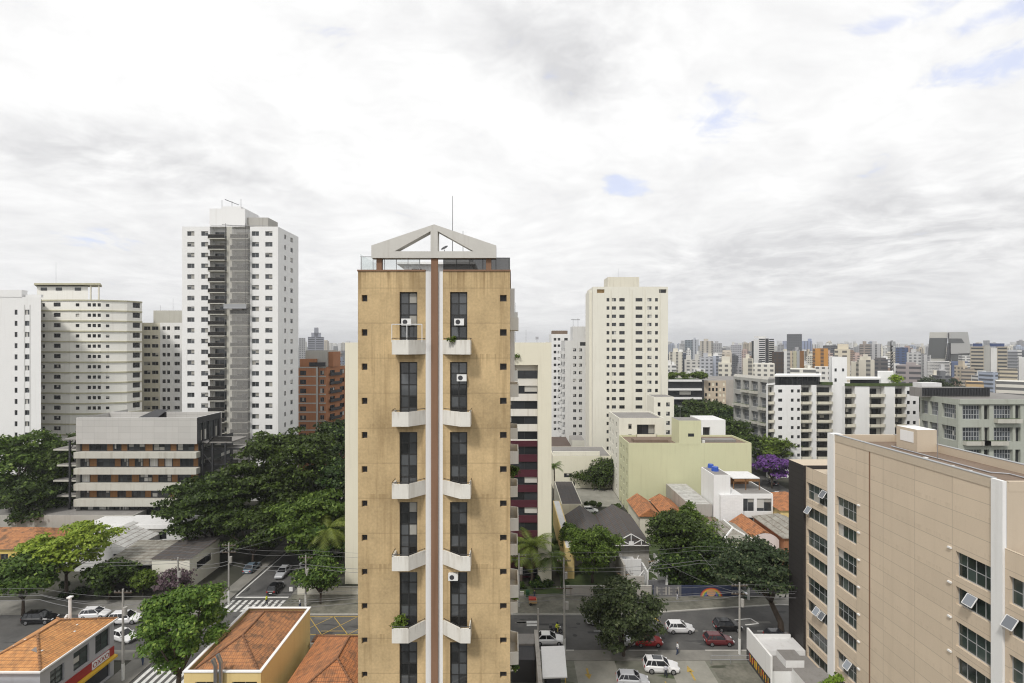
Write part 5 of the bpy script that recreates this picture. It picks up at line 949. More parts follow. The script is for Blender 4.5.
L = math.hypot(p1[0] - p0[0], p1[1] - p0[1]); b.facade(p0, p1, 0, H, 'office_green', [(x, x2, v0, v1, 'big', .6) for x, x2 in ((.6, 2.6), (3.2, 6.0), (7.0, L - .8)) for v0, v1 in zr])
L2 = p2[0] - p1[0]; hs = []; x = .9
while x < L2 - 4: hs += [(x, x + 4.4, v0, v1, 'big', .6) for v0, v1 in zr] + [(x + 5.0, x + 6.2, v0, v1, 'dark', .6) for v0, v1 in zr]; x += 7.2
b.facade(p1, p2, 0, H, 'office_green', hs); b.facade(p2, (p2[0], Y + 22), 0, H, 'office_green'); pk = (px(920.5, Y + 22), Y + 22); b.facade(pk, p0, 0, H, 'office_green'); b.P('roof').poly([(*p0, H), (*p1, H), (*p2, H), (p2[0], Y + 22, H), (*pk, H)], 'roof_grey')
b.part('cornice', MB().box(p1[0] + .01, p2[0], Y - .35, Y - .003, H - .8, H + .3, 'office_green').prism([(p0[0], p0[1] - .02), (p0[0] + .1, p0[1] - .45), (p1[0], p1[1] - .4), (p1[0] - .01, p1[1] - .02)], H - .8, H + .3, 'office_green'))
for i, (x, j) in enumerate(((5.1, 1), (8.2, 0), (.9, 2), (8.2, 3), (15.3, 0), (15.3, 2), (1, 1))): planter(b, p1[0] + x, p1[0] + x + 5.6, Y, zr[j][0] - .7)
fn = MB()
for i in range(44): fn.box(px(922, 126) + i * .38, px(922, 126) + i * .38 + .2, 125.8 - .0, 126, H + .3, H + 2.3, 'steel_dark')
fn.box(px(922, 126), px(990, 126), 126.05, 130, H, H + 2.2, 'roof_grey'); b.part('roof_fins', fn); b.part('roof_shed', MB().box(px(925, 130), px(945, 130), 131, 134, H, H + 3.1, 'roof_white')); b.done()
b = Bldg('roof_garden_block', 'dark low block with white balcony bands and a shaggy green roof garden', 'apartment building', 92, 254); Y = 245
u = lambda x: px(x, Y); H = pz(380, Y); b.shell(u(667), u(704), Y, Y + 16, 0, H, 'steel_dark', 'turf', front=[(.5, 17, H - 3.4 - 4.2 * i, H - 1 - 4.2 * i, 'dark') for i in range(4)])
for i in range(5): b.part('balcony', MB().box(u(668), u(701), Y - 1.2, Y - .003, H - 4.6 - 4.2 * i + 3.9, H - 4.6 - 4.2 * i + 4.8, 'white'))
b.done()
b = Bldg('patched_beige_block', 'beige block with scattered dark windows and a long grey roof beyond the treetops', 'building', 105, 258); Y = 250
u = lambda x: px(x, Y); H = pz(380.5, Y); r_ = random.Random(2); b.shell(u(703.5), u(726), Y, Y + 30, 0, H, 'beige_plain', front=[(.7 + i * 1.75, 1.7 + i * 1.75, H - 2.6 - j * 2.6, H - 1 - j * 2.6, r_.choice(('small', 'cream', 'small'))) for i in range(6) for j in range(6) if r_.random() < .75]); b.part('rear_wing', MB().box(u(722), u(768), Y + 10, Y + 40, 0, H - .3, 'dirty_wall', 'roof_grey')); b.done()
# ================================================================== the far city
LAND = [(315, 'setback tower'), (690, 'ivory tower'), (762, 'banded twin-shaft tower'), (795, 'dark slab'), (820, 'orange tower'), (842, 'cream tower'), (866, 'brown paired blocks'), (902, 'navy block'), (948, 'slanted glass block'), (988, 'capped twin towers'), (1010, 'grey glass block')]
seen_labels = set()
def far(name, label, xp, w_, yt, Y, col, mode='far_grid', depth=None, top=None, caps=None, cat='tower', group=None):
    x = px(xp, Y); W_ = w_ * Y / F; H = pz(yt, Y); D_ = depth or max(10, min(W_, 30)); m = MB()
    m.box(-W_ / 2, W_ / 2, 0, D_, 0, H, mode, 'flat_colour')
    if top: 
        for a, c, h in top: m.box(W_ * a, W_ * c, D_ * .25, D_ * .75, H + .01, H + h, 'flat_colour')
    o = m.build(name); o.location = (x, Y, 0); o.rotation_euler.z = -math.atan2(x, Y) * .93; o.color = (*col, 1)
    if caps:
        for nm, a, c, z0, z1, mt in caps: MB().box(W_ * a, W_ * c, -.5, -.02, H * z0, H * z1, mt).build(nm, o, at=(0, 0, 0))
    if label in seen_labels: raise Exception('dup ' + label)
    seen_labels.add(label); return tag(o, label, cat, group)
G = 'towers of the far city'
WH, CR, GR, BG_, BL, DK, BR = (.62, .62, .61), (.6, .575, .5), (.36, .36, .37), (.45, .4, .33), (.24, .28, .38), (.085, .09, .1), (.2, .14, .12)
TP = [(-.2, .15, 3.5)]
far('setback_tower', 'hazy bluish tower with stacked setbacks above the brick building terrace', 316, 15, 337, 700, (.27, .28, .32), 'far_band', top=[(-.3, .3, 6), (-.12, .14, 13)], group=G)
far('far_tower', 'small grey far tower beside the white tower edge, left of the setback tower', 302, 6, 338, 800, GR, 'far_grid', group=G)
hand = [
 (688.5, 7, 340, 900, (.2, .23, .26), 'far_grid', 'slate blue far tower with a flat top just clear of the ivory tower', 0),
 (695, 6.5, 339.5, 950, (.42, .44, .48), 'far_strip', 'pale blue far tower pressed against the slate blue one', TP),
 (706.5, 12, 341, 800, (.46, .43, .38), 'far_strip', 'broad beige far tower with dark vertical stripes above pale low blocks', TP),
 (717, 9, 343, 1000, GR, 'far_grid', 'grey far block tucked behind the broad beige tower', TP),
 (736.5, 9.5, 345, 800, (.4, .4, .43), 'far_grid', 'grey blue square tower standing alone left of the twin-shaft tower', TP),
 (676, 13, 352, 500, CR, 'far_strip', 'cream striped slab touching the right edge of the ivory tower', TP),
 (684, 4, 353, 510, (.12, .14, .18), 'far_grid', 'narrow dark blue block right of the cream striped slab', 0),
 (692.5, 15, 360, 460, (.5, .49, .46), 'far_grid', 'wide pale low block with two little roof houses over the roof garden', [(-.4, -.1, 4), (.15, .4, 5)]),
 (706, 12, 357, 450, (.42, .43, .46), 'far_grid', 'light grey block with many dark windows over the treetops', TP),
 (716, 6, 356, 455, (.4, .43, .5), 'far_strip', 'bluish striped slab right of the light grey block', 0),
 (727, 9, 352.5, 520, (.5, .46, .4), 'far_grid', 'beige block with a darker top below the grey blue square tower', [(-.45, .45, 2.5)]),
 (725, 12, 363, 330, CR, 'far_grid', 'low cream block with a set back top near the treetops', [(-.25, .4, 4)]),
 (748, 9.5, 358.5, 400, (.58, .55, .47), 'far_strip', 'cream block with dark striped balconies left of the twin-shaft tower', TP),
 (764, 19, 363.5, 330, (.66, .64, .58), 'far_grid', 'white low block with a beige centre stripe below the twin-shaft tower', 0),
 (794.5, 13, 334, 900, (.115, .12, .13), 'far_grid', 'tall dark grey slab standing above everything near it', 0),
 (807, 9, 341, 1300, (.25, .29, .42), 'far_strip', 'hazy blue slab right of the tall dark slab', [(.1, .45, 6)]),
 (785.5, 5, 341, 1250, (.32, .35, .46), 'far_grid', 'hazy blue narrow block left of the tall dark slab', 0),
 (778.5, 11, 352, 420, (.075, .06, .05), 'far_grid', 'dark brown block below the tall dark slab', 0),
 (787, 5.5, 351, 415, WH, 'far_strip', 'white striped slab between dark brown block and coloured stripes', 0),
 (796.5, 13, 351.5, 418, (.3, .3, .28), 'far_grid', 'block with orange, green and brown vertical stripes', 0),
 (820.5, 13, 348.5, 420, (.5, .25, .07), 'far_strip', 'orange tower with dark window stacks', 0),
 (831, 13, 345.5, 640, (.13, .13, .14), 'far_band', 'dark banded block behind the orange tower', 0),
 (842.5, 13, 349, 330, (.58, .53, .43), 'far_grid', 'cream tower with a set back top behind the blank white tower', [(-.3, .4, 3.2)]),
 (803, 22, 369, 262, (.66, .65, .6), 'far_band', 'long low white block behind the glass penthouse band', [(.2, .3, 1.5)]),
 (822, 12, 367, 300, (.64, .63, .6), 'far_grid', 'plain white low block beneath the orange tower', 0),
 (865, 8.5, 344, 640, (.3, .26, .23), 'far_band', 'brown banded tower, darker of the paired blocks', TP),
 (875, 10, 344, 650, (.45, .45, .46), 'far_strip', 'light grey tower pressed against the brown banded tower', TP),
 (902, 10, 347.5, 600, (.07, .1, .19), 'far_grid', 'navy blue glass block right of the antenna mast', 0),
 (856, 8, 362, 340, CR, 'far_strip', 'small cream slab left of the domed cream block', 0),
 (866, 14, 360, 335, (.56, .53, .46), 'far_strip', 'broad cream block with gently stepped top below the brown banded tower', [(-.35, .3, 2.2), (-.15, .12, 3.6)]),
 (881, 11, 359.5, 360, (.12, .115, .115), 'far_band', 'dark grey block with rounded top left of the antenna mast', [(-.4, .4, 1.2)]),
 (896, 6, 364, 310, WH, 'far_grid', 'narrow white block with small windows right of the antenna mast', 0),
 (909, 19, 365, 300, (.3, .27, .27), 'far_band', 'pinkish grey banded block over the dark roof fins', [(-.1, .3, 1.5)]),
 (914, 11, 352.5, 520, (.46, .46, .46), 'far_grid', 'light grey block below the hazy towers left of the slanted glass block', TP),
 (938.5, 17, 361.5, 480, (.66, .65, .63), 'far_strip', 'white striped block at the foot of the slanted glass block', 0),
 (957.5, 9, 363, 470, (.12, .15, .24), 'far_band', 'blue glass block with white bands below the slanted glass block', [(-.5, .9, 1.5)]),
 (1008.5, 13, 351.5, 500, (.4, .41, .43), 'far_strip', 'grey glass office right of the capped twin towers', [(-.5, .5, 1.5)]),
 (1018, 5.5, 349.5, 505, WH, 'far_grid', 'narrow white slab right of the grey glass office', 0),
 (1028, 13, 357.5, 420, (.64, .64, .63), 'far_strip', 'white block cut by the right picture edge', 0),
 (1008.5, 13, 369, 400, (.5, .44, .33), 'far_grid', 'beige low block with dark openings under the grey glass office', 0),
 (1014, 26, 381.5, 260, (.62, .6, .55), 'far_grid', 'long low cream building above the green grey office roof', 0),
 (975, 13, 382, 262, (.5, .36, .2), 'far_grid', 'little orange and cream house block behind the roof fins', 0),
 (968, 10, 369, 420, (.36, .31, .25), 'far_grid', 'brownish block at the foot of the capped twin towers', 0)]
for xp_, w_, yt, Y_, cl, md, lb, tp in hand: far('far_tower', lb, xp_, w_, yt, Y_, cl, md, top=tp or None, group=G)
cs = [o for o in COL.objects if o.get('label', '').startswith('block with orange, green')][0]
Ww, Hh = 13 * 418 / F, pz(351.5, 418)
for nm, f0, f1, m_ in (('orange_stripe', -.5, -.28, 'beige_plain'), ('green_stripe', -.22, 0, 'olive_band'), ('grey_stripe', .02, .2, 'frame_alu'), ('brown_stripe', .22, .5, 'wood_panel')): MB().box(Ww * f0, Ww * f1, -.4, -.02, 0, Hh + .5, 'tile_solid' if nm == 'x' else m_).build(nm, cs, at=(0, 0, 0))
r = root('banded_tower', 'modern grey tower with dark vertical glass bands and two unequal shafts', 'tower', px(762, 500), 500, rz=-.44, group=G); u = lambda x: px(x, 500) - px(762, 500)
for nm, a, c, yt, m_ in (('dark_shaft', 752.5, 754.5, 341, 'steel_dark'), ('light_shaft', 754.5, 759, 339.5, 'white_grey'), ('window_band', 759, 765, 338, 'office'), ('dark_band', 765, 768, 338.5, 'steel_dark'), ('side_shaft', 768, 773, 341, 'office2')):
    m = MB().box(u(a), u(c), (a % 3) * .6, 9, 0, pz(yt, 500), {'office': 'white_grey', 'office2': 'concrete'}.get(m_, m_))
    if m_.startswith('office'):
        for i in range(24): m.box(u(a) + .3, u(c) - .3, (a % 3) * .6 - .1, (a % 3) * .6 - .02, 2 + i * 1.95, 3.1 + i * 1.95, 'glass_dark')
    m.build(nm, r, at=(0, 0, 0))
MB().box(u(755), u(766), 2, 8, pz(338, 500), pz(336.2, 500), 'white_grey').build('roof_house', r, at=(0, 0, 0))
Y = 700; r = root('slanted_glass_block', 'big grey office block with slanted trapezoid sides and dark sloping glass', 'office building', px(948, Y), Y); q = lambda x, y, dy=0.: (px(x, Y) - px(948, Y), dy, pz(y, Y))
def wedge(nm, pts, d0, d1, m_):
    m = MB(); n = len(pts); f = [q(x, y, d0) for x, y in pts]; g = [((px(x, Y) * (1 + d1 / Y)) - px(948, Y), d1, pz(y, Y)) for x, y in pts]; m.poly(f, m_); m.poly(g[::-1], m_)
    for i in range(n): m.poly([f[i], g[i], g[(i + 1) % n], f[(i + 1) % n]], m_)
    m.build(nm, r, at=(0, 0, 0))
plain('far_slate', (.085, .09, .09), .3); plain('far_stone', (.5, .49, .45), .8); plain('far_pale', (.4, .4, .39), .6)
wedge('left_glass', [(927.4, 358), (945.5, 358), (947.6, 338), (929.4, 338)], 0, 40, 'far_slate'); wedge('left_cap', [(929.4, 337.9), (947.6, 337.9), (947.8, 332.2), (930, 332.2)], .5, 40, 'far_stone'); wedge('left_base', [(928, 388), (946, 388), (945.5, 358.1), (927.4, 358.1)], 1, 40, 'far_stone')
wedge('right_wall', [(948.5, 354), (970, 353), (966.6, 332), (947.9, 332)], -2, 42, 'far_pale'); wedge('right_glass', [(952, 364), (966, 364), (969, 353.2), (949, 354.2)], -1, 42, 'far_slate'); wedge('right_base', [(949, 390), (967, 390), (969.5, 353.3), (966.2, 363), (952, 364.2), (948, 366)], -.5, 42, 'far_stone'); wedge('glass_notch', [(945.6, 361), (949, 361), (949, 343), (947.5, 343)], -3, -2.1, 'glass_dark'); wedge('roof_strip', [(948.5, 343), (963, 343), (960, 338.5), (948, 338.5)], -2.4, -2.05, 'far_slate')
Y = 420; r = root('capped_twin_tower', 'pair of beige banded towers with dark blue caps joined by a pale core', 'tower', px(988, Y), Y, rz=-.7, group=G); u = lambda x: px(x, Y) - px(988, Y)
for nm, a, c, yt, md in (('left_shaft', 975, 985, 346.5, 1), ('core', 985, 990, 345.5, 0), ('pale_fin', 990, 994.5, 348, 2), ('right_shaft', 994.5, 1002, 346.5, 1)):
    H_ = pz(yt, Y); m = MB().box(u(a), u(c), 0 if md != 0 else 1, 6, 0, H_, {0: 'office_grey', 1: 'far_beige', 2: 'white_grey'}[md])
    if md == 1:
        for i in range(15): m.box(u(a) + .4, u(c) - .3, -.12, -.02, H_ - 2.2 - 2.9 * i, H_ - .9 - 2.9 * i, 'glass')
    m.build(nm, r, at=(0, 0, 0))
for a, c, yt in ((977, 984, 346.5), (989.5, 1000, 346.5)): MB().box(u(a), u(c), 1, 5, pz(yt, Y) + .01, pz(343.4, Y), 'cap_blue').build('roof_cap', r, at=(0, 0, 0))
# generated infill: every far tower an object, described by its own look and its neighbours
CN = [('white', (.72, .72, .71)), ('cream', (.66, .63, .55)), ('off-white', (.66, .66, .64)), ('pale grey', (.5, .5, .5)), ('mid grey', (.33, .33, .34)), ('beige', (.48, .42, .33)), ('bluish', (.34, .38, .46)), ('dark grey', (.15, .155, .165)), ('brownish', (.3, .22, .17)), ('rosy', (.48, .37, .33))]
MN = {'far_grid': 'dotted', 'far_band': 'banded', 'far_strip': 'striped'}
rf = random.Random(21); made = 0
taken = [(h[0], h[1], h[3]) for h in hand]
layers = [(300, 374, 385, 12, 8), (400, 362, 377, 28, 6.2), (560, 353, 366, 44, 5.6), (800, 347, 357, 52, 5.), (1150, 343, 352, 52, 4.6), (1800, 340.5, 348, 56, 4.)]
for li, (Y0, ya, yb_, n, w0) in enumerate(layers):
    for i in range(n):
        if i % 9 == 8 and Y0 > 500: xp_ = rf.choice((rf.uniform(296, 345), rf.uniform(541, 553)))
        else: xp_ = 664 + (i + rf.random()) * 385 / n
        Y_ = Y0 * rf.uniform(.88, 1.15); w_ = w0 * rf.uniform(.6, 1.45); yt = ya + (yb_ - ya) * rf.random() ** .8
        if Y_ < 420 and any(abs(xp_ - a) < (w_ + c) / 2 + 1 and abs(Y_ - d_) < 60 for a, c, d_ in taken): continue
        cn, cl = rf.choice(CN if Y0 < 1000 else CN[:8]); k_ = rf.uniform(.85, 1.1); md = rf.choice(list(MN))
        tp = rf.choice((None, [(-.25, .2, 3)], [(-.4, 0, 3), (.1, .4, 2)], [(-.1, .4, 4)])); tn = {0: 'flat topped', 1: 'lone rooftop box', 2: 'twin rooftop boxes'}[len(tp or [])] if not (tp and tp[0][2] == 4) else 'offset rooftop box'
        lx, ln = min(LAND, key=lambda q: abs(q[0] - xp_)); dxx = xp_ - lx
        rel = ('well ' if abs(dxx) > 11 else '') + ('right of' if dxx > 0 else 'left of'); dist = ('close', 'nearish', 'midway', 'distant', 'hazy', 'faint')[li]; sz = 'slim' if w_ < w0 * .9 else ('wide' if w_ > w0 * 1.2 else '')
        base_ = f'{dist} {sz + " " if sz else ""}{cn} {MN[md]} tower, {tn}, {rel} the {ln}'; lb = base_; tries = 0
        for extra in ('', ', taller', ', shorter', ', hidden'):
            if base_ + extra not in seen_labels: lb = base_ + extra; break
        else: continue
        o = far('far_tower', lb, xp_, w_, yt, Y_, tuple(q * k_ for q in cl), md, top=tp, group=G); o.rotation_euler.z = rf.uniform(-.7, .5) if Y0 > 500 else rf.uniform(-.6, .15); made += 1
m = MB(); rs = random.Random(9)                        # the last ranks read as one mass on the skyline
for i in range(620):
    Y_ = rs.uniform(2300, 6000); xp_ = rs.uniform(290, 348) if rs.random() < .14 else rs.uniform(535, 1080); w_ = rs.uniform(1.6, 3.6) * Y_ / F; x = px(xp_, Y_); m.box(x - w_ / 2, x + w_ / 2, Y_, Y_ + w_, 0, pz(347.5 - abs(rs.gauss(0, 2.6)), Y_), rs.choice(('white_grey', 'concrete', 'concrete_pale', 'far_slate', 'cream_dirty', 'white_grey')))
for i in range(1300):
    Y_ = 450 * (13 ** rs.random()); xp_ = rs.choice((rs.uniform(-500, 285), rs.uniform(352, 532), rs.uniform(1062, 1500)))
    if Y_ < 2300 and 285 < xp_ < 1062 and not 360 < xp_ < 500: continue
    w_ = rs.uniform(12, 26); x = px(xp_, Y_); m.box(x - w_ / 2, x + w_ / 2, Y_, Y_ + w_, 0, rs.choice((rs.uniform(8, 20), rs.uniform(20, 48))), rs.choice(('white_grey', 'concrete', 'concrete_pale', 'cream_dirty', 'white_grey', 'far_beige')), 'roof_grey')
o = m.build('far_city_mass'); o['kind'] = 'stuff'; o['label'] = 'pale mass of city blocks along the skyline'
m = MB(); r_ = random.Random(19)                        # low roofs between the nearer streets
for i in range(60):
    Y_ = r_.uniform(200, 420); xp_ = r_.uniform(640, 1050); x = px(xp_, Y_); ww, dd, h = r_.uniform(8, 18), r_.uniform(8, 16), r_.uniform(4, 9)
    if h > pz(384, Y_): continue
    m.box(x - ww / 2, x + ww / 2, Y_, Y_ + dd, 0, h, r_.choice(('cream_dirty', 'concrete_pale', 'dirty_wall')), r_.choice(('roof_grey', 'roof_brown', 'roof_white', 'wood_panel')))
o = m.build('low_roofs'); o['kind'] = 'stuff'; o['label'] = 'carpet of low roofs beyond the trees'
# ================================================================== vegetation
def leaf_mesh(name, cl, n, leaf, mat, seed, up=.5, flat=.6, long=1.0):
    """n leaf faces scattered in shells round clump centres cl = [(x,y,z,r)]"""
    g = np.random.default_rng(seed); C = np.array(cl); pr = C[:, 3] ** 2; k = g.choice(len(C), n, p=pr / pr.sum())
    dv = g.normal(size=(n, 3)); dv /= np.linalg.norm(dv, axis=1)[:, None]; dv[:, 2] = np.where(g.random(n) < .72, np.abs(dv[:, 2]), dv[:, 2])
    an = np.stack([g.uniform(.7, 1.5, len(C)), g.uniform(.7, 1.5, len(C)), g.uniform(.65, 1.1, len(C)) * flat], 1); rr = C[k, 3] * (.35 + .75 * g.random(n) ** .7); rr *= 1 + .3 * np.sin(7 * dv[:, 0] + k) * np.sin(6 * dv[:, 1] + 2 * k); P = C[k, :3] + dv * rr[:, None] * an[k]
    nr = dv * .8 + g.normal(size=(n, 3)) * .55 + np.array([0, 0, up]); nr /= np.linalg.norm(nr, axis=1)[:, None]
    a = np.cross(nr, g.normal(size=(n, 3))); a /= np.linalg.norm(a, axis=1)[:, None]; b_ = np.cross(nr, a)
    s = leaf * (.6 + .8 * g.random(n))[:, None]; a *= s * long; b_ *= s * .62
    V = np.stack([P - a, P - a * .1 - b_, P + a, P - a * .1 + b_], 1).reshape(-1, 3)
    me = bpy.data.meshes.new(name); me.vertices.add(4 * n); me.vertices.foreach_set('co', V.astype(np.float32).ravel()); me.loops.add(4 * n); me.loops.foreach_set('vertex_index', np.arange(4 * n, dtype=np.int32)); me.polygons.add(n); me.polygons.foreach_set('loop_start', np.arange(0, 4 * n, 4, dtype=np.int32)); me.materials.append(MT(mat)); me.update(calc_edges=True); return me
def tree(name, label, x, y, h, r, mat, n=6000, leaf=.3, seed=1, bole=.35, squash=.8, lean=(0, 0), cat='tree', group=None, clumps=34, csize=.32, trunk=.22, stretch=1.0):
    rt = root(name, label, cat, x, y, group=group); q = random.Random(seed); rz = h * (1 - bole) / 2; cz = h - rz; cl = []
    while len(cl) < clumps:
        v = Vector((q.gauss(0, 1), q.gauss(0, 1), q.gauss(.35, .9))); v.normalize(); f = q.uniform(.45, .86)
        s_ = r * csize * q.uniform(.7, 1.35); zz_ = cz + v.z * rz * f
        if zz_ < h * bole * .8: continue
        cl.append((lean[0] + v.x * r * f * stretch * q.uniform(.85, 1.1), lean[1] + v.y * r * f * q.uniform(.85, 1.1), min(zz_, h - s_ * squash * .8), s_))
    tk = MB(); fork = Vector((lean[0] * .4, lean[1] * .4, h * bole * .9)); tr_ = trunk * (h / 10) ** .8
    tk.path([(0, 0, -.2), (q.uniform(-.1, .1), q.uniform(-.1, .1), h * bole * .4), tuple(fork)], [tr_ * 1.25, tr_, tr_ * .85], 'bark', 8)
    for i, c in enumerate(sorted(cl, key=lambda e: e[2])[:: max(1, clumps // 9)]):
        e = Vector(c[:3]); md = (fork + e) / 2 + Vector((q.uniform(-.4, .4), q.uniform(-.4, .4), .3)); tk.path([tuple(fork), tuple(md), tuple(e)], [tr_ * .6, tr_ * .35, tr_ * .12], 'bark', 5)
    o = tk.build('trunk', rt, at=(0, 0, 0), smooth=True)
    c = bpy.data.objects.new('crown', leaf_mesh('crown', cl, n, leaf, mat, seed, flat=squash)); COL.objects.link(c); c.parent = rt; return rt
T = tree
T('street_tree', 'leafy mid green street tree hanging over the crosswalk beside the yellow building', -38.3, 58.5, 14.2, 5.4, 'leaf_bright', 15000, .21, 3, .3, .65, clumps=60, csize=.2, lean=(-.3, 1.5))
T('street_tree', 'light yellow green spreading tree in front of the yellow house', -74, 85, 12.6, 7.0, 'leaf_light', 11000, .26, 4, .35, .45, clumps=60, csize=.19)
T('street_tree', 'dull dark green tree on the pavement below the light green one', -76, 79.6, 9.4, 6.0, 'leaf_mid', 8000, .28, 5, .3, .6, clumps=40, csize=.28)
T('street_tree', 'small round dark tree standing before the black store', -66.5, 84.5, 6.4, 3.6, 'leaf_dark', 4500, .26, 6, .2, .8)
T('street_tree', 'small dark tree with open crown on the pavement before the tower', -31, 83, 7.2, 3.4, 'leaf_mid', 4500, .24, 7, .25, .8)
T('shade_tree', 'huge dark domed tree behind the steel galleries of the office', -51, 114, 25.2, 13.8, 'leaf_dark', 30000, .34, 8, .15, .5, clumps=150, csize=.15)
T('shade_tree', 'broad dark tree spreading in front of the office right end', -60, 103, 16.6, 11.4, 'leaf_dark', 20000, .32, 9, .18, .42, clumps=120, csize=.15)
T('shade_tree', 'brighter green feathery tree above the side street', -38.0, 97, 14.8, 8.8, 'leaf_mid', 17000, .32, 10, .06, .55, clumps=80, csize=.17)
T('shade_tree', 'dark tree filling the gap behind the palm', -34, 108, 19, 7.0, 'leaf_dark', 9000, .36, 11, .2, .7, clumps=50, csize=.22)
T('garden_tree', 'dark leafy tree under the palm at the side street corner', -34.3, 93.5, 10.2, 5.4, 'leaf_mid', 11000, .24, 83, .1, .6, clumps=60, csize=.18)
T('shade_tree', 'dark tree leaning over the top of the side street', -39.5, 106, 12.4, 8.0, 'leaf_dark', 13000, .3, 81, .15, .55, clumps=70, csize=.18)
T('shade_tree', 'dark spreading tree shading the side street kerb behind the corner store', -49, 97, 11, 7.2, 'leaf_dark', 12000, .28, 82, .25, .5, clumps=64, csize=.18)
T('shade_tree', 'low dark tree over parked cars on the side street', -46, 106, 12.5, 7.5, 'leaf_dark', 11000, .32, 12, .18, .6, clumps=60, csize=.2)
T('shade_tree', 'tall dark tree left of the office at the picture edge', -113, 118, 23, 11, 'leaf_mid', 18000, .36, 13, .08, .6, clumps=120, csize=.16)
T('shade_tree', 'dark green tree touching the left gallery of the office', -102, 121, 21.5, 9, 'leaf_dark', 13000, .36, 14, .08, .7, clumps=80, csize=.18)
T('shade_tree', 'dark tree low down beside the grey flat building', -104, 112, 14, 8, 'leaf_dark', 7000, .36, 35, .15, .7, clumps=50, csize=.22)
T('shade_tree', 'dark tree at the foot of the orange brick building', -53, 155, 20.5, 7, 'leaf_dark', 5000, .45, 15, .2, .7)
T('shade_tree', 'dark tree behind the huge domed tree near the cream wall', -44, 135, 22, 6, 'leaf_dark', 4500, .42, 36, .2, .7)
T('garden_tree', 'glossy green tree in front of the twin warehouse roofs', 14.2, 90.5, 10.2, 5.6, 'leaf_mid', 13000, .22, 16, .15, .7, clumps=70, csize=.2)
T('street_tree', 'wide grey green street tree covering part of the road and parked cars', 15.0, 69.0, 10.3, 6.0, 'leaf_grey', 18000, .2, 17, .08, .65, clumps=80, csize=.18)
T('garden_tree', 'dense green tree beside the ruined house', 30.2, 94, 12.0, 6.0, 'leaf_dark', 14000, .24, 18, .12, .7, clumps=75, csize=.19)
T('garden_tree', 'green tree half in shade behind the mural wall', 35, 89.5, 8.4, 5.0, 'leaf_dark', 8000, .26, 19, .15, .75, clumps=45, csize=.27)
T('garden_tree', 'low bushy tree between ruined house and mural', 28, 88.4, 6.4, 3.8, 'leaf_dark', 5000, .26, 37, .15, .75)
T('street_tree', 'leaning street tree with a bare dark trunk before the beige block', 38.7, 73.6, 12.6, 6.8, 'leaf_grey', 16000, .22, 20, .4, .55, lean=(-2.4, 2.6), clumps=75, csize=.19, trunk=.34)
T('flowering_tree', 'violet flowering tree beyond the white modern house', 76.2, 150, 10.2, 5.8, 'leaf_purple', 6000, .34, 21, .3, .6, lean=(0, 0), clumps=50, csize=.2)
T('shade_tree', 'green tree behind the violet flowering tree', 82, 162, 13.5, 6.5, 'leaf_mid', 4500, .42, 22, .25, .7)
T('shade_tree', 'dark tree in front of the gridded grey office', 73, 166, 18, 8, 'leaf_dark', 6000, .44, 23, .2, .7, clumps=50, csize=.22)
T('shade_tree', 'dark green tree left of the gridded grey office', 70, 180, 18.5, 8, 'leaf_dark', 5000, .46, 24, .2, .7, clumps=46, csize=.22)
for i, (xp_, yt, Y_, rr) in enumerate(((678, 402, 225, 8), (696, 399, 232, 9), (714, 401, 228, 8.5), (730, 404, 215, 8), (688, 412, 205, 7), (744, 415, 200, 7))):
    T('shade_tree', ('dark treetop nearest the ivory tower edge', 'domed treetop under the dark roof garden block', 'treetop before the patched beige block', 'treetop against the left end of the gridded office', 'lower dark treetop above the white balcony block', 'small treetop between gridded office and green wall')[i], px(xp_, Y_), Y_, pz(yt, Y_), rr, 'leaf_dark', 3200, .6, 40 + i, .2, .7, group='treetops beyond the green building')
for i, (xp_, Y_) in enumerate(((926, 240), (934, 246), (943, 243), (952, 250))): T('far_tree', ('leftmost', 'second', 'third', 'rightmost')[i] + ' of the dark hilltop trees behind the roof fins', px(xp_, Y_), Y_, pz(375.5 + (i % 2), Y_), 5.6, 'leaf_far', 4500, .42, 50 + i, .2, .8, group='hilltop trees')
T('garden_tree', 'pale green young tree poking up at the bottom edge by the beige block', 34.2, 54, 7.3, 1.5, 'leaf_light', 1800, .2, 25, .3, .8, clumps=18, csize=.36)
T('flowering_shrub', 'dull pinkish shrub at the white corner store', -55.8, 84.8, 4.8, 2.9, 'leaf_pink', 3500, .22, 26, .15, .8, cat='shrub')
T('garden_tree', 'small bright tree by the yellow boundary wall', 10.6, 97, 8.6, 2.0, 'leaf_mid', 2500, .24, 27, .4, .8)
T('garden_tree', 'green bush behind the fence at the sheet roofed store', -62, 86, 4.0, 2.4, 'leaf_mid', 3000, .22, 28, .15, .8)
T('garden_tree', 'tall shrub climbing the wall of the sheet roof shed', 36.5, 106, 9.6, 3.0, 'leaf_mid', 5000, .26, 38, .1, .8)
def shrub(name, label, x, y, w_, d_, h, mat, n, leaf, seed, group=None, z=0., cat='hedge'):
    q = random.Random(seed); cl = [(q.uniform(-w_ / 2, w_ / 2), q.uniform(-d_ / 2, d_ / 2), q.uniform(.2, 1) * h * .75, h * q.uniform(.25, .45)) for _ in range(max(6, int(w_ * d_ / h)))]
    o = bpy.data.objects.new(name, leaf_mesh(name, cl, n, leaf, mat, seed, flat=.9)); COL.objects.link(o); o.location = (x, y, z); return tag(o, label, cat, group)
shrub('hedge', 'dark low hedge along the forecourt wall beyond the road', -2, 87.5, 9, 1.6, 1.6, 'leaf_dark', 3500, .2, 61); shrub('hedge', 'dark hedge at the foot of the garden tree', 6.5, 88, 6, 2.5, 1.8, 'leaf_dark', 3000, .2, 62); shrub('hedge', 'strip of hedge edging the concrete court', 23, 131.6, 9, 1.6, 1.6, 'leaf_dark', 2200, .28, 63)
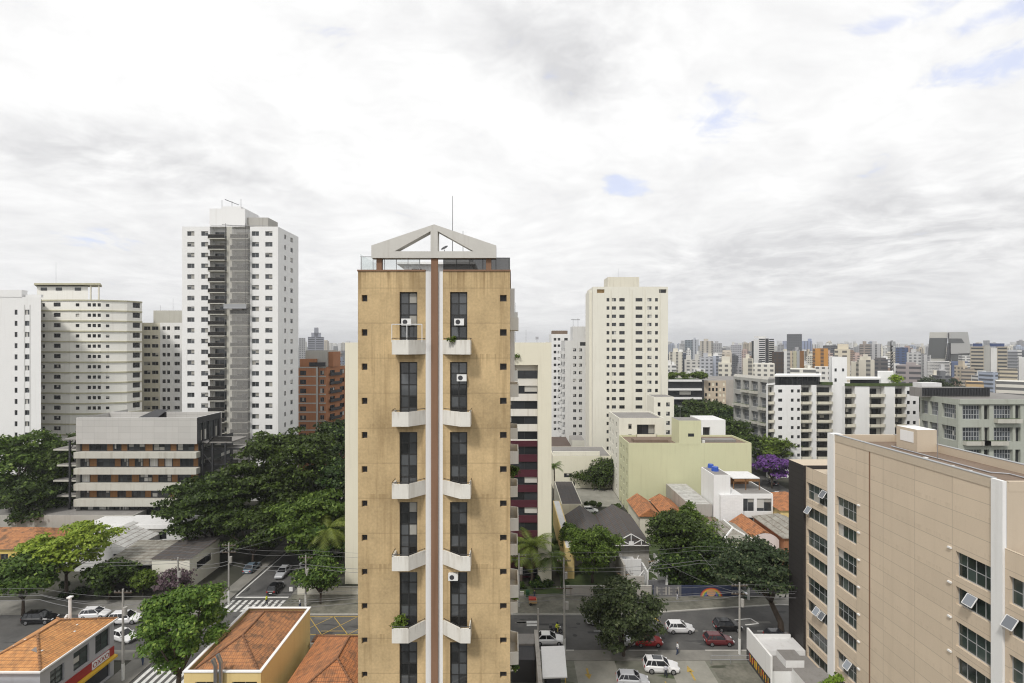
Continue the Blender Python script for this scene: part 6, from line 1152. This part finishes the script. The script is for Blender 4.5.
shrub('hedge', 'green creeper mass on the slope beside the sheet roof shed', 36.2, 103, 5.0, 10, 7.6, 'leaf_mid', 11000, .24, 64); shrub('shrub', 'planting behind the mural wall', 33, 87.2, 14, 1.6, 2.6, 'leaf_dark', 6000, .22, 65, cat='shrub'); shrub('hedge', 'grass strip hedge between boundary wall and warehouse', 9.2, 100, 1.2, 16, 1.2, 'leaf_mid', 3500, .2, 66)
shrub('shrub', 'row of bushes under the light green tree at the road', -72, 85.8, 8, 1.8, 2.2, 'leaf_dark', 4000, .2, 67, cat='shrub'); shrub('creeper', 'dark creeper hanging over the low cream building wall', 24.5, 149.0, 9, 1.4, 8.5, 'leaf_dark', 8000, .28, 68, cat='creeper'); shrub('hedge', 'hedge along the cream building side near palms', -4, 92, 8, 2, 1.5, 'leaf_dark', 2500, .22, 69)
shrub('roof_planting', 'shaggy planting on the roof garden block', px(686, 250), 250, 17, 6, 3.6, 'leaf_mid', 3500, .5, 70, z=pz(380, 245), cat='planting'); shrub('balcony_plant', 'green plant in the lower left balcony of the ochre tower', px(402, 42), 41.9, .8, .3, 1.1, 'leaf_mid', 500, .1, 71, z=pz(627, 42), cat='plant'); shrub('balcony_plant', 'spiky plant on the banded building ledge by the tower', px(515, 90), 90.6, 3.2, .6, 2.4, 'leaf_mid', 900, .2, 72, z=pz(365, 90), cat='plant')
shrub('roof_planting', 'bright green vine on the lift house by the antenna mast', px(894.5, 150), 149.5, .8, .8, 4, 'leaf_light', 700, .3, 73, z=pz(386, 148), cat='planting'); shrub('balcony_plant', 'thin plants along the top right balcony of the ochre tower', px(456, 42), 41.8, 1.6, .25, .5, 'leaf_mid', 300, .07, 74, z=pz(342.5, 42), cat='plant')
for i, (x, z_) in enumerate(((4.8, 30.2), (5.0, 19), (4.2, 12.6))): shrub('balcony_plant', ('leafy plant hanging from an upper side balcony of the ochre tower', 'leafy plant on the middle side balcony of the ochre tower', 'leafy plant on a low side balcony of the ochre tower')[i], x1 - 6.5 + 6.8 if 0 else .15, 46.5, .5, 1.6, .9, 'leaf_mid', 500, .12, 75 + i, z=z_, cat='plant')
def palm(label, x, y, h, r, seed, n=22):
    rt = root('palm_tree', label, 'palm', x, y); q = random.Random(seed); MB().path([(0, 0, -.2), (.1, .05, h * .5), (0, 0, h)], [.26, .2, .18], 'bark', 8).build('trunk', rt, at=(0, 0, 0))
    m = MB()
    for i in range(n):
        az = 2 * math.pi * i / n + q.uniform(-.2, .2); el = q.uniform(.15, 1.15); p = Vector((0, 0, h)); dv = Vector((math.cos(az) * math.cos(el), math.sin(az) * math.cos(el), math.sin(el))); L = r / 9
        for j in range(11):
            p2 = p + dv * L; dv = (dv + Vector((0, 0, -.17))).normalized(); sd = dv.cross(Vector((0, 0, 1))).normalized(); w_ = r * .3 * math.sin(math.pi * (j + 1.2) / 12.5)
            for s_ in (-1, 1):
                for k_ in (0, .5):
                    a = p.lerp(p2, k_); m.poly([tuple(a), tuple(a + dv * L * .42), tuple(a + sd * s_ * w_ + dv * w_ * .5 + Vector((0, 0, -w_ * .45)))], 'leaf_palm')
            p = p2
    m.build('crown', rt, at=(0, 0, 0)); return rt
palm('palm with drooping fronds against the cream building strip left of the tower', -33.2, 92.5, 8.6, 4.2, 1); palm('taller palm at the corner of the cream banded building', 3.4, 88.6, 7.2, 4.0, 2); palm('smaller palm close to the ochre tower side balconies', 1.6, 90.0, 5.0, 3.4, 3); palm('palm leaning over the garden strip right of the cream building', 6.8, 91, 4.6, 3.2, 4); palm('slim palm by the dark shed roof behind the cream building', 11.6, 141, 8.4, 2.6, 5)
# ================================================================== cars
def car(kind, L, W_, H):
    """one car along +x: lofted body, glazed cabin, lamps, wheels"""
    rt = bpy.data.objects.new('parked_car', None); COL.objects.link(rt); h = W_ / 2; l = L / 2
    belt = H * (.62 if kind != 'suv' else .6); hood = belt * (.93 if kind != 'suv' else .97)
    tail = {'hatch': belt * 1.03, 'suv': belt * 1.04, 'sedan': belt * .99}[kind]
    st = [(-l, .72, .42, tail * .82), (-l + .1, .9, .27, tail * .97), (-l + .5, .99, .2, tail), (-.4, 1, .2, belt), (l * .42, 1, .2, belt * .985), (l * .72, .97, .2, hood * .92), (l - .16, .87, .24, hood * .78), (l, .7, .36, hood * .6)]
    m = MB(); vs, fs = [], []
    for x, wf, zb, zt in st:
        w_ = h * wf; vs += [(x, -w_ * .9, zb), (x, w_ * .9, zb), (x, w_, zb + .22), (x, w_ * .985, zt - .14), (x, w_ * .86, zt), (x, -w_ * .86, zt), (x, -w_ * .985, zt - .14), (x, -w_, zb + .22)]
    for i in range(len(st) - 1): fs += [(i * 8 + j, (i + 1) * 8 + j, (i + 1) * 8 + (j + 1) % 8, i * 8 + (j + 1) % 8) for j in range(8)]
    fs += [tuple(range(7, -1, -1)), tuple(range(len(vs) - 8, len(vs)))]; m.mesh(vs, fs, 'car_paint')
    xb0, xb1, xt0, xt1 = {'hatch': (-l + .12, l * .46, -l + .5, l * .08), 'suv': (-l + .1, l * .44, -l + .42, l * .1), 'sedan': (-l + .55, l * .44, -l * .48, l * .06)}[kind]
    zb, zt, wb, wt = belt - .03, H - .05, h * .87, h * .68
    def rail(a, c, wd):                                   # painted pillar between two points, both sides
        for s_ in (-1, 1): m.tube((a[0], s_ * a[1], a[2]), (c[0], s_ * c[1], c[2]), wd, wd, 'car_paint', 5)
    rail((xb1, wb, zb), (xt1, wt, zt), .035); rail((xb0, wb, zb), (xt0, wt, zt), .06); xm = (xb0 + xb1) / 2 - .05; rail((xm, wb + .005, zb), ((xt0 + xt1) / 2, wt + .005, zt), .03)
    if kind != 'sedan': rail((xb0 * .7 + xb1 * .3 - .25, wb + .004, zb), (xt0 * .72 + xt1 * .28, wt + .004, zt), .035)
    m.mesh([(xt0 - .05, -wt - .03, zt - .03), (xt1 + .05, -wt - .03, zt - .03), (xt1 + .05, wt + .03, zt - .03), (xt0 - .05, wt + .03, zt - .03), (xt0 + .1, -wt + .1, H), (xt1 - .08, -wt + .1, H - .01), (xt1 - .08, wt - .1, H - .01), (xt0 + .1, wt - .1, H)], [(0, 1, 5, 4), (1, 2, 6, 5), (2, 3, 7, 6), (3, 0, 4, 7), (4, 5, 6, 7)], 'car_paint')
    m.build('body', rt, at=(0, 0, 0))
    MB().mesh([(xb0, -wb, zb), (xb1, -wb, zb), (xb1, wb, zb), (xb0, wb, zb), (xt0, -wt, zt), (xt1, -wt, zt), (xt1, wt, zt), (xt0, wt, zt)], [(0, 1, 5, 4), (1, 2, 6, 5), (2, 3, 7, 6), (3, 0, 4, 7)], 'glass_dark').build('window_glass', rt, at=(0, 0, 0))
    for sx in (-1, 1):
        for sy in (-1, 1):
            x, r_ = sx * L * .305, (.31 if kind != 'suv' else .35); o = MB().tube((x, sy * (h - .2), r_), (x, sy * (h + .012), r_), r_, r_, 'rubber', 16).build('wheel', rt, at=(0, 0, 0)); MB().tube((x, sy * (h + .005), r_), (x, sy * (h + .02), r_), r_ * .66, r_ * .6, 'rim', 12).build('rim', o, at=(0, 0, 0))
            MB().box(l - .14, l + .005, sy * h * .6 - .17, sy * h * .6 + .17, hood * .62, hood * .74, 'lamp_clear').build('headlight', rt, at=(0, 0, 0)) if sx > 0 else MB().box(-l - .006, -l + .12, sy * h * .68 - .12, sy * h * .68 + .12, tail * .68, tail * .9, 'lamp_red').build('taillight', rt, at=(0, 0, 0))
    for sy in (-1, 1): MB().box(xb1 - .25, xb1 - .05, sy * (wb + .12) - .08, sy * (wb + .12) + .08, zb + .02, zb + .16, 'car_paint').build('mirror', rt, at=(0, 0, 0))
    MB().box(-l - .012, -l + .05, -.24, .24, tail * .5, tail * .5 + .12, 'sign_white').build('number_plate', rt, at=(0, 0, 0))
    return rt
protos = {'hatch': car('hatch', 3.95, 1.7, 1.5), 'suv': car('suv', 4.45, 1.86, 1.66), 'sedan': car('sedan', 4.4, 1.74, 1.46)}; used_ = set()
def put(kind, label, x, y, rz, col, z=.02):
    o = protos[kind] if kind not in used_ else copy_tree(protos[kind]); used_.add(kind)
    o.location = (x, y, z); o.rotation_euler = (0, 0, R(rz)); tag(o, label, 'car', 'cars on the streets and car park')
    for ch in o.children: ch.color = (*col, 1)
WHT, BLK, SIL, RED, MAR = (.75, .75, .76), (.008, .008, .01), (.42, .43, .45), (.36, .012, .014), (.1, .008, .012)
put('hatch', 'white hatchback driving in the far lane by the grey green tree', px(680, 75), 75.1, 0, WHT); put('hatch', 'black hatchback in the road behind the utility pole', px(727.5, 75.6), 75.6, 0, BLK); put('hatch', 'dark maroon hatchback parked at the near kerb', px(718.5, 72), 72.0, 0, MAR); put('hatch', 'bright red hatchback parked half under the grey green tree', px(648, 71.8), 71.8, 0, RED)
put('sedan', 'silver white car parked under the grey green tree', px(619, 71.9), 71.9, 0, (.6, .6, .6)); put('hatch', 'dark car parked behind the leaning tree trunk', px(779, 72.8), 72.8, 0, (.012, .012, .016)); put('sedan', 'white sedan in the near lane behind the white canopy', px(549, 72.2), 72.2, 0, (.78, .78, .78)); put('suv', 'white van-like car crossing just beyond the grey green tree', px(601, 77.4), 77.4, 180, (.78, .78, .78))
put('suv', 'white sport utility car with dark roof glass in the car park', px(661, 66), 66.0, -4, WHT, .07); put('hatch', 'silver hatchback at the bottom of the car park', px(632.5, 63.4), 63.4, -3, SIL, .07)
put('hatch', 'white hatchback furthest along the road past the orange roof', px(103, 80.5), 79.0, 8, WHT); put('suv', 'white estate car beside the far kerb in front of the corner store', px(128, 78), 77.6, 6, WHT); put('sedan', 'white car turning just behind the corner shop roof', px(123, 73), 73.0, -20, (.74, .74, .74)); put('suv', 'black sport utility car below the dull dark tree', px(48, 78.9), 77.6, 4, BLK)
put('sedan', 'silver car waiting up the side street', -41.8, 93.5, -88, SIL); put('hatch', 'black car stopped at the crosswalk of the side street', -40.4, 87.4, 92, BLK); put('hatch', 'grey car parked on the right of the side street', -38.6, 96, -88, (.3, .3, .31)); put('sedan', 'bluish car parked at the left kerb of the side street', -48.5, 95.5, 92, (.12, .17, .22))
put('hatch', 'dark car far up the cross road past the violet tree', px(773, 154), 154, 88, (.03, .03, .035)); put('suv', 'white car on the cross road beside the yellow walled house', px(777, 141), 141, 88, WHT); put('hatch', 'small white car parked beyond the charcoal warehouse roofs', px(590, 128.5), 128.5, 0, WHT)
for o in protos.values():
    if not o.get('label'): bpy.data.objects.remove(o)
sr = [o for o in COL.objects if o.get('label', '').startswith('white sport utility')][0]; MB().box(-1.1, .1, -.45, .45, 1.655, 1.668, 'glass_dark').build('sunroof', sr, at=(0, 0, 0))
# ================================================================== poles and wires
def pole(label, x, y, h, base=False, arms=1, lamp=0):
    r = root('utility_pole', label, 'utility pole', x, y); MB().tube((0, 0, 0), (0, 0, h), .17, .11, 'pole', 8).build('mast', r, at=(0, 0, 0))
    if base: MB().tube((0, 0, .05), (0, 0, 2.2), .19, .185, 'paint_white', 8).build('white_base', r, at=(0, 0, 0))
    for i in range(arms):
        z = h - .5 - i * 1.1; o = MB().box(-1.1, 1.1, -.06, .06, z, z + .12, 'bark').build('crossarm', r, at=(0, 0, 0)); k_ = MB()
        for x_ in (-1, -.5, .5, 1): k_.tube((x_, 0, z + .12), (x_, 0, z + .34), .05, .03, 'pole', 6)
        k_.build('insulators', o, at=(0, 0, 0))
    if arms: MB().tube((.34, -.1, h - 3.2), (.34, -.1, h - 2.2), .24, .24, 'pole', 10).build('transformer', r, at=(0, 0, 0))
    if lamp: MB().path([(0, 0, h - 1.6), (0, -lamp * .6, h - .7), (0, -lamp * 1.7, h - .5)], [.045, .04, .04], 'steel', 5).box(-.14, .14, min(-lamp * 1.7, -lamp * 2.3), max(-lamp * 1.7, -lamp * 2.3), h - .58, h - .46, 'steel').build('lamp_arm', r, at=(0, 0, 0))
    return r
PF, PN = 80.9, 69.4
fx_ = [(-54.4, PF + 2.5), (px(228.5, 83), PF + 2.2), (px(306, 82), PF + 1.0), (-8, PF - .4), (5.5, PF), (px(700, 83), 83.4), (60, 83.6)]
pole('concrete pole beside the pinkish shrub at the corner store', *fx_[0], 7.4, arms=1); pole('concrete pole with white painted base at the crosswalk corner', *fx_[1], 9.9, True, 2, 1); pole('concrete pole beside the small dark open tree', *fx_[2], 8.4, True, 1, 1); pole('concrete pole beside the ochre tower balconies across the road', px(519, 82), 82, 8.6, arms=1)
nx_ = [(-64, PN), (px(123, 64), 64.0), (px(564, 70), PN + .1), (px(739.5, PN), PN)]
pole('tall concrete pole in front of the corner shop sign', *nx_[1], 11.5, True, 1); pole('slim grey pole by the white canopy at the near kerb', *nx_[2], 9.4, True, 1); pole('concrete pole with wide crossarms at the near kerb by the maroon hatchback', *nx_[3], 9.8, True, 2, 1); pole('thin pole between canopy and gatehouse', px(538, 69.8), 69.6, 6.2, arms=0); pole('white stub pole on the driveway right of the mural', px(749, 84), 84.2, 2.6, True, arms=0); pole('thin pole on the far pavement before the glossy garden tree', px(563, 82.5), 81.2, 8.2, arms=1)
def wire(label, a, c, sag, grp, r_=.022):
    m = MB(); n = 14; pts = [Vector(a).lerp(Vector(c), i / n) - Vector((0, 0, sag * 4 * (i / n) * (1 - i / n))) for i in range(n + 1)]; m.path([tuple(q) for q in pts], [r_] * (n + 1), 'wire', 4)
    tag(m.build('overhead_wire'), label, 'wire', grp)
WF, WN = 'thin black overhead wire strung along the far pavement between poles', 'thin grey overhead wire strung along the near kerb between poles'
fpts = [(-130, PF, 8.8)] + [(x, y, 8.3) for x, y in fx_] + [(130, 84, 8.6)]
for i in range(len(fpts) - 1):
    for dx, dz, s_ in ((0, .9, .35), (.25, .2, .5), (-.2, -1.3, .6), (.1, -1.9, .75)): wire(WF, (fpts[i][0], fpts[i][1] + dx, fpts[i][2] + dz), (fpts[i + 1][0], fpts[i + 1][1] + dx, fpts[i + 1][2] + dz), s_, 'far side wires', .02 if dz > 0 else .035)
npts = [(-140, PN, 8.3), (-64, PN, 8.3), (px(123, 64), 66.5, 8.6), (-17, PN, 8.3), (px(564, 70), PN + .1, 8.4), (px(739.5, PN), PN, 8.8), (100, PN, 8.6)]
for i in range(len(npts) - 1):
    for dx, dz, s_ in ((.1, .7, .4), (-.25, .1, .5), (.25, -.35, .6), (0, -.8, .7)): wire(WN, (npts[i][0], npts[i][1] + dx, npts[i][2] + dz), (npts[i + 1][0], npts[i + 1][1] + dx, npts[i + 1][2] + dz), s_, 'near side wires', .02 if dz > 0 else .04)
for a, c in (((px(739.5, PN), PN, 9.2), (px(700, 83), 83.4, 8.2)), ((px(739.5, PN), PN, 8.4), (25, 86, 6)), ((fx_[1][0], fx_[1][1], 9.2), (-36, 130, 9)), ((fx_[1][0], fx_[1][1], 8.5), (-34, 104, 8)), ((fx_[0][0], fx_[0][1], 7.2), (fx_[1][0], fx_[1][1], 9.2))): wire('service wire slanting off the street line across the road or side street', a, c, .6, 'service wires', .025)
# ================================================================== people, motorbike, street bits
def person(label, x, y, rz, top, trou, pose='stand', z=0.):
    h = 1.7
    J = {'hip': (0, 0, .92), 'chest': (0, 0, 1.3), 'neck': (0, 0, 1.47), 'head': (.02, 0, 1.58), 'crown': (.02, 0, 1.68)}
    if pose == 'ride': J.update(hip=(-.1, 0, .86), chest=(.08, 0, 1.22), neck=(.14, 0, 1.38), head=(.18, 0, 1.5), crown=(.18, 0, 1.6))
    vs = [J['hip'], J['chest'], J['neck'], J['head'], J['crown']]; rad = [(.15, .12), (.17, .11), (.055, .055), (.095, .1), (.07, .07)]; ed = [(0, 1), (1, 2), (2, 3), (3, 4)]
    def chain(root_, pts, rs):
        p = root_
        for q, r_ in zip(pts, rs): vs.append(q); rad.append((r_, r_)); ed.append((p, len(vs) - 1)); p = len(vs) - 1
    for s_ in (-1, 1):
        if pose == 'ride': chain(0, [(.28, s_ * .17, .82), (.15, s_ * .18, .4), (.3, s_ * .18, .34)], [.09, .06, .05]); chain(1, [(.1, s_ * .2, 1.26), (.3, s_ * .25, 1.06), (.52, s_ * .28, 1.08)], [.06, .05, .04])
        else: chain(0, [(.02 + s_ * .06, s_ * .1, .5), (s_ * .14, s_ * .1, .08), (s_ * .14 + .14, s_ * .1, .04)], [.085, .055, .045]); chain(1, [(0, s_ * .2, 1.34), (-.03, s_ * .25, 1.06), (.08, s_ * .24, .84)], [.06, .048, .04])
    me = bpy.data.meshes.new('person'); me.from_pydata(vs, ed, []); o = bpy.data.objects.new('person', me); COL.objects.link(o)
    md = o.modifiers.new('skin', 'SKIN'); md.use_smooth_shade = True; o.modifiers.new('sub', 'SUBSURF').levels = 1
    for i, r_ in enumerate(rad): me.skin_vertices[0].data[i].radius = r_
    me.skin_vertices[0].data[0].use_root = True
    dg = bpy.context.evaluated_depsgraph_get(); dg.update(); me2 = bpy.data.meshes.new_from_object(o.evaluated_get(dg)); o.modifiers.clear(); o.data = me2; me2.materials.clear()
    for m_ in (top, trou, 'skin', 'hair'): me2.materials.append(MT(m_))
    hz, nz = J['hip'][2], J['neck'][2]
    for pl_ in me2.polygons:
        c = pl_.center; pl_.material_index = (3 if c.x < .04 + (.15 if pose == 'ride' else 0) or c.z > nz + .17 else 2) if c.z > nz else (1 if c.z < hz + .04 and abs(c.y) < .21 else (2 if abs(c.y) > .22 and c.z < .95 else 0))
    o.location = (x, y, z); o.rotation_euler = (0, 0, R(rz)); tag(o, label, 'person'); return o
mx, my = px(556, 74.6), 74.6
person('motorcyclist in a bright yellow vest riding along the road', mx, my, 0, 'vest', 'shirt_dark', 'ride'); hm = MB(); vs = [(.18 + .15 * math.cos(a) * math.cos(e), .14 * math.sin(a) * math.cos(e), 1.53 + .15 * math.sin(e)) for e in (-.5, 0, .5, 1.0, 1.5) for a in (2 * math.pi * i / 10 for i in range(10))]
o = hm.mesh(vs, [(i * 10 + j, i * 10 + (j + 1) % 10, i * 10 + 10 + (j + 1) % 10, i * 10 + 10 + j) for i in range(4) for j in range(10)], 'shirt_dark').build('helmet'); o.location = (mx, my, 0); tag(o, 'dark helmet on the head of the motorcyclist', 'helmet')
r = root('motorbike', 'black motorbike under the rider in the yellow vest', 'motorbike', mx, my)
for x in (-.62, .66): o = MB().tube((x, -.07, .3), (x, .07, .3), .3, .3, 'rubber', 16).build('wheel', r, at=(0, 0, 0)); MB().tube((x, -.075, .3), (x, .075, .3), .19, .19, 'rim', 12).build('rim', o, at=(0, 0, 0))
MB().mesh([(-.75, -.12, .68), (.3, -.12, .62), (.3, .12, .62), (-.75, .12, .68), (-.7, -.1, .82), (.0, -.12, .78), (.0, .12, .78), (-.7, .1, .82)], [(0, 1, 5, 4), (1, 2, 6, 5), (2, 3, 7, 6), (3, 0, 4, 7), (4, 5, 6, 7), (3, 2, 1, 0)], 'plastic_dark').build('seat', r, at=(0, 0, 0))
MB().mesh([(.0, -.15, .66), (.45, -.12, .7), (.45, .12, .7), (.0, .15, .66), (.05, -.13, .92), (.4, -.1, .95), (.4, .1, .95), (.05, .13, .92)], [(0, 1, 5, 4), (1, 2, 6, 5), (2, 3, 7, 6), (3, 0, 4, 7), (4, 5, 6, 7)], 'shirt_dark').box(-.25, .3, -.14, .14, .25, .6, 'steel_dark').build('fuel_tank', r, at=(0, 0, 0)); MB().tube((.66, .0, .3), (.48, 0, 1.0), .05, .05, 'steel').tube((.46, -.34, 1.04), (.46, .34, 1.04), .025, .025, 'steel_dark').build('handlebar', r, at=(0, 0, 0)); MB().box(.55, .68, -.09, .09, .8, .98, 'lamp_clear').build('headlight', r, at=(0, 0, 0)); MB().box(-1.0, -.62, -.25, .25, .84, 1.25, 'plastic_dark').build('top_box', r, at=(0, 0, 0))
person('pedestrian in dark clothes standing on the far pavement by the orange barrow', px(534.5, 84), 84.0, -90, 'shirt_dark', 'denim', z=.14); person('pedestrian in pale grey walking on the pavement beside the crosswalk', px(137, 66), 67.0, 90, 'cloth', 'denim', z=.13); person('pedestrian in white shirt beside the concrete pole at the small open tree', px(302, 82), 81.2, 180, 'shirt_white', 'denim', z=.14)
person('pedestrian in dark top walking along the far pavement near the mural', 27.2, 84.2, 0, 'shirt_dark', 'cloth', z=.14); person('pedestrian in pale top on the near pavement left of the low railing', 22.4, 69.3, 180, 'shirt_white', 'denim', z=.13); person('pedestrian in yellow top crossing at the side street crosswalk', -39.6, 82.6, 180, 'vest', 'shirt_dark', z=.02); person('pedestrian in grey top beside the silver hatchback in the car park', 19.4, 64.6, 90, 'cloth', 'shirt_dark', z=.06)
for lb, x, y, z in (('dark green wheelie bin against the mural wall end', 38.6, 84.9, .14), ('dark green wheelie bin by the forecourt wall', 2.6, 85.0, .14)):
    r = root('wheelie_bin', lb, 'bin', x, y, z); MB().mesh([(-.25, -.3, .1), (.25, -.3, .1), (.25, .3, .1), (-.25, .3, .1), (-.3, -.36, 1.0), (.3, -.36, 1.0), (.3, .36, 1.0), (-.3, .36, 1.0)], [(0, 1, 5, 4), (1, 2, 6, 5), (2, 3, 7, 6), (3, 0, 4, 7), (3, 2, 1, 0)], 'bin_green').build('body', r, at=(0, 0, 0)); MB().box(-.32, .32, -.4, .38, 1.0, 1.08, 'bin_green').build('lid', r, at=(0, 0, 0)); MB().tube((-.3, .3, .12), (.3, .3, .12), .12, .12, 'rubber', 10).build('wheel', r, at=(0, 0, 0))
r = root('street_barrow', 'orange topped wooden barrow on the far pavement', 'barrow', px(533, 82.6), 82.6, .14); MB().box(-.65, .65, -.4, .4, .35, .85, 'kraft').build('crate', r, at=(0, 0, 0)); MB().box(-.7, .5, -.42, .42, .855, 1.12, 'mural_red').build('tray', r, at=(0, 0, 0)); MB().tube((-.4, -.45, .22), (-.4, .45, .22), .22, .22, 'rubber', 12).build('wheel', r, at=(0, 0, 0))
r = root('street_sign', 'round topped white parking sign on a thin post at the crosswalk', 'sign', px(291, 82.5), 82.5, .13); MB().tube((0, 0, 0), (0, 0, 2.9), .04, .04, 'steel', 6).build('post', r, at=(0, 0, 0)); MB().box(-.28, .28, -.05, -.02, 2.2, 2.9, 'sign_white').build('panel', r, at=(0, 0, 0))
r = root('bus_shelter', 'small dark bus shelter under the street tree by the yellow building', 'bus shelter', -37, 66); MB().box(-1.3, 1.3, -.7, .7, 2.4, 2.5, 'steel_dark').build('roof', r, at=(0, 0, 0)); MB().box(-1.25, 1.25, .55, .6, .4, 2.3, 'glass_dark').build('back_panel', r, at=(0, 0, 0))
for x in (-1.2, 1.2): MB().box(x - .05, x + .05, .5, .6, .13, 2.4, 'steel_dark').build('post', r, at=(0, 0, 0))
# ================================================================== air
hz = MB().box(-4600, 4600, -700, 7600, -1, 175, 'haze').build('haze'); hz['kind'] = 'stuff'
